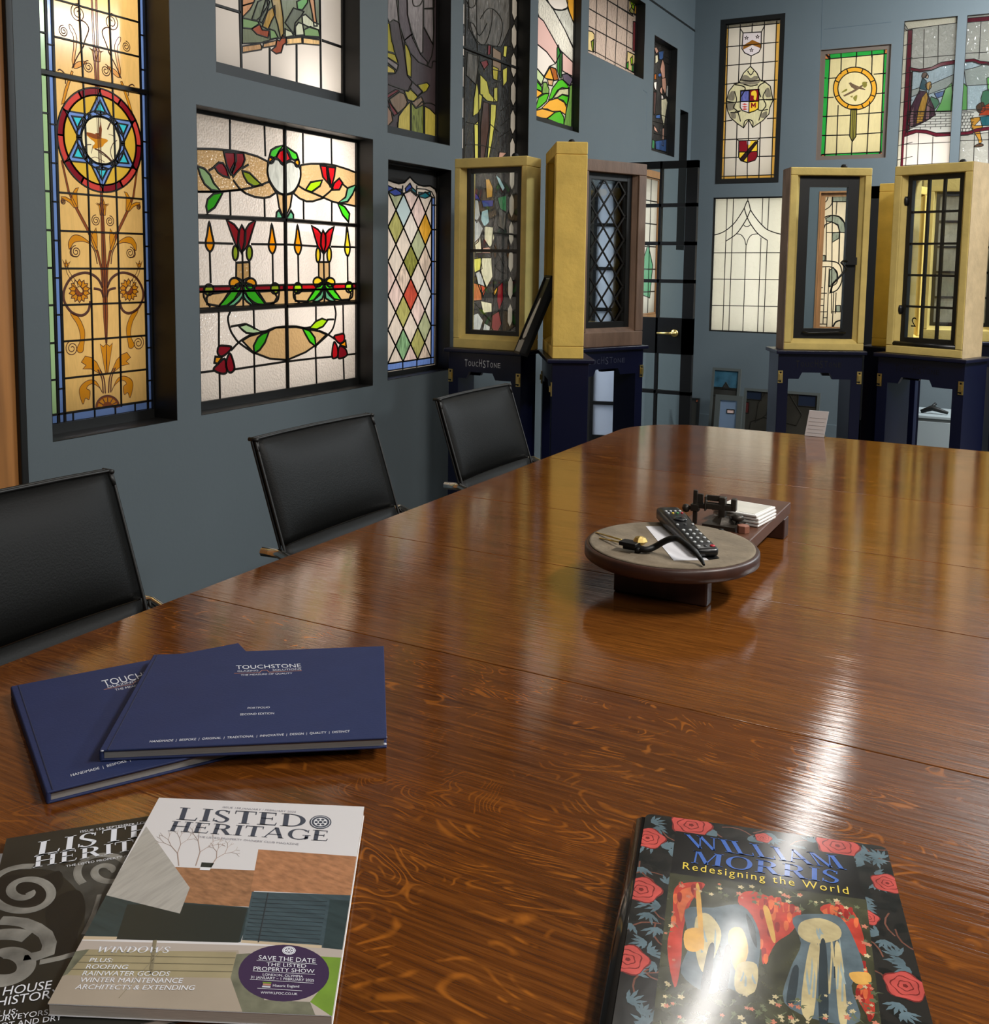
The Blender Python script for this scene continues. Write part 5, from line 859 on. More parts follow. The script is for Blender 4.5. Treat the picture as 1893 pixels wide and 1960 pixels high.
# ---------------------------------------------------------------- oak table
def oakmat(name, fleck):
    m = bpy.data.materials.new(name); m.use_nodes = True; nt = m.node_tree; b = nt.nodes['Principled BSDF']; L = nt.links.new
    N = lambda t, **k: nt.nodes.new('ShaderNode'+t)
    tc = N('TexCoord')
    def mapped(sx, sy, rot=0):
        mp = N('Mapping'); mp.inputs['Scale'].default_value = (sx, sy, 1); mp.inputs['Rotation'].default_value = (0, 0, rot); L(tc.outputs['Object'], mp.inputs[0]); return mp.outputs[0]
    def noise(v, sc, det=4, dist=0, rough=.55):
        n = N('TexNoise'); n.inputs['Scale'].default_value = sc; n.inputs['Detail'].default_value = det; n.inputs['Distortion'].default_value = dist; n.inputs['Roughness'].default_value = rough; L(v, n.inputs[0]); return n.outputs[0]
    def ramp(v, stops):
        r = N('ValToRGB'); e = r.color_ramp.elements
        while len(e) < len(stops): e.new(.5)
        for k, (p, c) in enumerate(stops): e[k].position = p; e[k].color = lin(c) if isinstance(c, str) else (c, c, c, 1)
        L(v, r.inputs[0]); return r.outputs[0]
    def math_(op, a, bb):
        n = N('Math'); n.operation = op
        for k, v in enumerate((a, bb)):
            if isinstance(v, (int, float)): n.inputs[k].default_value = v
            else: L(v, n.inputs[k])
        return n.outputs[0]
    def mix(f, a, c):
        n = N('MixRGB'); L(f, n.inputs[0]) if not isinstance(f, float) else setattr(n.inputs[0], 'default_value', f)
        for k, v in ((1, a), (2, c)):
            if isinstance(v, str): n.inputs[k].default_value = lin(v)
            else: L(v, n.inputs[k])
        return n.outputs[0]
    grain = noise(mapped(5, 130), 1.6, 5, .3); fine = noise(mapped(18, 420), 1.5, 3); broad = noise(mapped(1.2, 5), 1.3, 3, .5)
    col = ramp(grain, [(.28, '#3c1e0a'), (.5, '#5f3412'), (.72, '#7d491c')])
    col = mix(ramp(broad, [(.3, .0), (.75, .45)]), col, '#8a5522' if not fleck else '#7c4214')
    pores = ramp(fine, [(.36, 1.0), (.47, 0.0)]); col = mix(math_('MULTIPLY', pores, .35 if fleck else .5), col, '#2a1207')
    if fleck:
        fl = noise(mapped(1.0, 1.7, .25), 3.6, 2.0, 1.0); bands = math_('FRACT', math_('MULTIPLY', fl, 30.0), 0)
        core = ramp(bands, [(.30, 0.0), (.45, 1.0), (.53, 1.0), (.68, 0.0)])
        brk = ramp(noise(mapped(11, 15), 1.9, 2, .6), [(.50, 0.0), (.60, 1.0)])
        reg = ramp(noise(mapped(1.6, 2.2), 1.4, 1), [(.36, 0.15), (.56, 1.0)])
        msk = math_('MULTIPLY', math_('MULTIPLY', core, brk), reg)
        col = mix(math_('MULTIPLY', msk, .72), col, '#a8621f')
    if fleck: col = mix(.16, col, '#1a0a03')
    L(col, b.inputs['Base Color'])
    rough = ramp(noise(mapped(4, 14), 2, 4), [(.3, .05), (.75, .11)]); L(rough, b.inputs['Roughness'])
    b.inputs['Specular IOR Level'].default_value = .62; b.inputs['Coat Weight'].default_value = .35; b.inputs['Coat Roughness'].default_value = .07
    hh = math_('ADD', math_('MULTIPLY', grain, .7), math_('MULTIPLY', noise(mapped(3, 22), 1.8, 3), .9))
    bp = N('Bump'); bp.inputs['Strength'].default_value = .085; bp.inputs['Distance'].default_value = .003; L(hh, bp.inputs['Height']); L(bp.outputs[0], b.inputs['Normal']); L(bp.outputs[0], b.inputs['Coat Normal'])
    return m
M_oakA = oakmat('oak_flecked', True); M_oakB = oakmat('oak_straight', False); M_oakD = mat('oak_dark', '#4a2410', .3, var=.25, vscale=6, stretch=(3, 3, 20))
XL, XR, YN, YF, RC = -1.243, .33, .30, 3.46, .26
table = thing('dining_table', 'long polished oak boardroom table with rounded far corner and leaf joints', 'table', ((XL+XR)/2, (YN+YF)/2, 0))
seams = [YN, 1.206, 1.68, 2.075, 2.622, YF]
def corner(cx, cy, a0, a1): return [(cx+RC*math.cos(R(a0+(a1-a0)*k/14)), cy+RC*math.sin(R(a0+(a1-a0)*k/14))) for k in range(15)]
for k in range(5):
    y0, y1 = seams[k]+(.0006 if k else 0), seams[k+1]-(.0006 if k < 4 else 0)
    if k == 0: pts = corner(XL+RC, YN+RC, 180, 270)+corner(XR-RC, YN+RC, 270, 360)+[(XR, y1), (XL, y1)]
    elif k == 4: pts = [(XL, y0), (XR, y0)]+corner(XR-RC, YF-RC, 0, 90)+corner(XL+RC, YF-RC, 90, 180)
    else: pts = [(XL, y0), (XR, y0), (XR, y1), (XL, y1)]
    MB().prism([(x, y, TZ-.03) for x, y in pts], (0, 0, .03)).build('table_leaf', M_oakA if k in (0, 4) else M_oakB, table, .0012, 2)
mb = MB()
for (a, b) in (((XL+.1, YN+.15, .65), (XL+.13, YF-.15, TZ-.03)), ((XR-.13, YN+.15, .65), (XR-.1, YF-.15, TZ-.03)), ((XL+.1, YN+.15, .65), (XR-.1, YN+.18, TZ-.03)), ((XL+.1, YF-.18, .65), (XR-.1, YF-.15, TZ-.03))): mb.box(a, b)
mb.build('apron', M_oakD, table, .003)
for x in (XL+.16, XR-.16):
    for y in (YN+.21, YF-.21): MB().lathe([(.035, 0), (.045, .05), (.03, .1), (.05, .3), (.055, .5), (.04, .58), (.055, .6), (.055, .74)], (x, y, 0), 20).build('leg', M_oakD, table)

# ---------------------------------------------------------------- leather chairs
M_leather = mat('black_leather', '#0a0a09', .5, spec=.17, bump=(260, .12)); M_seamL = mat('leather_seam', '#0d0c0a', .5)
def bx(z): return -(z-.45)*.34
def pad(z0, z1, hw, t, puff, n=16, m=14):
    mb = MB(); vs = []; fs = []
    for side in (1, -1):
        for i in range(m+1):
            for j in range(n+1):
                u, v = j/n*2-1, i/m*2-1; z = z0+(z1-z0)*i/m; y = hw*u*(1-.0*abs(v))
                e = (1-abs(u)**5)*(1-abs(v)**5); vs.append((bx(z)+side*(t*.35+t*.65*e)+(puff*e*(1-u*u*.6)*(1-v*v*.6) if side > 0 else 0)+.012*u*u, y, z))
    K = (m+1)*(n+1)
    for i in range(m):
        for j in range(n):
            a = i*(n+1)+j; fs.append((a, a+1, a+n+2, a+n+1)); a += K; fs.append((a, a+n+1, a+n+2, a+1))
    edge = [j for j in range(n+1)]+[i*(n+1)+n for i in range(1, m+1)]+[m*(n+1)+j for j in range(n-1, -1, -1)]+[i*(n+1) for i in range(m-1, 0, -1)]
    fs += [(edge[(k+1) % len(edge)], edge[k], edge[k]+K, edge[(k+1) % len(edge)]+K) for k in range(len(edge))]
    return mb.add(vs, fs, 0, True)
HW = .222
chair = thing('leather_chair', 'black leather chair at the near left, cut by the left edge of the picture', 'chair', (0, 0, 0), 0, 'black leather chairs along the wall side of the table')
pad(.705, .938, HW, .016, .012).build('backrest', M_leather, chair)
pad(.45, .702, HW-.004, .013, .004).build('lower_back', M_leather, chair)
mb = MB()
for s in (1, -1):
    off = .0056*s
    pts = [(bx(.45)+off+.012, -HW-.001, .45)]+[(bx(z)+off+.012, -HW-.002, z) for z in (.6, .71, .8, .88, .932)]+[(bx(.94)+off+.012*abs(y/HW)**2, y, .94) for y in (-HW, -.12, 0, .12, HW)]+[(bx(z)+off+.012, HW+.002, z) for z in (.932, .88, .8, .71, .6, .45)]
    mb.tube(pts, .0034, 6)
for y in (-HW, HW): mb.tube([(bx(.938)-.002, y, .938), (bx(.938)+.024, y, .938)], .0048, 8); mb.tube([(bx(.938)+.018, y*.99, .936), (bx(.915)+.018, y*1.005, .912)], .0045, 8)
mb.build('piping', M_seamL, chair)
mb = MB(); mb.box((-.01, -HW, .42), (.42, HW, .475)); mb.build('seat', M_leather, chair, .02, 3)
for y in (-HW-.018, HW+.018):
    MB().tube([(bx(.70)-.03, y, .69), (bx(.70)+.02, y, .692), (.12, y, .63), (.30, y, .60), (.36, y, .58), (.38, y, .52), (.38, y, .05), (.34, y, .012), (-.05, y, .012)], .011, 8).build('arm_loop', M_chrome, chair)
MB().tube([(-.05, -HW-.018, .012), (-.05, HW+.018, .012)], .011, 8).tube([(.2, -HW-.018, .40), (.2, HW+.018, .40)], .011, 8).build('cross_rail', M_chrome, chair)
CX = -1.372
for k, (yc, rz, lab) in enumerate(((1.06, 0, None), (1.905, 0, 'black leather chair in the middle of the row, below the tulip window'), (2.69, 0, 'black leather chair farthest along, beside the navy cabinets'))):
    o = chair if k == 0 else copy_tree(chair)
    o.location = (CX, yc, 0); o.rotation_euler = (0, 0, rz)
    if lab: o['label'] = lab

# ---------------------------------------------------------------- navy display cabinets with window samples on top
M_navy = mat('navy_lacquer', '#090d29', .3, spec=.5); M_navyT = mat('navy_text', '#04040c', .5); M_silv = mat('silver_text', '#dfe1e6', .35, metal=.6); M_silvD = mat('dull_silver_text', '#4e5266', .4, metal=.4)
M_stoneY = mat('sandstone_yellow', '#ecc865', .8, var=.12, vscale=9, bump=(45, .35)); M_stoneB = mat('sandstone_buff', '#dec576', .8, var=.1, vscale=12, bump=(60, .3)); M_taupeS = mat('sawn_stone', '#ab9384', .85, var=.22, vscale=14, bump=(90, .6), stretch=(1, 1, .5))
M_oakW = mat('weathered_oak', '#6f5747', .6, var=.25, vscale=6, stretch=(4, 4, .8), bump=(40, .3)); M_case = mat('casement_black', '#141414', .38)
CTOP = .955
def frame_at(O, ang): return Matrix.Translation(Vector(O)) @ Matrix.Rotation(ang, 4, 'Z')
def cabinet(label, O, ang, w, d, txt, tmat, tx=(.2, .72)):
    t = thing('display_cabinet', label, 'display cabinet', (O[0], O[1], 0), ang, 'navy display cabinets')
    M = frame_at((O[0], O[1], 0), ang); e = .045
    MB().box((-e*.5, -e*.5, CTOP-.018), (w+e*.5, d+e*.5, CTOP), M).build('cabinet_top', M_navy, t, .004)
    e2 = .008
    for x in (-e2, w-.05+e2): MB().box((x, 0, 0), (x+.05, d, CTOP-.018), M).build('side_panel', M_navy, t, .002)
    for y in (0, d-.02):
        z0, zn, zt = CTOP-.135, CTOP-.105, CTOP-.018
        a, b = w*.28, w*.62
        pts = [(.04, y, zt), (.04, y, z0), (a-.015, y, z0), (a, y, zn), (b, y, zn), (b+.015, y, z0), (w-.04, y, z0), (w-.04, y, zt)]
        mb = MB()
        for q in ((0, 1, 2, 3), (0, 3, 4, 7), (7, 4, 5, 6)): mb.prism([M @ Vector(pts[k]) for k in q], M.to_3x3() @ Vector((0, .02, 0)))
        mb.build('apron', M_navy, t)
    for x in (-e2+.012, w-.012+e2):
        mb = MB(); z = .80
        mb.box((x-.011, -.004, z), (x+.011, .001, z+.058), M); mb.box((x-.007, -.010, z+.018), (x+.007, -.003, z+.042), M)
        mb.box((x-.011, -.0045, z+.006), (x-.003, -.003, z+.012), M, 1); mb.box((x-.004, -.0052, z+.045), (x+.004, -.003, z+.053), M, 1); mb.box((x-.004, -.0052, z+.004), (x+.004, -.003, z+.012), M, 1)
        mb.build('latch', [M_brass, M_black2], t)
    if txt:
        pl = Plane(M @ Vector((0, -.0005, 0)), M.to_3x3() @ Vector((1, 0, 0)), (0, 0, 1))
        mb = MB(); x = w*tx[0]; n = len(txt); st = w*(tx[1]-tx[0])/n; zz_ = CTOP-.078
        for k, ch in enumerate(txt):
            h = .034 if ch in 'THS' and k in (0, 4, 5) else .022; h = .03 if k == 6 else h; dz = -.004 if k in (0, 5) else 0
            text('x', ch, pl, (x+st*k, zz_+dz), (x+st*(k+.72), zz_+dz), (x+st*k, zz_+dz+h), None, None, .0006, mb=mb)
        mb.build('lettering', tmat, t)
    return t
def window_sample(label, O, ang, w, h, d, jl, jr, hd, sl, mats, cas, group=None, name='window_frame_sample', z=CTOP, side_mat=None, bolts=True, setback=.03):
    """surround of head, sill and jambs with a metal casement: cas = dict(fw, cols, rows, glass, lattice, ...)"""
    t = thing(name, label, 'window sample', (O[0], O[1], z), ang, group)
    M = frame_at((O[0], O[1], z), ang); c = .012; M3 = M.to_3x3()
    def block(nm, a, b, bev=.004, mm=None): return MB().box(a, b, M).build(nm, mm or mats, t, bev)
    block('sill', (0, 0, 0), (w, d, sl)); block('head', (0, 0, h-hd), (w, d, h)); 
    block('jamb', (0, 0, sl), (jl, d, h-hd), mm=side_mat if side_mat else None); block('jamb', (w-jr, 0, sl), (w, d, h-hd))
    # sloping chamfers inside the opening
    mb = MB()
    for s, x in ((1, jl), (-1, w-jr)):
        mb.prism([M @ Vector((x, setback*.35, sl)), M @ Vector((x, d*.6, sl)), M @ Vector((x+s*.016, d*.6, sl)), M @ Vector((x+s*.016, setback, sl))], (0, 0, h-hd-sl))
    mb.prism([M @ Vector((jl, setback*.2, sl)), M @ Vector((jl, d*.6, sl)), M @ Vector((jl, d*.6, sl+.018)), M @ Vector((jl, setback, sl+.018))], M3 @ Vector((w-jl-jr, 0, 0)))
    mb.build('chamfer', mats, t)
    x0, x1, z0, z1 = jl+.014, w-jr-.014, sl+.016, h-hd; y0 = setback+.004; fw = cas.get('fw', .025)
    mb = MB()
    for (a, b) in (((x0, y0, z0), (x0+fw, y0+.03, z1)), ((x1-fw, y0, z0), (x1, y0+.03, z1)), ((x0+fw-.001, y0+.001, z0+.001), (x1-fw+.001, y0+.029, z0+fw)), ((x0+fw-.001, y0+.001, z1-fw), (x1-fw+.001, y0+.029, z1-.001))): mb.box(a, b, M)
    cs = mb.build('casement', cas.get('mat', M_case), t)
    gx0, gx1, gz0, gz1 = x0+fw, x1-fw, z0+fw, z1-fw
    MB().box((gx0-.003, y0+.013, gz0-.003), (gx1+.003, y0+.017, gz1+.003), M).build('glass', cas.get('glass', CG), t)
    mb = MB(); bw = cas.get('bw', .009)
    for k in range(1, cas.get('cols', 1)): x = gx0+(gx1-gx0)*k/cas['cols']; mb.box((x-bw/2, y0+.006, gz0), (x+bw/2, y0+.024, gz1), M)
    for k in range(1, cas.get('rows', 1)): zz_ = gz0+(gz1-gz0)*k/cas['rows']; mb.box((gx0, y0+.007, zz_-bw/2), (gx1, y0+.023, zz_+bw/2), M)
    if 'bar' in cas: zz_ = gz0+(gz1-gz0)*cas['bar']; mb.box((gx0, y0+.004, zz_-.007), (gx1, y0+.026, zz_+.007), M)
    if 'lattice' in cas:
        pl = Plane(M @ Vector((gx0, y0+.012, gz0)), M3 @ Vector((1, 0, 0)), (0, 0, 1)); nx, nz = cas['lattice']; W_, H_ = gx1-gx0, gz1-gz0; sx, sz = W_/nx, H_/nz; LN = []
        for s in (1, -1):
            for k in range(-nz-2, int(nx)+nz+4):
                # clip exactly
                f = (lambda u: ((u/sx)-k)*sz) if s > 0 else (lambda u: (k-(u/sx))*sz)
                us = sorted([0, W_]+[k*sx if s > 0 else k*sx, (k+H_/sz)*sx if s > 0 else (k-H_/sz)*sx]); us = [u for u in us if -1e-6 <= u <= W_+1e-6 and -1e-5 <= f(u) <= H_+1e-5]
                if len(us) >= 2: LN.append(([(us[0], f(us[0])), (us[-1], f(us[-1]))], .010, False))
        ribbons('x', pl, LN, None, None, .004, .003, mb, False); 
    if mb.v: mb.build('glazing_bar', M_lead if 'lattice' in cas else M_case, t)
    if bolts:
        MB().lathe([(.008, 0), (.014, .004), (.016, .012), (.012, .02), (.006, .024)], (0, 0, 0), 14, 0, 'Z', M @ Matrix.Translation((w*.72, d*.6, h))).build('lifting_bolt', M_black2, t)
    return t, M
A_O, D_A = (-2.325, 3.89), 0
cabinet('navy cabinet by the left wall with bright silver lettering', (-2.33, 3.875), 0, .355, .15, 'TOUCHSTONE', M_silv, (.22, .75))
window_sample('yellow sandstone window frame with two clear panes in a black casement, by the left wall', A_O, 0, .365, .85, .14, .03, .026, .042, .045, M_stoneB, dict(fw=.022, bar=.51), 'sandstone window samples')
aB = math.atan2(.857, -.515)                                  # direction of the cabinet's long side, away from the viewer
# block B: thin end towards the viewer; local x runs back along its left face
BO = Vector((-1.72, 3.67)); dB = Vector((-.515, .857)); nB = Vector((.857, .515))
# build with local x from the back end to the front so that the face looks left
OB = BO+dB*.44
cabinet('navy cabinet turned edge-on, with brass latches beside its corner', (OB.x-dB.x*-.0, OB.y), math.atan2(-dB.y, -dB.x), .44, .15, None, None)
window_sample('tall yellow sandstone window frame turned edge-on, in front of the oak lattice frame', (OB.x, OB.y), math.atan2(-dB.y, -dB.x), .44, .875, .128, .045, .05, .05, .05, M_stoneY, dict(fw=.022), 'sandstone window samples')
CO = Vector((-1.66, 4.57)); dC = Vector((.418, .909)); OC = CO-dC*.42
cabinet('navy cabinet with dull lettering under the oak lattice window', (OC.x+.0, OC.y), math.atan2(dC.y, dC.x), .42, .15, 'TOUCHSTONE', M_silvD, (.1, .74))
window_sample('weathered oak window frame with black diamond lattice', (OC.x, OC.y), math.atan2(dC.y, dC.x), .42, .865, .14, .05, .05, .055, .07, M_oakW, dict(fw=.03, lattice=(2.6, 6), mat=M_case), None, bolts=False)
DO = Vector((-1.02, 4.73)); dD = Vector((.889, .457))
cabinet('navy cabinet with dark lettering under the black single-light casement', (DO.x-.01, DO.y-.02), math.atan2(dD.y, dD.x), .375, .17, 'TOUCHSTONE', M_navyT, (.2, .78))
tD, MD = window_sample('yellow sandstone frame with a thick black casement and curled handle', (DO.x, DO.y), math.atan2(dD.y, dD.x), .372, .845, .14, .034, .03, .036, .034, M_stoneB, dict(fw=.05), 'sandstone window samples', side_mat=None)
MB().box((-.0015, .004, .0), (.0, .136, .845), MD).build('sawn_face', M_taupeS, tD)
mb = MB(); mb.box((.275, .012, .40), (.325, .03, .435), MD); mb.tube([MD @ Vector(p) for p in ((.285, .02, .415), (.262, .01, .418), (.25, .005, .41), (.262, -.005, .395), (.275, 0, .38), (.245, .0, .345), (.215, .005, .31), (.208, .01, .27))], [.007, .006, .005, .005, .005, .005, .005, .004], 8)
mb.build('handle', M_case, tD)
MB().tube([MD @ Vector(p) for p in ((.09, .02, .085), (.12, .015, .08), (.25, .015, .086), (.29, .02, .082))], .005, 6).build('stay', M_case, tD)
EO = Vector((-.59, 4.87)); dE = Vector((.927, -.371))
cabinet('navy cabinet under the fifteen-pane casement at the right', (EO.x-.02, EO.y-.012), math.atan2(dE.y, dE.x), .385, .21, 'TOUCHSTONE', M_navyT, (.2, .75))
tE, ME = window_sample('yellow sandstone frame with a fifteen-pane black casement at the right', (EO.x, EO.y), math.atan2(dE.y, dE.x), .352, .845, .19, .034, .032, .042, .036, M_stoneB, dict(fw=.022, cols=3, rows=5, bw=.010), 'sandstone window samples', side_mat=None)
MB().box((.352, .004, .0), (.3535, .186, .845), ME).build('rubbed_face', mat('rubbed_stone', '#c3a980', .85, var=.12, vscale=18, bump=(70, .3)), tE)
mb = MB(); mb.tube([ME @ Vector(p) for p in ((.03, .012, .045), (.325, .012, .045))], .012, 10); mb.build('sill_bar', M_case, tE)
for zz_ in (.2, .69): MB().lathe([(.009, -.02), (.012, -.008), (.012, .008), (.009, .02)], (0, 0, 0), 12, 0, 'Z', ME @ Matrix.Translation((.045, .03, zz_))).build('hinge', M_case, tE)
pl = Plane(ME @ Vector((0, .036, 0)), ME.to_3x3() @ Vector((1, 0, 0)), (0, 0, 1))
text('number', '2', pl, (.128, .125), (.104, .125), (.128, .168), M_black2, tE, .012)
# frame behind, seen through the fifteen panes
gTexG = G('stippled_pale', '#e8e6d4', tex=('n', 70, .9), streak=.12, trans=.55)
FO = EO+Vector((.03, .97)); window_sample('sandstone frame with stippled glass standing behind the fifteen-pane casement', (FO.x, FO.y), math.atan2(dD.y, dD.x)*.6, .445, .87, .13, .06, .05, .07, .06, M_stoneB, dict(fw=.022, cols=2, rows=5, glass=gTexG, bw=.012), 'sandstone window samples')
cabinet('navy cabinet standing behind the others, under the stippled glass frame', (FO.x, FO.y), math.atan2(dD.y, dD.x)*.6, .445, .15, None, None)
GO = Vector((-.585, 5.22)); window_sample('sandstone frame edge between the two black casements', (GO.x-.0, GO.y), R(78), .36, .80, .12, .035, .035, .04, .04, M_stoneY, dict(fw=.022), 'sandstone window samples')
cabinet('navy cabinet between and behind the two right-hand casements', (GO.x, GO.y), R(78), .37, .15, None, None)
HO = Vector((-.08, 5.03)); window_sample('sandstone frame cut by the right edge of the picture', (HO.x, HO.y), R(20), .36, .83, .14, .035, .035, .04, .04, M_stoneY, dict(fw=.022), 'sandstone window samples')
cabinet('navy cabinet cut by the right edge of the picture', (HO.x, HO.y), R(20), .37, .16, None, None)
# black display door with a pale pink strip against the far wall
fpp = far_plane(YW)
ua, ub = fpp.px(1664, 400)[0], fpp.px(1700, 400)[0]; va, vb2 = 0.0, fpp.px(1680, 357)[1]
t = thing('sample_door', 'black sample door with a pale pink panel, in the gap between the right-hand frames', 'door sample', ((ua+ub)/2, YW-.03, 0))
mb = MB(); ub2 = ub+.28
for (a, b, c, d) in ((ua, 0, ua+.13, vb2), (ub2-.1, 0, ub2, vb2), (ua, vb2-.09, ub2, vb2), (ua, 0, ub2, .2)): pbox(mb, fpp, a, b, c, d, .002, .045)
mb.build('door_frame', M_black2, t)
mb = MB(); pbox(mb, fpp, ua+.12, .19, ub2-.09, vb2-.08, .006, .03); mb.build('door_panel', M_pinkwood, t)
mb = MB(); pbox(mb, fpp, ua+.13, 1.0, ua+.2, 1.05, .045, .06); mb.build('latch', M_black2, t)
# leaning framed picture
PM_ = Matrix.Translation(Vector((-1.968, 3.803, CTOP+.004))) @ Matrix(((.66, .75, 0), (-.75, .66, 0), (0, 0, 1))).to_4x4() @ Matrix.Rotation(R(-22), 4, 'X')
t = thing('picture_frame', 'small black framed picture leaning between the two yellow stone frames', 'picture', tuple(PM_.translation))
mb = MB()
for (a, b) in (((0, 0, 0), (.10, .04, .01)), ((0, 0, .35), (.10, .04, .36)), ((0, 0, 0), (.008, .04, .36)), ((.092, 0, 0), (.10, .04, .36)), ((0, .025, 0), (.10, .04, .36))): mb.box(a, b, PM_)
mb.build('frame', M_black2, t)
MB().box((.006, .002, .008), (.094, .01, .06), PM_).box((.006, .008, .06), (.094, .012, .352), PM_).build('mount', mat('mount_grey', '#b9bab8', .5), t)
plp = Plane(PM_ @ Vector((0, .007, 0)), PM_.to_3x3() @ Vector((1, 0, 0)), PM_.to_3x3() @ Vector((0, 0, 1)))
art('picture', plp, rectpts(.012, .066, .088, .345), M_black, [(M_white, sm([(.015, .09), (.04, .07), (.08, .1), (.07, .16), (.085, .2), (.05, .26), (.03, .2), (.02, .15)]))], t)
# ---- things by the far wall, on the floor
def leaner(label, O, w, h, ang, tilt, fm, base, pieces, fw=.02, name='leaded_panel', cat='leaded panel', z=.0):
    t = thing(name, label, cat, (O[0], O[1], z), ang)
    M = frame_at((O[0], O[1], z), ang) @ Matrix.Rotation(R(-tilt), 4, 'X')
    mb = MB()
    for (a, b) in (((0, -.012, 0), (w, .012, fw)), ((0, -.012, h-fw), (w, .012, h)), ((0, -.012, fw), (fw, .012, h-fw)), ((w-fw, -.012, fw), (w, .012, h-fw))): mb.box(a, b, M)
    mb.build('frame', fm, t)
    pl = Plane(M @ Vector((0, -.004, 0)), M.to_3x3() @ Vector((1, 0, 0)), M.to_3x3() @ Vector((0, 0, 1)))
    P = [(m, [Vector((w*x, h*y)) for x, y in q]) for m, q in pieces]
    art('glass', pl, rectpts(fw*.5, fw*.5, w-fw*.5, h-fw*.5), base, P, t, 0, .004)
    if P: ribbons('lead', pl, [(q, .006, True) for m, q in P], M_leadL, t, .003, .0003)
    return t
def refw(px0, px1, pyt, Y, z=0.):
    p = far_plane(Y); return p.px(px0, 800)[0], p.px(px1, 800)[0], p.px((px0+px1)/2, pyt)[1]
M_mir = mat('mirror_blue', '#9fb4d2', .12, spec=.8, metal=.6); M_grF = mat('grey_lead_frame', '#5e625f', .45, metal=.4); gSlab = mat('dark_slab_glass', '#2e2b25', .15, spec=.6, var=.3, vscale=4); gBlueG = mat('cold_blue_glass', '#32586a', .15, var=.4, vscale=14); gDkBl = mat('dark_blue_glass', '#1d2433', .15); gDkRed = mat('dark_red_glass', '#4a1e1c', .15)
a_, b_, h_ = refw(1356, 1411, 705, 7.62)
leaner('tall narrow leaded panel topped with blue glass drapery, leaning on the far wall', (a_, 7.62), b_-a_, h_, 0, 8, M_grF, gSlab, [(gBlueG, [(.03, .72), (.97, .72), (.97, .985), (.03, .985)]), (gSlab, [(.36, .70), (.5, .8), (.66, .70)]), (gSlab, [(.03, .6), (.97, .6), (.97, .70), (.03, .70)])])
a_, b_, h_ = refw(1366, 1418, 757, 7.45)
leaner('grey framed mirror-bright panel with a small pink sticker, leaning on the far wall', (a_, 7.45), b_-a_, h_, 0, 7, M_grF, M_mir, [(mat('sticker_pink', '#d8b8b0', .6), [(.45, .62), (.72, .62), (.72, .70), (.45, .70)])], fw=.04, name='mirror_panel', cat='mirror')
a_, b_, h_ = refw(1420, 1566, 748, 7.5)
leaner('wide dark leaded panel of irregular brown slabs with red and blue pieces, behind the cabinets', (a_, 7.5), b_-a_, h_, 0, 7, M_grF, gSlab, [(gDkBl, [(.02, .8), (.24, .8), (.24, .97), (.02, .97)]), (gSlab, [(.18, .4), (.32, .55), (.35, .75), (.5, .95), (.3, .97), (.2, .75)]), (gDkRed, [(.02, .55), (.08, .55), (.08, .75), (.02, .75)]), (gDkBl, [(.72, .75), (.95, .75), (.95, .97), (.72, .97)]), (gSlab, [(.5, .45), (.72, .4), (.78, .6), (.7, .75), (.6, .95), (.5, .8)]), (gDkRed, [(.88, .45), (.96, .45), (.96, .68), (.88, .68)]), (gSlab, [(.1, .2), (.4, .15), (.5, .4), (.3, .5), (.12, .4)])])
a_, b_, h_ = refw(1318, 1336, 762, 7.5)
leaner('slim dark glass offcut with an orange corner, leaning beside the black door', (a_, 7.5), b_-a_, h_, 0, 6, M_black, gSlab, [(mat('orange_tape', '#c2684a', .6), [(.6, .9), (.98, .9), (.98, .97), (.6, .97)])], fw=.01, name='glass_offcut', cat='glass sheet')
# white low unit seen through the right-hand cabinet, with a dark tool on it
a_, b_, h_ = refw(1750, 1835, 802, 7.2)
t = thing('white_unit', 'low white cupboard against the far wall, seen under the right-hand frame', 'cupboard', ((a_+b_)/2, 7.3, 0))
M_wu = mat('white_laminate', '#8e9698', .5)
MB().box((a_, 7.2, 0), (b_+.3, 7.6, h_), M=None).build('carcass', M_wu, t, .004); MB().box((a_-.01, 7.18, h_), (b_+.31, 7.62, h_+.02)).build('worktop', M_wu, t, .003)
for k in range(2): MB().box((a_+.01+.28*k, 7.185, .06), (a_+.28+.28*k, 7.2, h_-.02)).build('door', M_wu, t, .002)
t = thing('hand_tool', 'dark hand tool lying on the low white cupboard', 'tool', (a_+.12, 7.3, h_+.02))
MB().tube([(a_+.03, 7.3, h_+.03), (a_+.1, 7.3, h_+.06), (a_+.2, 7.28, h_+.035)], [.012, .02, .01], 8).build('body', M_black2, t)
MB().tube([(a_+.08, 7.3, h_+.05), (a_+.12, 7.32, h_+.09)], .01, 8).build('trigger', M_black2, t)
# ---------------------------------------------------------------- round cutting stand on the table
M_dk = mat('dark_mahogany', '#3a2118', .42, var=.25, vscale=8, stretch=(4, 4, 1)); M_mah = mat('mahogany', '#50301f', .45, var=.22, vscale=9, stretch=(8, 1.5, 1)); M_baize = mat('worn_baize', '#766a58', .9, var=.2, vscale=22, bump=(120, .3)); M_iron = mat('old_iron', '#3b352e', .45, metal=.5, bump=(80, .3)); M_rem = mat('remote_black', '#131314', .3); M_key = mat('key_grey', '#b9bdbd', .4)
ZR = TZ+.082
tp = top_plane(ZR)
rc = Vector((-.536, 1.652)); rr = .152
stand = thing('cutting_stand', 'old wooden glass-cutting stand with a round worn top and a long mahogany board', 'cutting stand', (rc.x, rc.y, TZ))
MB().lathe([(rr-.006, -.024), (rr, -.020), (rr, -.004), (rr-.003, 0), (rr-.006, 0)], (rc.x, rc.y, ZR), 72).build('round_top', M_dk, stand, 0)
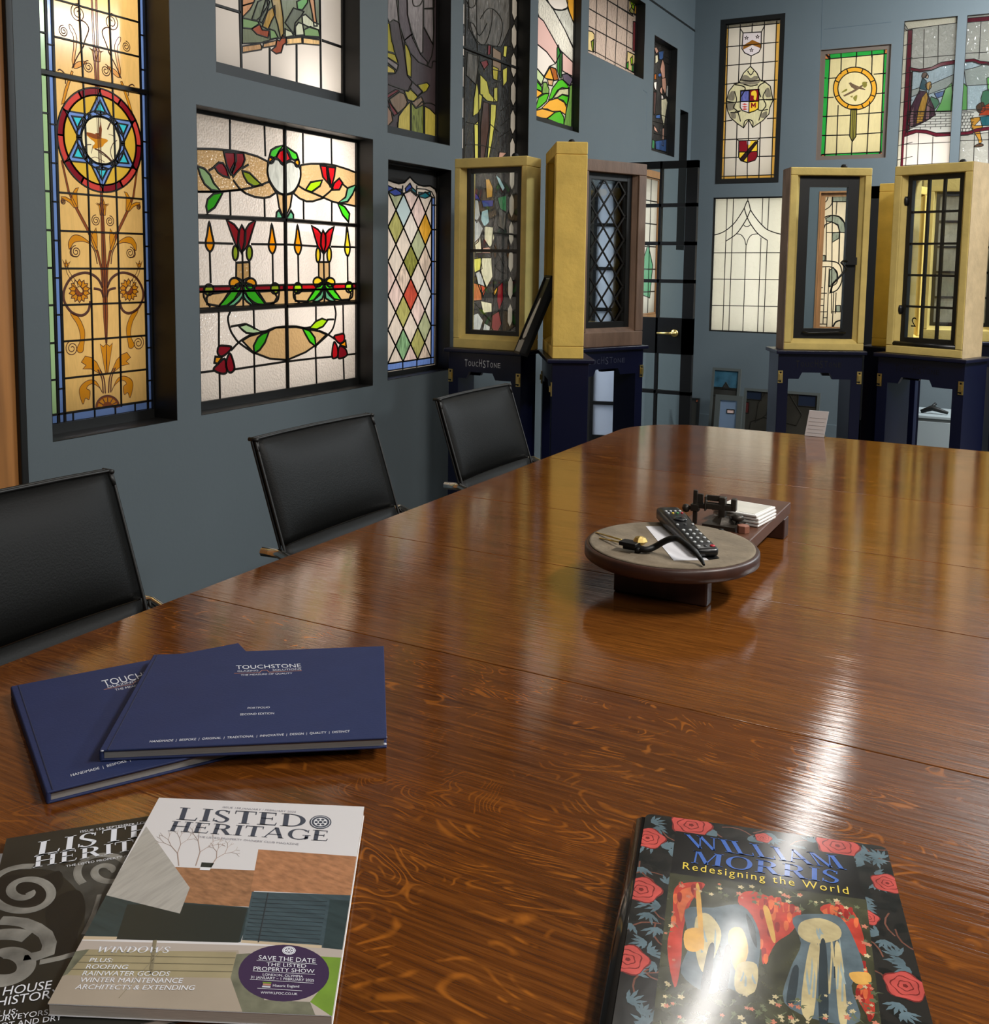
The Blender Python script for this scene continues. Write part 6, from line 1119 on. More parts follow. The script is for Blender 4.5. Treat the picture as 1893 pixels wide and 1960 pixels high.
MB().lathe([(rr-.007, 0), (rr-.008, .0025), (rr-.012, .003)], (rc.x, rc.y, ZR-.0005), 72).build('baize_cover', M_baize, stand)
bx0, bx1, by1 = -.585, -.432, 2.14; ZB = ZR-.012
MB().box((bx0, rc.y-.02, ZB-.026), (bx1, by1, ZB)).build('board', M_mah, stand, .003)
mb = MB().box((bx0-.035, 1.592, TZ), (bx1-.02, 1.622, TZ+.052)); mb.build('foot', M_dk, stand, .004)
MB().box((bx0, 2.085, TZ), (bx1, 2.125, ZB-.026)).build('foot', M_dk, stand, .003)
# cutter post and arm: iron
pc = top_plane(ZB); pc.c = (1080, 900, 3.944)
post = pc.z((1200, 425)); piv = pc.z((985, 400))
x0, y0 = post; 
mb = MB().prism([(x0-.033, y0-.03, ZB), (x0+.03, y0-.03, ZB), (x0+.036, y0+.03, ZB), (x0-.03, y0+.03, ZB)], (0, 0, .008)); mb.lathe([(.022, .008), (.013, .02)], (x0, y0, ZB), 4, smooth=False); mb.build('post_base', M_iron, stand)
MB().box((x0-.009, y0-.008, ZB+.008), (x0+.004, y0+.008, ZB+.058)).build('post', M_iron, stand, .002)
MB().lathe([(.008, 0), (.012, .003), (.012, .009), (.006, .012)], (x0+.026, y0+.004, ZB+.014), 20).lathe([(.004, -.012), (.004, 0)], (x0+.026, y0+.004, ZB+.014), 12).build('clamp_knob', M_iron, stand)
ex = Vector((piv.x, piv.y)); d = (ex-Vector((x0, y0))).normalized(); n = Vector((-d.y, d.x)); Ma = Matrix(((d.x, n.x*.65, 0, x0), (d.y, n.y*.65, 0, y0), (0, 0, .63, ZB), (0, 0, 0, 1))); Lq = (ex-Vector((x0, y0))).length
mb = MB().box((-.02, .006, .052), (Lq*.62, .012, .070), Ma).box((-.02, -.012, .052), (Lq*.62, -.006, .070), Ma).box((-.024, -.012, .052), (-.014, .012, .090), Ma)
mb.box((.0, -.013, .074), (Lq*.62, -.006, .092), Ma).box((Lq*.6, -.014, .045), (Lq*.66, .014, .092), Ma)
mb.box((Lq*.62, -.008, .05), (Lq*1.0, .008, .066), Ma).build('cutter_arm', M_iron, stand, .0015)
mb = MB().box((Lq-.004, -.006, -.004), (Lq+.004, .006, .105), Ma); mb.build('cutter_rod', M_iron, stand, .001)
MB().box((Lq-.008, -.012, .04), (Lq+.008, .012, .062), Ma).box((Lq*.82-.005, -.005, .06), (Lq*.82+.005, .005, .095), Ma).build('rod_clamp', M_iron, stand, .001)
q = Ma @ Vector((Lq+.018, 0, .045))
MB().lathe([(.002, -.008), (.006, -.006), (.008, 0), (.006, .006), (.002, .008)], tuple(q), 18).tube([Ma @ Vector((Lq+.0, 0, .05)), q], .004, 8).build('thumb_screw', M_iron, stand)
qn = pc.z((1350, 470)); MB().lathe([(.002, 0), (.012, 0), (.012, .014), (.002, .016)], (qn[0], qn[1], ZB), 6, smooth=False).build('wooden_nut', mat('nut_wood', '#8a5a48', .5), stand, .001)
MB().lathe([(.001, 0), (.005, .0003), (.001, .0006)], (*tp.px(1080+1185/3.944, 900+457/3.944), ZR+.0026), 14).build('peg_hole', M_black, stand)
# white glass coasters stacked on the board
M_co = mat('coaster_white', '#d6d5cd', .12, spec=.6, var=.05, vscale=30); M_coE = mat('coaster_edge', '#eeeeea', .2)
co = pc.px(1080+1330/3.944, 900+395/3.944)+Vector((0, .03)); ca_ = R(-8)
labs = ['bottom white glass coaster in the stack on the mahogany board', 'second white glass coaster from the bottom of the stack', 'third white glass coaster from the bottom of the stack', 'topmost white glass coaster with a marbled face']
first = None
for k in range(4):
    if first is None:
        first = thing('coaster', labs[0], 'coaster', (co.x, co.y, ZB), ca_, 'white coasters stacked on the board')
        Mc = frame_at((co.x, co.y, ZB), ca_)
        MB().box((-.047, -.047, .0005), (.047, .047, .0055), Mc).build('plate', M_coE, first, .0015)
        MB().box((-.041, -.041, .0054), (.041, .041, .0061), Mc).build('face', M_co, first)
        MB().box((-.04, -.04, 0), (.04, .04, .0006), Mc).build('cork_backing', M_mah, first)
    else:
        c = copy_tree(first); c.location = (co.x+rnd.uniform(-.002, .002), co.y+rnd.uniform(-.002, .002), ZB+.0064*k); c.rotation_euler = (0, 0, ca_+R(rnd.uniform(-2, 2))); c['label'] = labs[k]
# paper slips and remote control on the round top
Z0 = ZR+.0026
M_paper = mat('paper', '#d9d9de', .6)
tp0 = top_plane(Z0).crop(1080, 900, 3.944)
pp = [tp0.z(p) for p in ((615, 425), (735, 425), (1090, 680), (825, 682))]
c = sum(pp, Vector((0, 0)))/4
o = MB().prism([(p.x, p.y, Z0) for p in pp], (0, 0, .0006)).build('paper_slip', M_paper); tag(o, 'white paper slip under the remote control on the round worn top', 'paper')
pk = [tp0.z(p) for p in ((1010, 600), (1085, 595), (1172, 668), (1092, 678))]
o = MB().prism([(p.x, p.y, Z0+.0007) for p in pk], (0, 0, .0006)).build('black_card', M_black2); tag(o, 'small black card peeping from under the remote control', 'card')
ra, rb = top_plane(Z0+.012).crop(1080, 900, 3.944).z((770, 335)), top_plane(Z0+.012).crop(1080, 900, 3.944).z((1085, 615))
ln = (rb-ra).length; dr = (rb-ra)/ln; ang = math.atan2(dr.y, dr.x)
rem = thing('remote_control', 'black remote control with grey keys lying on the round worn top', 'remote control', (ra.x, ra.y, Z0+.0014), ang)
Mr = frame_at((ra.x, ra.y, Z0+.0014), ang)
mb = MB(); secs = [(0, .019, .010, .024), (.01, .0225, .003, .0275), (ln*.25, .0235, .001, .0275), (ln*.55, .020, 0, .021), (ln*.85, .0205, 0, .017), (ln-.006, .020, .001, .016), (ln, .016, .004, .013)]
vs = []; fs = []; nn = 16
for (x, hw, zb_, zt_) in secs:
    for k in range(nn):
        a = 2*math.pi*k/nn; cx_, sx_ = math.cos(a), math.sin(a); e = .38
        vs.append(Mr @ Vector((x, hw*math.copysign(abs(cx_)**e, cx_), (zb_+zt_)/2+(zt_-zb_)/2*math.copysign(abs(sx_)**e, sx_))))
for i in range(len(secs)-1): fs += [(i*nn+k, i*nn+(k+1) % nn, (i+1)*nn+(k+1) % nn, (i+1)*nn+k) for k in range(nn)]
fs += [list(range(nn))[::-1], [(len(secs)-1)*nn+k for k in range(nn)]]
mb.add(vs, fs, 0, True).build('body', M_rem, rem)
def rz(x):
    for (a, b) in zip(secs, secs[1:]):
        if a[0] <= x <= b[0]: return a[3]+(b[3]-a[3])*(x-a[0])/(b[0]-a[0])
    return secs[-1][3]
def key(x, y, r, m, nm='button'): MB().lathe([(r, -.001), (r, .0012), (r*.6, .002)], (x, y, rz(x)), 10, 0, 'Z', Mr).build(nm, m, rem)
M_red = mat('key_red', '#b02030', .4); M_yel = mat('key_yellow', '#d8b838', .4); M_grn = mat('key_green', '#3c8a4a', .4); M_kd = mat('key_dark', '#3a3c3e', .4)
for i, f in enumerate((.17, .23)):
    for j in range(4): key(ln*f, -.013+.0087*j, .0026, (M_key, M_yel, M_grn, M_red)[j] if i else M_key)
MB().lathe([(.0125, -.001), (.0125, .0015), (.010, .002)], (ln*.36, 0, rz(ln*.36)), 22, 0, 'Z', Mr).build('dial', mat('dial_black', '#1d1f22', .2), rem); key(ln*.36, 0, .005, M_key)
for y in (-.014, 0, .014): key(ln*.48, y, .0026, M_key if y else M_kd)
for x in range(4):
    for j in (-1, 0, 1): key(ln*(.60+.085*x), .012*j, .0031, M_key)
for j in (-1, 0): key(ln*.945, .012*j, .0031, M_key if j else M_kd)
key(ln*.945, .012, .0045, M_red)
# black curved tool with a brass nut and two brass prongs
Pt = lambda x, y, z: Vector((*top_plane(Z0+z).crop(1080, 900, 3.944).z((x, y)), Z0+z))
tool = thing('curved_tool', 'black curved hand tool with a brass wing screw and two thin brass prongs', 'tool', tuple(Pt(560, 600, 0)))
pth = [Pt(450, 570, .008), Pt(545, 585, .008), Pt(620, 600, .007), Pt(680, 580, .010), Pt(740, 545, .020), Pt(800, 520, .028), Pt(860, 520, .030), Pt(930, 570, .026), Pt(990, 620, .018), Pt(1030, 670, .009), Pt(1055, 715, .004)]
sm3 = []
for i in range(len(pth)-1):
    for j in range(4):
        t_ = j/4; a, b, c_, d_ = pth[max(0, i-1)], pth[i], pth[i+1], pth[min(len(pth)-1, i+2)]
        sm3.append(.5*((2*b)+(c_-a)*t_+(2*a-5*b+4*c_-d_)*t_*t_+(3*b-a-3*c_+d_)*t_**3))
sm3.append(pth[-1])
MB().tube(sm3, [.0055]*(len(sm3)-8)+[.0045, .0042, .004, .0038, .0035, .003, .0026, .002], 10).build('handle', M_black2, tool)
w0, w1 = Pt(432, 555, .010), Pt(560, 580, .010); dw = (w1-w0).normalized(); nw = Vector((-dw.y, dw.x, 0))
MB().prism([w0+nw*.011, w1+nw*.012, w1-nw*.012, w0-nw*.011], (0, 0, .007)).build('jaw', M_black2, tool, .0015)
ck = Pt(575, 520, .020); mb = MB(); mb.lathe([(.003, -.012), (.013, -.003), (.009, .003), (.002, .005)], tuple(ck), 8, smooth=False); mb.build('brass_screw', M_brass, tool)
cw = Pt(555, 600, .0055); MB().lathe([(.0055, -.0045), (.0055, .0045)], tuple(cw), 16).build('wheel', M_black2, tool)
for (a, b) in (((240, 470), (430, 525)), ((268, 513), (430, 545))): MB().tube([Pt(*a, .001), Pt(*b, .009)], .0016, 6).build('prong', M_brass, tool)
# ---------------------------------------------------------------- hardback portfolios
M_cloth = mat('blue_cloth', '#293256', .55, spec=.25, bump=(300, .06), var=.05, vscale=30); M_page = mat('page_edge', '#8d8a86', .8, var=.1, vscale=60, stretch=(1, 1, 30)); M_txt = mat('print_white', '#d9dbe2', .5); M_rule = mat('print_copper', '#b07a68', .5)
def book(name, label, cat, Q, z0, z1, cover, pages, inset=.003, board=.0025, group=None, spine=True, cov_top=None):
    """Q: TL, TR, BR, BL in plan; spine along the TL-BL edge"""
    t = thing(name, label, cat, (sum(q.x for q in Q)/4, sum(q.y for q in Q)/4, z0), 0, group)
    P = lambda k, z: Vector((Q[k].x, Q[k].y, z))
    MB().prism([P(k, z0) for k in range(4)], (0, 0, board)).build('back_cover', cover, t, .0008)
    MB().prism([P(k, z1-board) for k in range(4)], (0, 0, board)).build('front_cover', cov_top or cover, t, .0008)
    c = sum(Q, Vector((0, 0)))/4; I = [q+(c-q).normalized()*inset*1.4 for q in Q]
    MB().prism([Vector((q.x, q.y, z0+board)) for q in I], (0, 0, z1-z0-2*board)).build('pages', pages, t)
    if spine:
        u = (Q[1]-Q[0]).normalized()
        MB().prism([Vector((*(Q[0]-u*.001), z0)), Vector((*(Q[0]+u*.004), z0)), Vector((*(Q[3]+u*.004), z0)), Vector((*(Q[3]-u*.001), z0))], (0, 0, z1-z0)).build('spine', cover, t, .002, 3)
    return t
def logo(pl, t, dx, dy, ang, o):
    """the maker's heading: o maps crop points"""
PZ1, PZ2 = TZ+.0135, TZ+.0275
pA = top_plane(PZ1).crop(0, 1200, 2.427)
TL, TR, BL = pA.z((52, 275)), pA.z((1107, 74)), pA.z((218, 768)); BR = TR+BL-TL
bk1 = book('portfolio_book', 'lower navy blue hardback portfolio, partly covered by the other', 'book', [TL, TR, BR, BL], TZ, PZ1, M_cloth, M_page, group='navy hardback portfolios')
pA.O = Vector((0, 0, PZ1))
def T(pl, t, s, a, b, c, m=M_txt, **k): return text('lettering', s, pl, pl.z(a), pl.z(b), pl.z(c), m, t, .0003, **k)
T(pA, bk1, 'TOUCHSTONE', (485, 277), (838, 203), (470, 250)); T(pA, bk1, 'GLAZING', (500, 285), (632, 258), (497, 275)); T(pA, bk1, 'THE MEASURE OF QUALITY', (537, 298), (800, 243), (533, 289))
T(pA, bk1, 'HANDMADE  |  BESPOKE  |  ORIGINAL  |  TRADITIONAL  |  INNOVATIVE', (330, 696), (1050, 508), (327, 685))
ribbons('rule', pA, [([pA.z((482, 292)), pA.z((618, 266)), pA.z((628, 254)), pA.z((680, 243))], .0011, False)], M_rule, bk1, .0002, .0003)
ribbons('cover_groove', pA, [([pA.z((85, 272)), pA.z((245, 757))], .0016, False)], mat('groove_navy', '#1c2440', .5), bk1, .0003, .0002)
pB = top_plane(PZ2).crop(0, 1200, 2.427)
TL, TR, BR, BL = [pB.z(p) for p in ((715, 128), (1783, 88), (1797, 513), (463, 572))]
bk2 = book('portfolio_book', 'upper navy blue hardback portfolio with small white lettering', 'book', [TL, TR, BR, BL], PZ1+.0005, PZ2, M_cloth, M_page, group='navy hardback portfolios')
T(pB, bk2, 'TOUCHSTONE', (1098, 197), (1400, 188), (1096, 180)); T(pB, bk2, 'GLAZING', (1103, 210), (1200, 207), (1102, 203)); T(pB, bk2, 'SOLUTIONS', (1267, 205), (1400, 200), (1266, 197)); T(pB, bk2, 'THE MEASURE OF QUALITY', (1118, 228), (1358, 219), (1119, 221))
ribbons('rule', pB, [([pB.z(p) for p in ((1088, 217), (1205, 213), (1215, 203), (1240, 202), (1250, 211), (1402, 204))], .0011, False)], M_rule, bk2, .0002, .0003)
T(pB, bk2, 'PORTFOLIO', (1150, 382), (1253, 378), (1151, 374)); T(pB, bk2, 'SECOND EDITION', (1115, 412), (1273, 406), (1116, 403))
T(pB, bk2, 'HANDMADE  |  BESPOKE  |  ORIGINAL  |  TRADITIONAL  |  INNOVATIVE  |  DESIGN  |  QUALITY  |  DISTINCT', (694, 538), (1625, 490), (698, 528))
ribbons('cover_groove', pB, [([pB.z((733, 128)), pB.z((500, 571))], .0016, False)], MATS['groove_navy'], bk2, .0003, .0002)
M_scuff = mat('worn_corner', '#b9bbc4', .7)
mb = MB()
for p in ((475, 570), (1790, 508), (1788, 540)): q = pB.z(p); mb.lathe([(.0005, -.001), (.0022, -.0003), (.0018, .0006), (.0003, .0008)], (q.x, q.y, PZ2-.001), 8)
mb.build('worn_corner', M_scuff, bk2)
# ---------------------------------------------------------------- magazines
MZ1, MZ2 = TZ+.006, TZ+.0165
def P19(z): return top_plane(z).crop(0, 1500, 2.629)
m1 = P19(MZ1); TL, BL0, TR0 = m1.z((33, 277)), m1.z((-60, 680)), m1.z((740, 165))
ud = (TR0-TL).normalized(); vd = Vector((ud.y, -ud.x)); W_, H_ = .213, .29
Qm = [TL, TL+ud*W_, TL+ud*W_+vd*H_, TL+vd*H_]
pg = mat('magazine_pages', '#b7afa5', .7, var=.12, vscale=80, stretch=(1, 1, 40))
cvB = mat('cover_charcoal', '#23231f', .35, var=.35, vscale=14); cvW = mat('cover_white', '#d9d9dc', .35)
mg1 = book('magazine', 'lower black and white magazine with wrought-iron scrolls on its cover', 'magazine', Qm, TZ, MZ1, cvB, pg, .001, .0006, 'heritage magazines', False)
m1 = Plane((0, 0, MZ1), (1, 0, 0), (0, 1, 0)); m1.c = (0, 1500, 2.629)
def rnd_iron():
    return mat('iron_grey', '#77756f', .4, var=.5, vscale=30), mat('iron_dark', '#171715', .4), mat('iron_stone', '#3c3b37', .45, var=.5, vscale=40)
mi, md_, ms = rnd_iron()
art('cover_picture', m1, Qm, cvB, [(ms, sm(m1.zz([(-200, 460), (60, 440), (250, 400), (400, 420), (640, 330), (800, 300), (900, 900), (600, 1100), (380, 1000), (430, 640), (330, 480), (200, 430)]))), (md_, sm(m1.zz([(230, 640), (300, 560), (400, 540), (430, 640), (390, 760), (380, 850), (240, 860), (240, 760)]))), (md_, sm(m1.zz([(-60, 520), (60, 460), (200, 470), (300, 440), (310, 520), (200, 600), (60, 610)])))], mg1, .0002)
def spir(c, r0, r1, a0, a1, sx=1, n=40): return [(c[0]+sx*(r0+(r1-r0)*k/n)*math.cos(R(a0+(a1-a0)*k/n)), c[1]+.62*(r0+(r1-r0)*k/n)*math.sin(R(a0+(a1-a0)*k/n))) for k in range(n+1)]
SP = [(spir((130, 545), 20, 210, 0, 640), .008), (spir((540, 440), 15, 160, 160, 760, -1), .007), (spir((20, 900), 60, 240, -120, 300), .014), ([(0, 690), (120, 700), (230, 760), (240, 850), (120, 880)], .011), ([(200, 900), (300, 880), (370, 860), (450, 850)], .006), ([(420, 760), (470, 660), (500, 560)], .004)]
ribbons('cover_scrolls', m1, [(sm([m1.z(p) for p in q], False, 2), w, False) for q, w in SP], mi, mg1, .0002, .0003)
T19 = lambda pl, t, s, a, b, c, m=M_txt, **k: text('lettering', s, pl, pl.z(a), pl.z(b), pl.z(c), m, t, .0006, **k)
T19(m1, mg1, 'ISSUE 156 SEPTEMBER / OCTOBER 2024', (405, 250), (900, 178), (404, 239)); T19(m1, mg1, 'LISTED', (178, 366), (905, 233), (192, 296), serif=True); T19(m1, mg1, 'HERITAGE', (165, 426), (1010, 277), (172, 370), serif=True); T19(m1, mg1, "THE LISTED PROPERTY OWNERS' CLUB MAGAZINE", (332, 423), (960, 318), (331, 413))
T19(m1, mg1, 'HOUSE', (12, 1070), (255, 1036), (25, 1025)); T19(m1, mg1, 'HISTORY', (-20, 1125), (300, 1076), (-8, 1080)); T19(m1, mg1, 'PLUS:', (-40, 1180), (85, 1163), (-32, 1150)); T19(m1, mg1, 'SURVEYORS', (-40, 1206), (240, 1166), (-34, 1178)); T19(m1, mg1, 'ROT AND DRY', (-30, 1240), (310, 1192), (-24, 1212))
m2 = P19(MZ2); TL, TR, BR, BL = [m2.z(p) for p in ((800, 72), (1833, 117), (1672, 1170), (240, 1108))]
mg2 = book('magazine', 'upper magazine with a white masthead over dark barns and brown tiled roofs', 'magazine', [TL, TR, BR, BL], MZ1+.0008, MZ2, cvW, pg, .0008, .0006, 'heritage magazines', False)
cSky = mat('print_sky', '#cfcccd', .35); cTile = mat('print_tile', '#93694a', .4, var=.3, vscale=90, stretch=(1, 2.5, 1)); cTile2 = mat('print_tile_red', '#a2714f', .4, var=.25, vscale=90, stretch=(1, 2.5, 1)); cBarn = mat('print_barn', '#2c3a3c', .35, var=.2, vscale=60, stretch=(.4, 4, 1)); cBarnB = mat('print_barn_blue', '#39484e', .35, var=.25, vscale=50, stretch=(.4, 5, 1)); cBarnD = mat('print_barn_dark', '#262b28', .35); cGrey = mat('print_tin', '#a39f98', .4, var=.12, vscale=60, stretch=(5, .6, 1)); cGnd = mat('print_ground', '#9c9081', .4, var=.08, vscale=15); cSteps = mat('print_step', '#958a6c', .4, var=.12, vscale=30); cPath = mat('print_path', '#aba097', .4); cHedge = mat('print_hedge', '#6a6a58', .5, var=.35, vscale=60); cGrass = mat('print_grass', '#6b8a2e', .5, var=.2, vscale=40); cPlum = mat('print_plum', '#3b2a48', .3); cStone = mat('print_stone', '#b9a78c', .5)
z2_ = m2.zz
art('cover_picture', m2, [TL, TR, BR, BL], cSky, [(cPath, z2_([(370, 790), (1760, 830), (1700, 1200), (200, 1130)])),
 (cTile, z2_([(860, 420), (1285, 438), (1272, 622), (760, 600)])), (cTile2, z2_([(1300, 332), (1850, 372), (1800, 566), (1262, 540)])),
 (cBarn, z2_([(530, 562), (930, 600), (1270, 625), (1210, 800), (410, 780)])), (cBarnD, z2_([(640, 610), (920, 606), (1245, 628), (1200, 802), (585, 785)])), (cBarnB, z2_([(1268, 545), (1800, 564), (1740, 835), (1215, 800)])), (cBarn, z2_([(1660, 585), (1790, 590), (1750, 840), (1625, 828)])),
 (cGrey, z2_([(735, 215), (955, 525), (905, 655), (530, 562)])), (cStone, z2_([(415, 768), (590, 772), (585, 787), (410, 786)])), (cStone, z2_([(1215, 788), (1620, 815), (1618, 830), (1212, 802)])),
 (cGnd, z2_([(340, 850), (1200, 840), (1240, 1170), (200, 1130)])), (cSteps, z2_([(430, 835), (1190, 850), (1165, 980), (330, 965)])), (cGnd, z2_([(300, 970), (1170, 985), (1230, 1170), (200, 1130)])), (cHedge, z2_([(1190, 860), (1260, 855), (1330, 1090), (1560, 1100), (1600, 1200), (1230, 1180), (1160, 980)])), (cHedge, z2_([(340, 850), (450, 835), (340, 960), (290, 980)])), (cGrass, z2_([(1600, 870), (1760, 880), (1710, 1200), (1560, 1100), (1640, 1000)])),
 (cPlum, [m2.z((1428+229*math.cos(R(a)), 955+143*math.sin(R(a)))) for a in range(0, 360, 10)])], mg2, .0003)
cSt = mat('print_step_edge', '#7d745c', .5); cBr = mat('print_branch', '#a08c82', .5); cLn = mat('print_dark', '#2a2f33', .5)
ribbons('cover_detail', m2, [([m2.z(p) for p in q], w, False) for q, w in (([(420, 865), (1185, 878)], .0008), ([(395, 900), (1175, 912)], .0008), ([(360, 935), (1170, 948)], .0008), ([(780, 790), (760, 960)], .003), ([(600, 1080), (800, 855)], .0006))], cSt, mg2, .0001, .0005)
br = []
for (bx_, by_, ang0, l0) in ((900, 415, -95, 75), (985, 415, -75, 85), (1060, 420, -60, 60)):
    st = [((bx_, by_), ang0, l0, 0)]
    while st:
        (p, a, l, dpt) = st.pop(); q = (p[0]+l*math.cos(R(a)), p[1]+l*math.sin(R(a))*.85); br.append(([m2.z(p), m2.z(q)], .0011*(.72**dpt), False))
        if dpt < 4:
            for s in (-1, 1): st.append((q, a+s*rnd.uniform(14, 40), l*rnd.uniform(.62, .82), dpt+1))
ribbons('cover_tree', m2, br, cBr, mg2, .0001, .0004)
art('cover_chimney', m2, z2_([(1015, 398), (1078, 402), (1055, 438), (1005, 436)]), cBarnD, [(cvW, z2_([(1008, 422), (1062, 425), (1055, 440), (1003, 438)]))], mg2, .0005)
ribbons('cover_boarding', m2, [([m2.z((1275-k*4, 560+k*20)), m2.z((1650-k*4, 575+k*21))], .0005, False) for k in range(1, 12)]+[([m2.z((1350, 550)), m2.z((1300, 800))], .0012, False)], cLn, mg2, .0001, .0004)
cSer = mat('print_slate', '#3e4350', .5)
T19(m2, mg2, 'ISSUE 158 JANUARY / FEBRUARY 2025', (1120, 124), (1488, 149), (1124, 116), mat('print_grey', '#8a8890', .5)); T19(m2, mg2, 'LISTED', (887, 183), (1535, 222), (908, 122), cSer, serif=True); T19(m2, mg2, 'HERITAGE', (845, 240), (1648, 292), (868, 190), cSer, serif=True); T19(m2, mg2, "THE LISTED PROPERTY OWNERS' CLUB MAGAZINE", (992, 273), (1503, 312), (994, 264), MATS['print_grey'])
T19(m2, mg2, 'WINDOWS', (480, 852), (845, 854), (500, 822), M_txt, serif=True)
for s, a, b, c in (('PLUS:', (447, 901), (563, 902), (458, 880)), ('ROOFING', (430, 934), (638, 937), (442, 912)), ('RAINWATER GOODS', (412, 968), (850, 971), (424, 945)), ('WINTER MAINTENANCE', (398, 1002), (915, 1006), (410, 978)), ('ARCHITECTS & EXTENDING', (376, 1037), (975, 1042), (390, 1013))): T19(m2, mg2, s, a, b, c)
for s, a, b, c in (('SAVE THE DATE', (1300, 888), (1588, 906), (1303, 866)), ('THE LISTED', (1340, 920), (1540, 930), (1342, 902)), ('PROPERTY SHOW', (1275, 942), (1582, 957), (1277, 923)), ('LONDON, OLYMPIA', (1322, 969), (1525, 980), (1323, 957)), ('31 JANUARY – 1 FEBRUARY 2025', (1262, 983), (1580, 1000), (1263, 970)), ('Historic England', (1373, 1025), (1505, 1030), (1374, 1012)), ('WWW.LPOC.CO.UK', (1311, 1060), (1497, 1068), (1312, 1048))): T19(m2, mg2, s, a, b, c)
ribbons('cover_rules', m2, [([m2.z(a), m2.z(b)], .0004, False) for a, b in (((1292, 893), (1595, 912)), ((1272, 946), (1585, 964)), ((1258, 988), (1578, 1008)), ((1295, 1033), (1520, 1046)))], M_txt, mg2, .0001, .0006)
def roundel(pl, c, r, parent, a, b):
    E = lambda k: [pl.z((c[0]+r*k*math.cos(R(t_)), c[1]+r*k*.62*math.sin(R(t_)))) for t_ in range(0, 360, 12)]
    P = [(a, E(.96)), (b, E(.88)), (a, E(.82)), (b, E(.62)), (a, E(.18))]
    for k in range(6): P.append((a, [pl.z((c[0]+r*(.40*math.cos(R(60*k))+.16*math.cos(R(t_))), c[1]+r*.62*(.40*math.sin(R(60*k))+.16*math.sin(R(t_))))) for t_ in range(0, 360, 40)]))
    art('crest', pl, E(1), a, P[1:], parent, .0006)
roundel(m2, (1613, 196), 55, mg2, cSer, cvW); roundel(m2, (1454, 843), 34, mg2, M_txt, cPlum)
art('logo', m2, z2_([(1320, 1000), (1367, 1002), (1362, 1032), (1318, 1029)]), cPlum, [(cGrass, z2_([(1322, 1001), (1366, 1003), (1365, 1010), (1322, 1008)])), (M_rule, z2_([(1325, 1009), (1364, 1012), (1362, 1020), (1322, 1017)])), (M_scuff, z2_([(1320, 1020), (1362, 1023), (1360, 1031), (1318, 1028)]))], mg2, .0006)
# edge of a pale sheet under the magazines, at the left edge of the picture
sh = P19(TZ+.0005); q = [sh.z(p) for p in ((-30, 358), (14, 352), (-8, 470), (-70, 500))]
o = MB().prism([(p.x, p.y, TZ+.0002) for p in q], (0, 0, .0006)).build('paper_sheet', M_paper); tag(o, 'corner of a pale paper sheet beside the scrolled-iron magazine, at the left edge', 'paper')
# ---------------------------------------------------------------- floral hardback
WZ = TZ+.024
w = top_plane(WZ).crop(1130, 1500, 2.481)
TL, TR = w.z((262, 140)), w.z((1408, 300)); u = (TR-TL).normalized(); v = Vector((u.y, -u.x)); Wd, Hd = (TR-TL).length, (TR-TL).length*1.32
BL_, BR_ = TL+v*Hd, TR+v*Hd
def rc4(Q, r):
    o = []; c = sum(Q, Vector((0, 0)))/4
    for k in range(4):
        p, a, b = Q[k], Q[k-1], Q[(k+1) % 4]; e1, e2 = (a-p).normalized(), (b-p).normalized()
        for j in range(6): t_ = j/5; o.append((p+e1*r)*(1-t_)**2+p*2*t_*(1-t_)+(p+e2*r)*t_*t_)
    return o
jack = mat('jacket_dark', '#211f1d', .16, spec=.5, coat=.6, var=.15, vscale=20, bump=(12, .12))
def jk(n, h, var=.15): return mat(n, h, .16, spec=.5, coat=.6, var=var, vscale=60, bump=(12, .12))
hb = thing('hardback_book', 'dark floral hardback book in a glossy jacket, with blue and yellow title lettering', 'book', (*(sum([TL, TR, BR_, BL_], Vector((0, 0)))/4), TZ))
QQ = rc4([TL, TR, BR_, BL_], .008)
MB().prism([Vector((p.x, p.y, TZ)) for p in QQ], (0, 0, .0025)).build('back_cover', jack, hb); MB().prism([Vector((p.x, p.y, WZ-.003)) for p in QQ], (0, 0, .003)).build('front_cover', jack, hb, .0012)
cc_ = sum([TL, TR, BR_, BL_], Vector((0, 0)))/4
MB().prism([Vector((*(p+(cc_-p).normalized()*.006), TZ+.0025)) for p in (TL, TR, BR_, BL_)], (0, 0, WZ-TZ-.0055)).build('pages', mat('hardback_pages', '#6b5f50', .8), hb)
MB().tube([Vector((*(TL+v*.006), (TZ+WZ)/2)), Vector((*(BL_-v*.006), (TZ+WZ)/2))], (WZ-TZ)/2-.0005, 12).build('spine', jack, hb)
rose, roseD, leafA, leafB, stem = jk('rose_red', '#b34a44', .2), jk('rose_dark', '#6e2624', .2), jk('leaf_slate', '#566870', .25), jk('leaf_black', '#151615', .2), jk('stem_brown', '#6b4438', .2)
L_ = lambda a, b: TL+u*(Wd*a)+v*(Hd*b)                        # cover coordinates 0..1
P = []
def leaf(a, b, ang, l, wd, m):
    d_ = Vector((math.cos(ang), math.sin(ang))); n_ = Vector((-d_.y, d_.x)); c0 = Vector((a*Wd, b*Hd)); q = []
    for k in range(7):
        t_ = k/6; q.append(c0+d_*l*t_+n_*wd*math.sin(math.pi*t_)*(1 if k % 2 == 0 else .7))
    for k in range(5, 0, -1):
        t_ = k/6; q.append(c0+d_*l*t_-n_*wd*math.sin(math.pi*t_)*(1 if k % 2 == 0 else .7))
    P.append((m, [TL+u*x.x+v*x.y for x in q]))
rb_ = random.Random(3)
def border():
    s = rb_.random()
    if s < .32: return rb_.uniform(.0, .98), rb_.uniform(.01, .09)
    return (rb_.uniform(.0, .13) if s < .66 else rb_.uniform(.85, .97)), rb_.uniform(.08, .97)
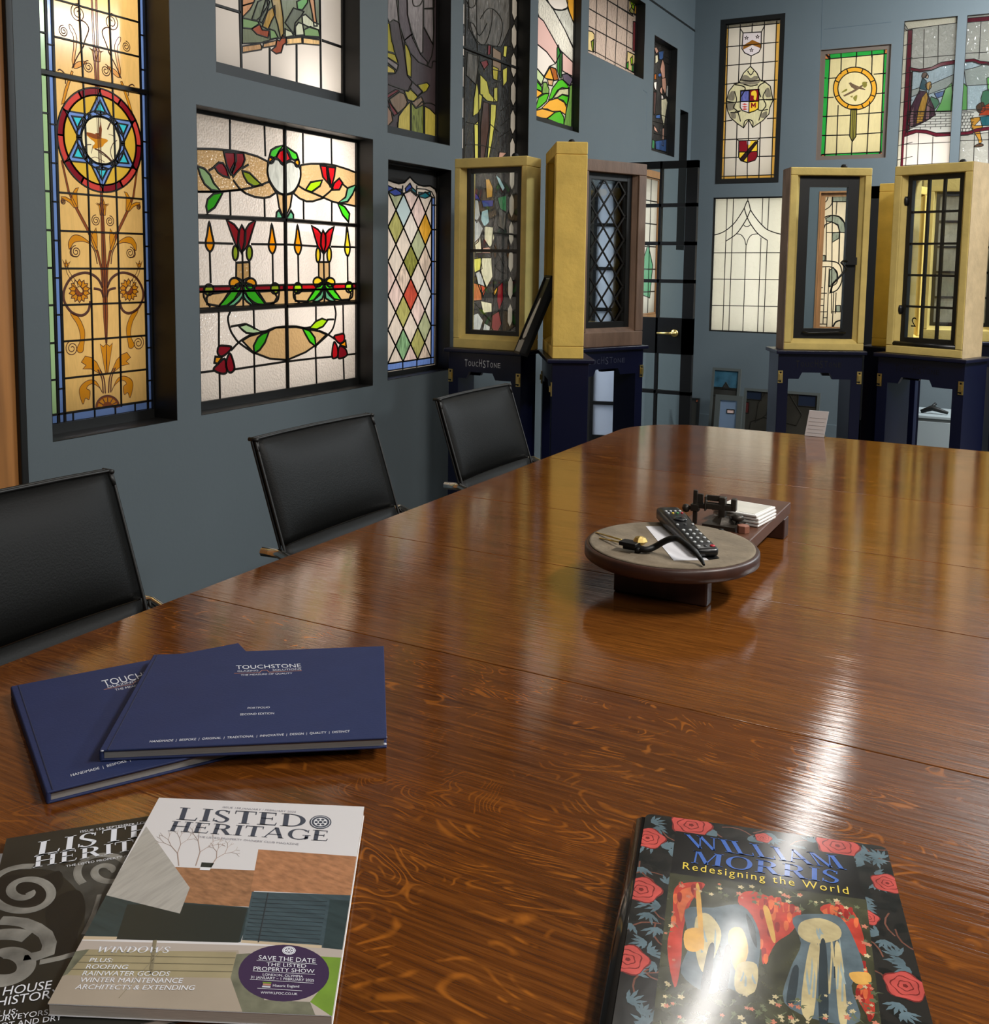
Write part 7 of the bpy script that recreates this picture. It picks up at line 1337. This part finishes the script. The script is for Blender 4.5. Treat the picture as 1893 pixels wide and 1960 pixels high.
for k in range(120): a, b = border(); leaf(a, b, rb_.uniform(0, 6.28), rb_.uniform(.012, .022), rb_.uniform(.004, .007), leafB)
for k in range(26):
    a, b = border(); g = rb_.uniform(0, 6.28); q = [Vector((a*Wd, b*Hd))+Vector((math.cos(g), math.sin(g)))*.03*t_+Vector((-math.sin(g), math.cos(g)))*.006*math.sin(3*t_) for t_ in (0, .25, .5, .75, 1)]
    P.append((stem, [TL+u*x.x+v*x.y for x in q]+[TL+u*(x.x-math.sin(g)*.0016)+v*(x.y+math.cos(g)*.0016) for x in q[::-1]]))
for k in range(58):
    a, b = border(); g = rb_.uniform(0, 6.28)
    for s in range(5): leaf(a, b, g+(s-2)*.42, rb_.uniform(.010, .017), .0018, leafA)
for (a, b, r) in ((.20, .035, .020), (.80, .035, .020), (.025, .145, .017), (.03, .415, .018), (.965, .2, .014), (.94, .64, .016), (.86, .38, .010), (.5, .05, .008), (.02, .72, .017), (.96, .88, .015)):
    c0 = TL+u*(a*Wd)+v*(b*Hd)
    for (k, m) in ((1, roseD), (.93, rose), (.66, roseD), (.60, rose), (.36, roseD), (.30, rose), (.12, roseD)):
        P.append((m, [c0+Vector((math.cos(t_), math.sin(t_)))*r*k*(1+.09*math.sin(5*t_+k*6)) for t_ in [2*math.pi*j/30 for j in range(30)]]))
tit = jk('title_panel', '#141212', .1); cream = jk('fold_cream', '#b5a67c', .25); slate = jk('fold_slate', '#55636a', .25); slateD = jk('fold_dark', '#2c363b', .2); redA = jk('band_red', '#b03a2c', .3); redB = jk('band_orange', '#c8623a', .3); goldA = jk('band_gold', '#c99a4e', .2); redC = jk('band_deep', '#8a2320', .3); foldL = jk('fold_light', '#8d9a98', .2); mf = jk('meadow', '#3a3a28', .5)
z = w.z
P.append((tit, [z(p) for p in ((405, 225), (1250, 345), (1310, 560), (380, 430))]))
P.append((mf, [z(p) for p in ((378, 425), (1310, 552), (1400, 1300), (290, 1190))]))
for (m, q) in ((redA, [(400, 500), (470, 470), (545, 480), (480, 560), (440, 700), (430, 850), (400, 970), (365, 780), (390, 640)]), (redB, [(420, 520), (500, 490), (530, 500), (460, 570), (430, 660)]), (redA, [(700, 560), (760, 510), (900, 560), (1000, 600), (960, 700), (880, 760), (820, 860), (800, 720)]), (redB, [(780, 560), (900, 560), (970, 600), (860, 610)]), (redA, [(1090, 600), (1150, 570), (1240, 600), (1290, 700), (1310, 820), (1260, 780), (1200, 690)]), (redB, [(1100, 610), (1160, 590), (1230, 630), (1200, 660)]), (redA, [(1300, 850), (1350, 1050), (1330, 1120), (1270, 1000)]),
 (slate, [(450, 600), (580, 590), (720, 580), (800, 700), (800, 850), (760, 1000), (640, 970), (560, 1000), (430, 900), (470, 760)]), (cream, [(500, 640), (560, 620), (620, 700), (600, 800), (540, 900), (500, 800)]), (goldA, [(450, 700), (520, 690), (540, 760), (500, 800), (450, 780)]), (goldA, [(660, 700), (720, 690), (750, 800), (700, 900), (660, 800)]), (cream, [(700, 860), (790, 860), (780, 990), (690, 985)]), (slateD, [(560, 780), (590, 780), (560, 1000), (520, 1000)]), (slateD, [(640, 780), (670, 790), (650, 975), (610, 970)]), (slateD, [(740, 620), (780, 680), (790, 780), (760, 720)]),
 (slate, [(960, 640), (1080, 620), (1190, 640), (1260, 760), (1300, 900), (1240, 960), (1280, 1130), (1100, 1130), (920, 1040), (950, 880), (1000, 760)]), (cream, [(1000, 660), (1090, 640), (1180, 680), (1180, 740), (1060, 760), (990, 720)]), (cream, [(1040, 770), (1080, 775), (1060, 1100), (1000, 1060)]), (slateD, [(1090, 770), (1120, 775), (1130, 1120), (1085, 1120)]), (cream, [(1160, 780), (1190, 790), (1220, 1120), (1180, 1120)]), (goldA, [(1230, 900), (1320, 900), (1330, 950), (1260, 950)]), (slateD, [(960, 880), (990, 880), (970, 1040), (930, 1035)]), (goldA, [(820, 590), (850, 600), (880, 740), (860, 740)]), (goldA, [(500, 500), (520, 500), (540, 760), (520, 760)])):
    Q_ = sm([z(p) for p in q]); P.append((m, Q_))
    xs_, ys_ = [p[0] for p in q], [p[1] for p in q]
    if m in (redA, redB):
        for k in range(26):                                # small overlapping scales on the red bands
            x, y = rb_.uniform(min(xs_), max(xs_)), rb_.uniform(min(ys_), max(ys_)); j_ = False; i_ = len(q)-1; ins = False
            for t_ in range(len(q)):
                if (q[t_][1] > y) != (q[i_][1] > y) and x < (q[i_][0]-q[t_][0])*(y-q[t_][1])/(q[i_][1]-q[t_][1])+q[t_][0]: ins = not ins
                i_ = t_
            if ins: P.append((rb_.choice((redA, redB, redC)), sm([z(p) for p in ((x-9, y-22), (x+9, y-22), (x+11, y+6), (x, y+24), (x-11, y+6))])))
    elif m in (slate, cream):
        for k in range(7 if m is slate else 3):            # narrow folds in the drapery-coloured patches
            x = min(xs_)+(max(xs_)-min(xs_))*(.2+.6*rb_.random()); y = min(ys_)+(max(ys_)-min(ys_))*rb_.uniform(.12, .4); l_ = (max(ys_)-min(ys_))*rb_.uniform(.25, .5); s_ = rb_.uniform(-18, 18)
            P.append((rb_.choice((slateD, cream, foldL)) if m is slate else foldL, [z(p) for p in ((x, y), (x+6, y+l_*.3), (x+s_+8, y+l_), (x+s_-2, y+l_), (x-4, y+l_*.4))]))
fl_ = [jk('petal_cream', '#b9aa84', .2), jk('petal_rose', '#b8735c', .2), jk('blade_green', '#5d6348', .3)]
for k in range(150):
    s = rb_.random(); x = rb_.uniform(390, 1330); y = 440+(x-390)*.13+rb_.uniform(0, 90)
    if s < .5: x = rb_.uniform(320, 1380); y = rb_.uniform(1000, 1190)
    elif s < .65: x = rb_.choice((rb_.uniform(350, 400), rb_.uniform(1300, 1370))); y = rb_.uniform(600, 1100)
    c0 = z((x, y)); r = rb_.uniform(.0012, .0026); P.append((fl_[k % 3], [c0+Vector((math.cos(t_), math.sin(t_)))*r*(1+.35*math.sin(5*t_)) for t_ in [2*math.pi*j/15 for j in range(15)]]))
    if k % 2: g = rb_.uniform(0, 6.28); P.append((fl_[2], [c0, c0+Vector((math.cos(g), math.sin(g)))*.008, c0+Vector((math.cos(g+.3), math.sin(g+.3)))*.004]))
art('jacket_picture', w, [p+(cc_-p).normalized()*.0008 for p in QQ], jack, P, hb, .0003)
blu, yl = jk('title_blue', '#3d62ad', .05), jk('title_yellow', '#d9c04a', .05)
text('lettering', 'WILLIAM', w, z((478, 303)), z((1218, 412)), z((445, 240)), blu, hb, .0006, serif=True)
text('lettering', 'MORRIS', w, z((478, 377)), z((1180, 478)), z((490, 320)), blu, hb, .0006, serif=True)
text('lettering', 'Redesigning the World', w, z((438, 407)), z((1228, 528)), z((441, 374)), yl, hb, .0006, sp=1.25)
# white information card standing at the far edge of the table
tq = top_plane(TZ+.0005); ca, cb = tq.px(1540, 834), tq.px(1577, 838)
ca.y = cb.y = YF-.02
fq = far_plane(YF-.02); ca.x = fq.px(1540, 834)[0]; cb.x = fq.px(1577, 838)[0]
t = thing('information_card', 'small white printed card standing at the far edge of the table', 'card', ((ca.x+cb.x)/2, ca.y, TZ))
e = Vector((.012, .0, .088)); b0, b1 = Vector((ca.x, ca.y, TZ+.001)), Vector((cb.x, cb.y, TZ+.001))
MB().prism([b0, b1, b1+e, b0+e], (0, .003, 0)).build('sheet', mat('card_white', '#c9c6c6', .5), t)
plc = Plane(b0, b1-b0, e); mb = MB()
for k in range(5): ribbons('x', plc, [([(.006, .012+.013*k), (.06-.004*(k % 2), .012+.013*k)], .0022, False)], None, None, .0004, .0002, mb, False)
mb.build('printed_lines', mat('card_print', '#a9a7a8', .6), t)
MB().box((ca.x, ca.y+.003, TZ), (cb.x, ca.y+.03, TZ+.004)).build('stand', CG, t)
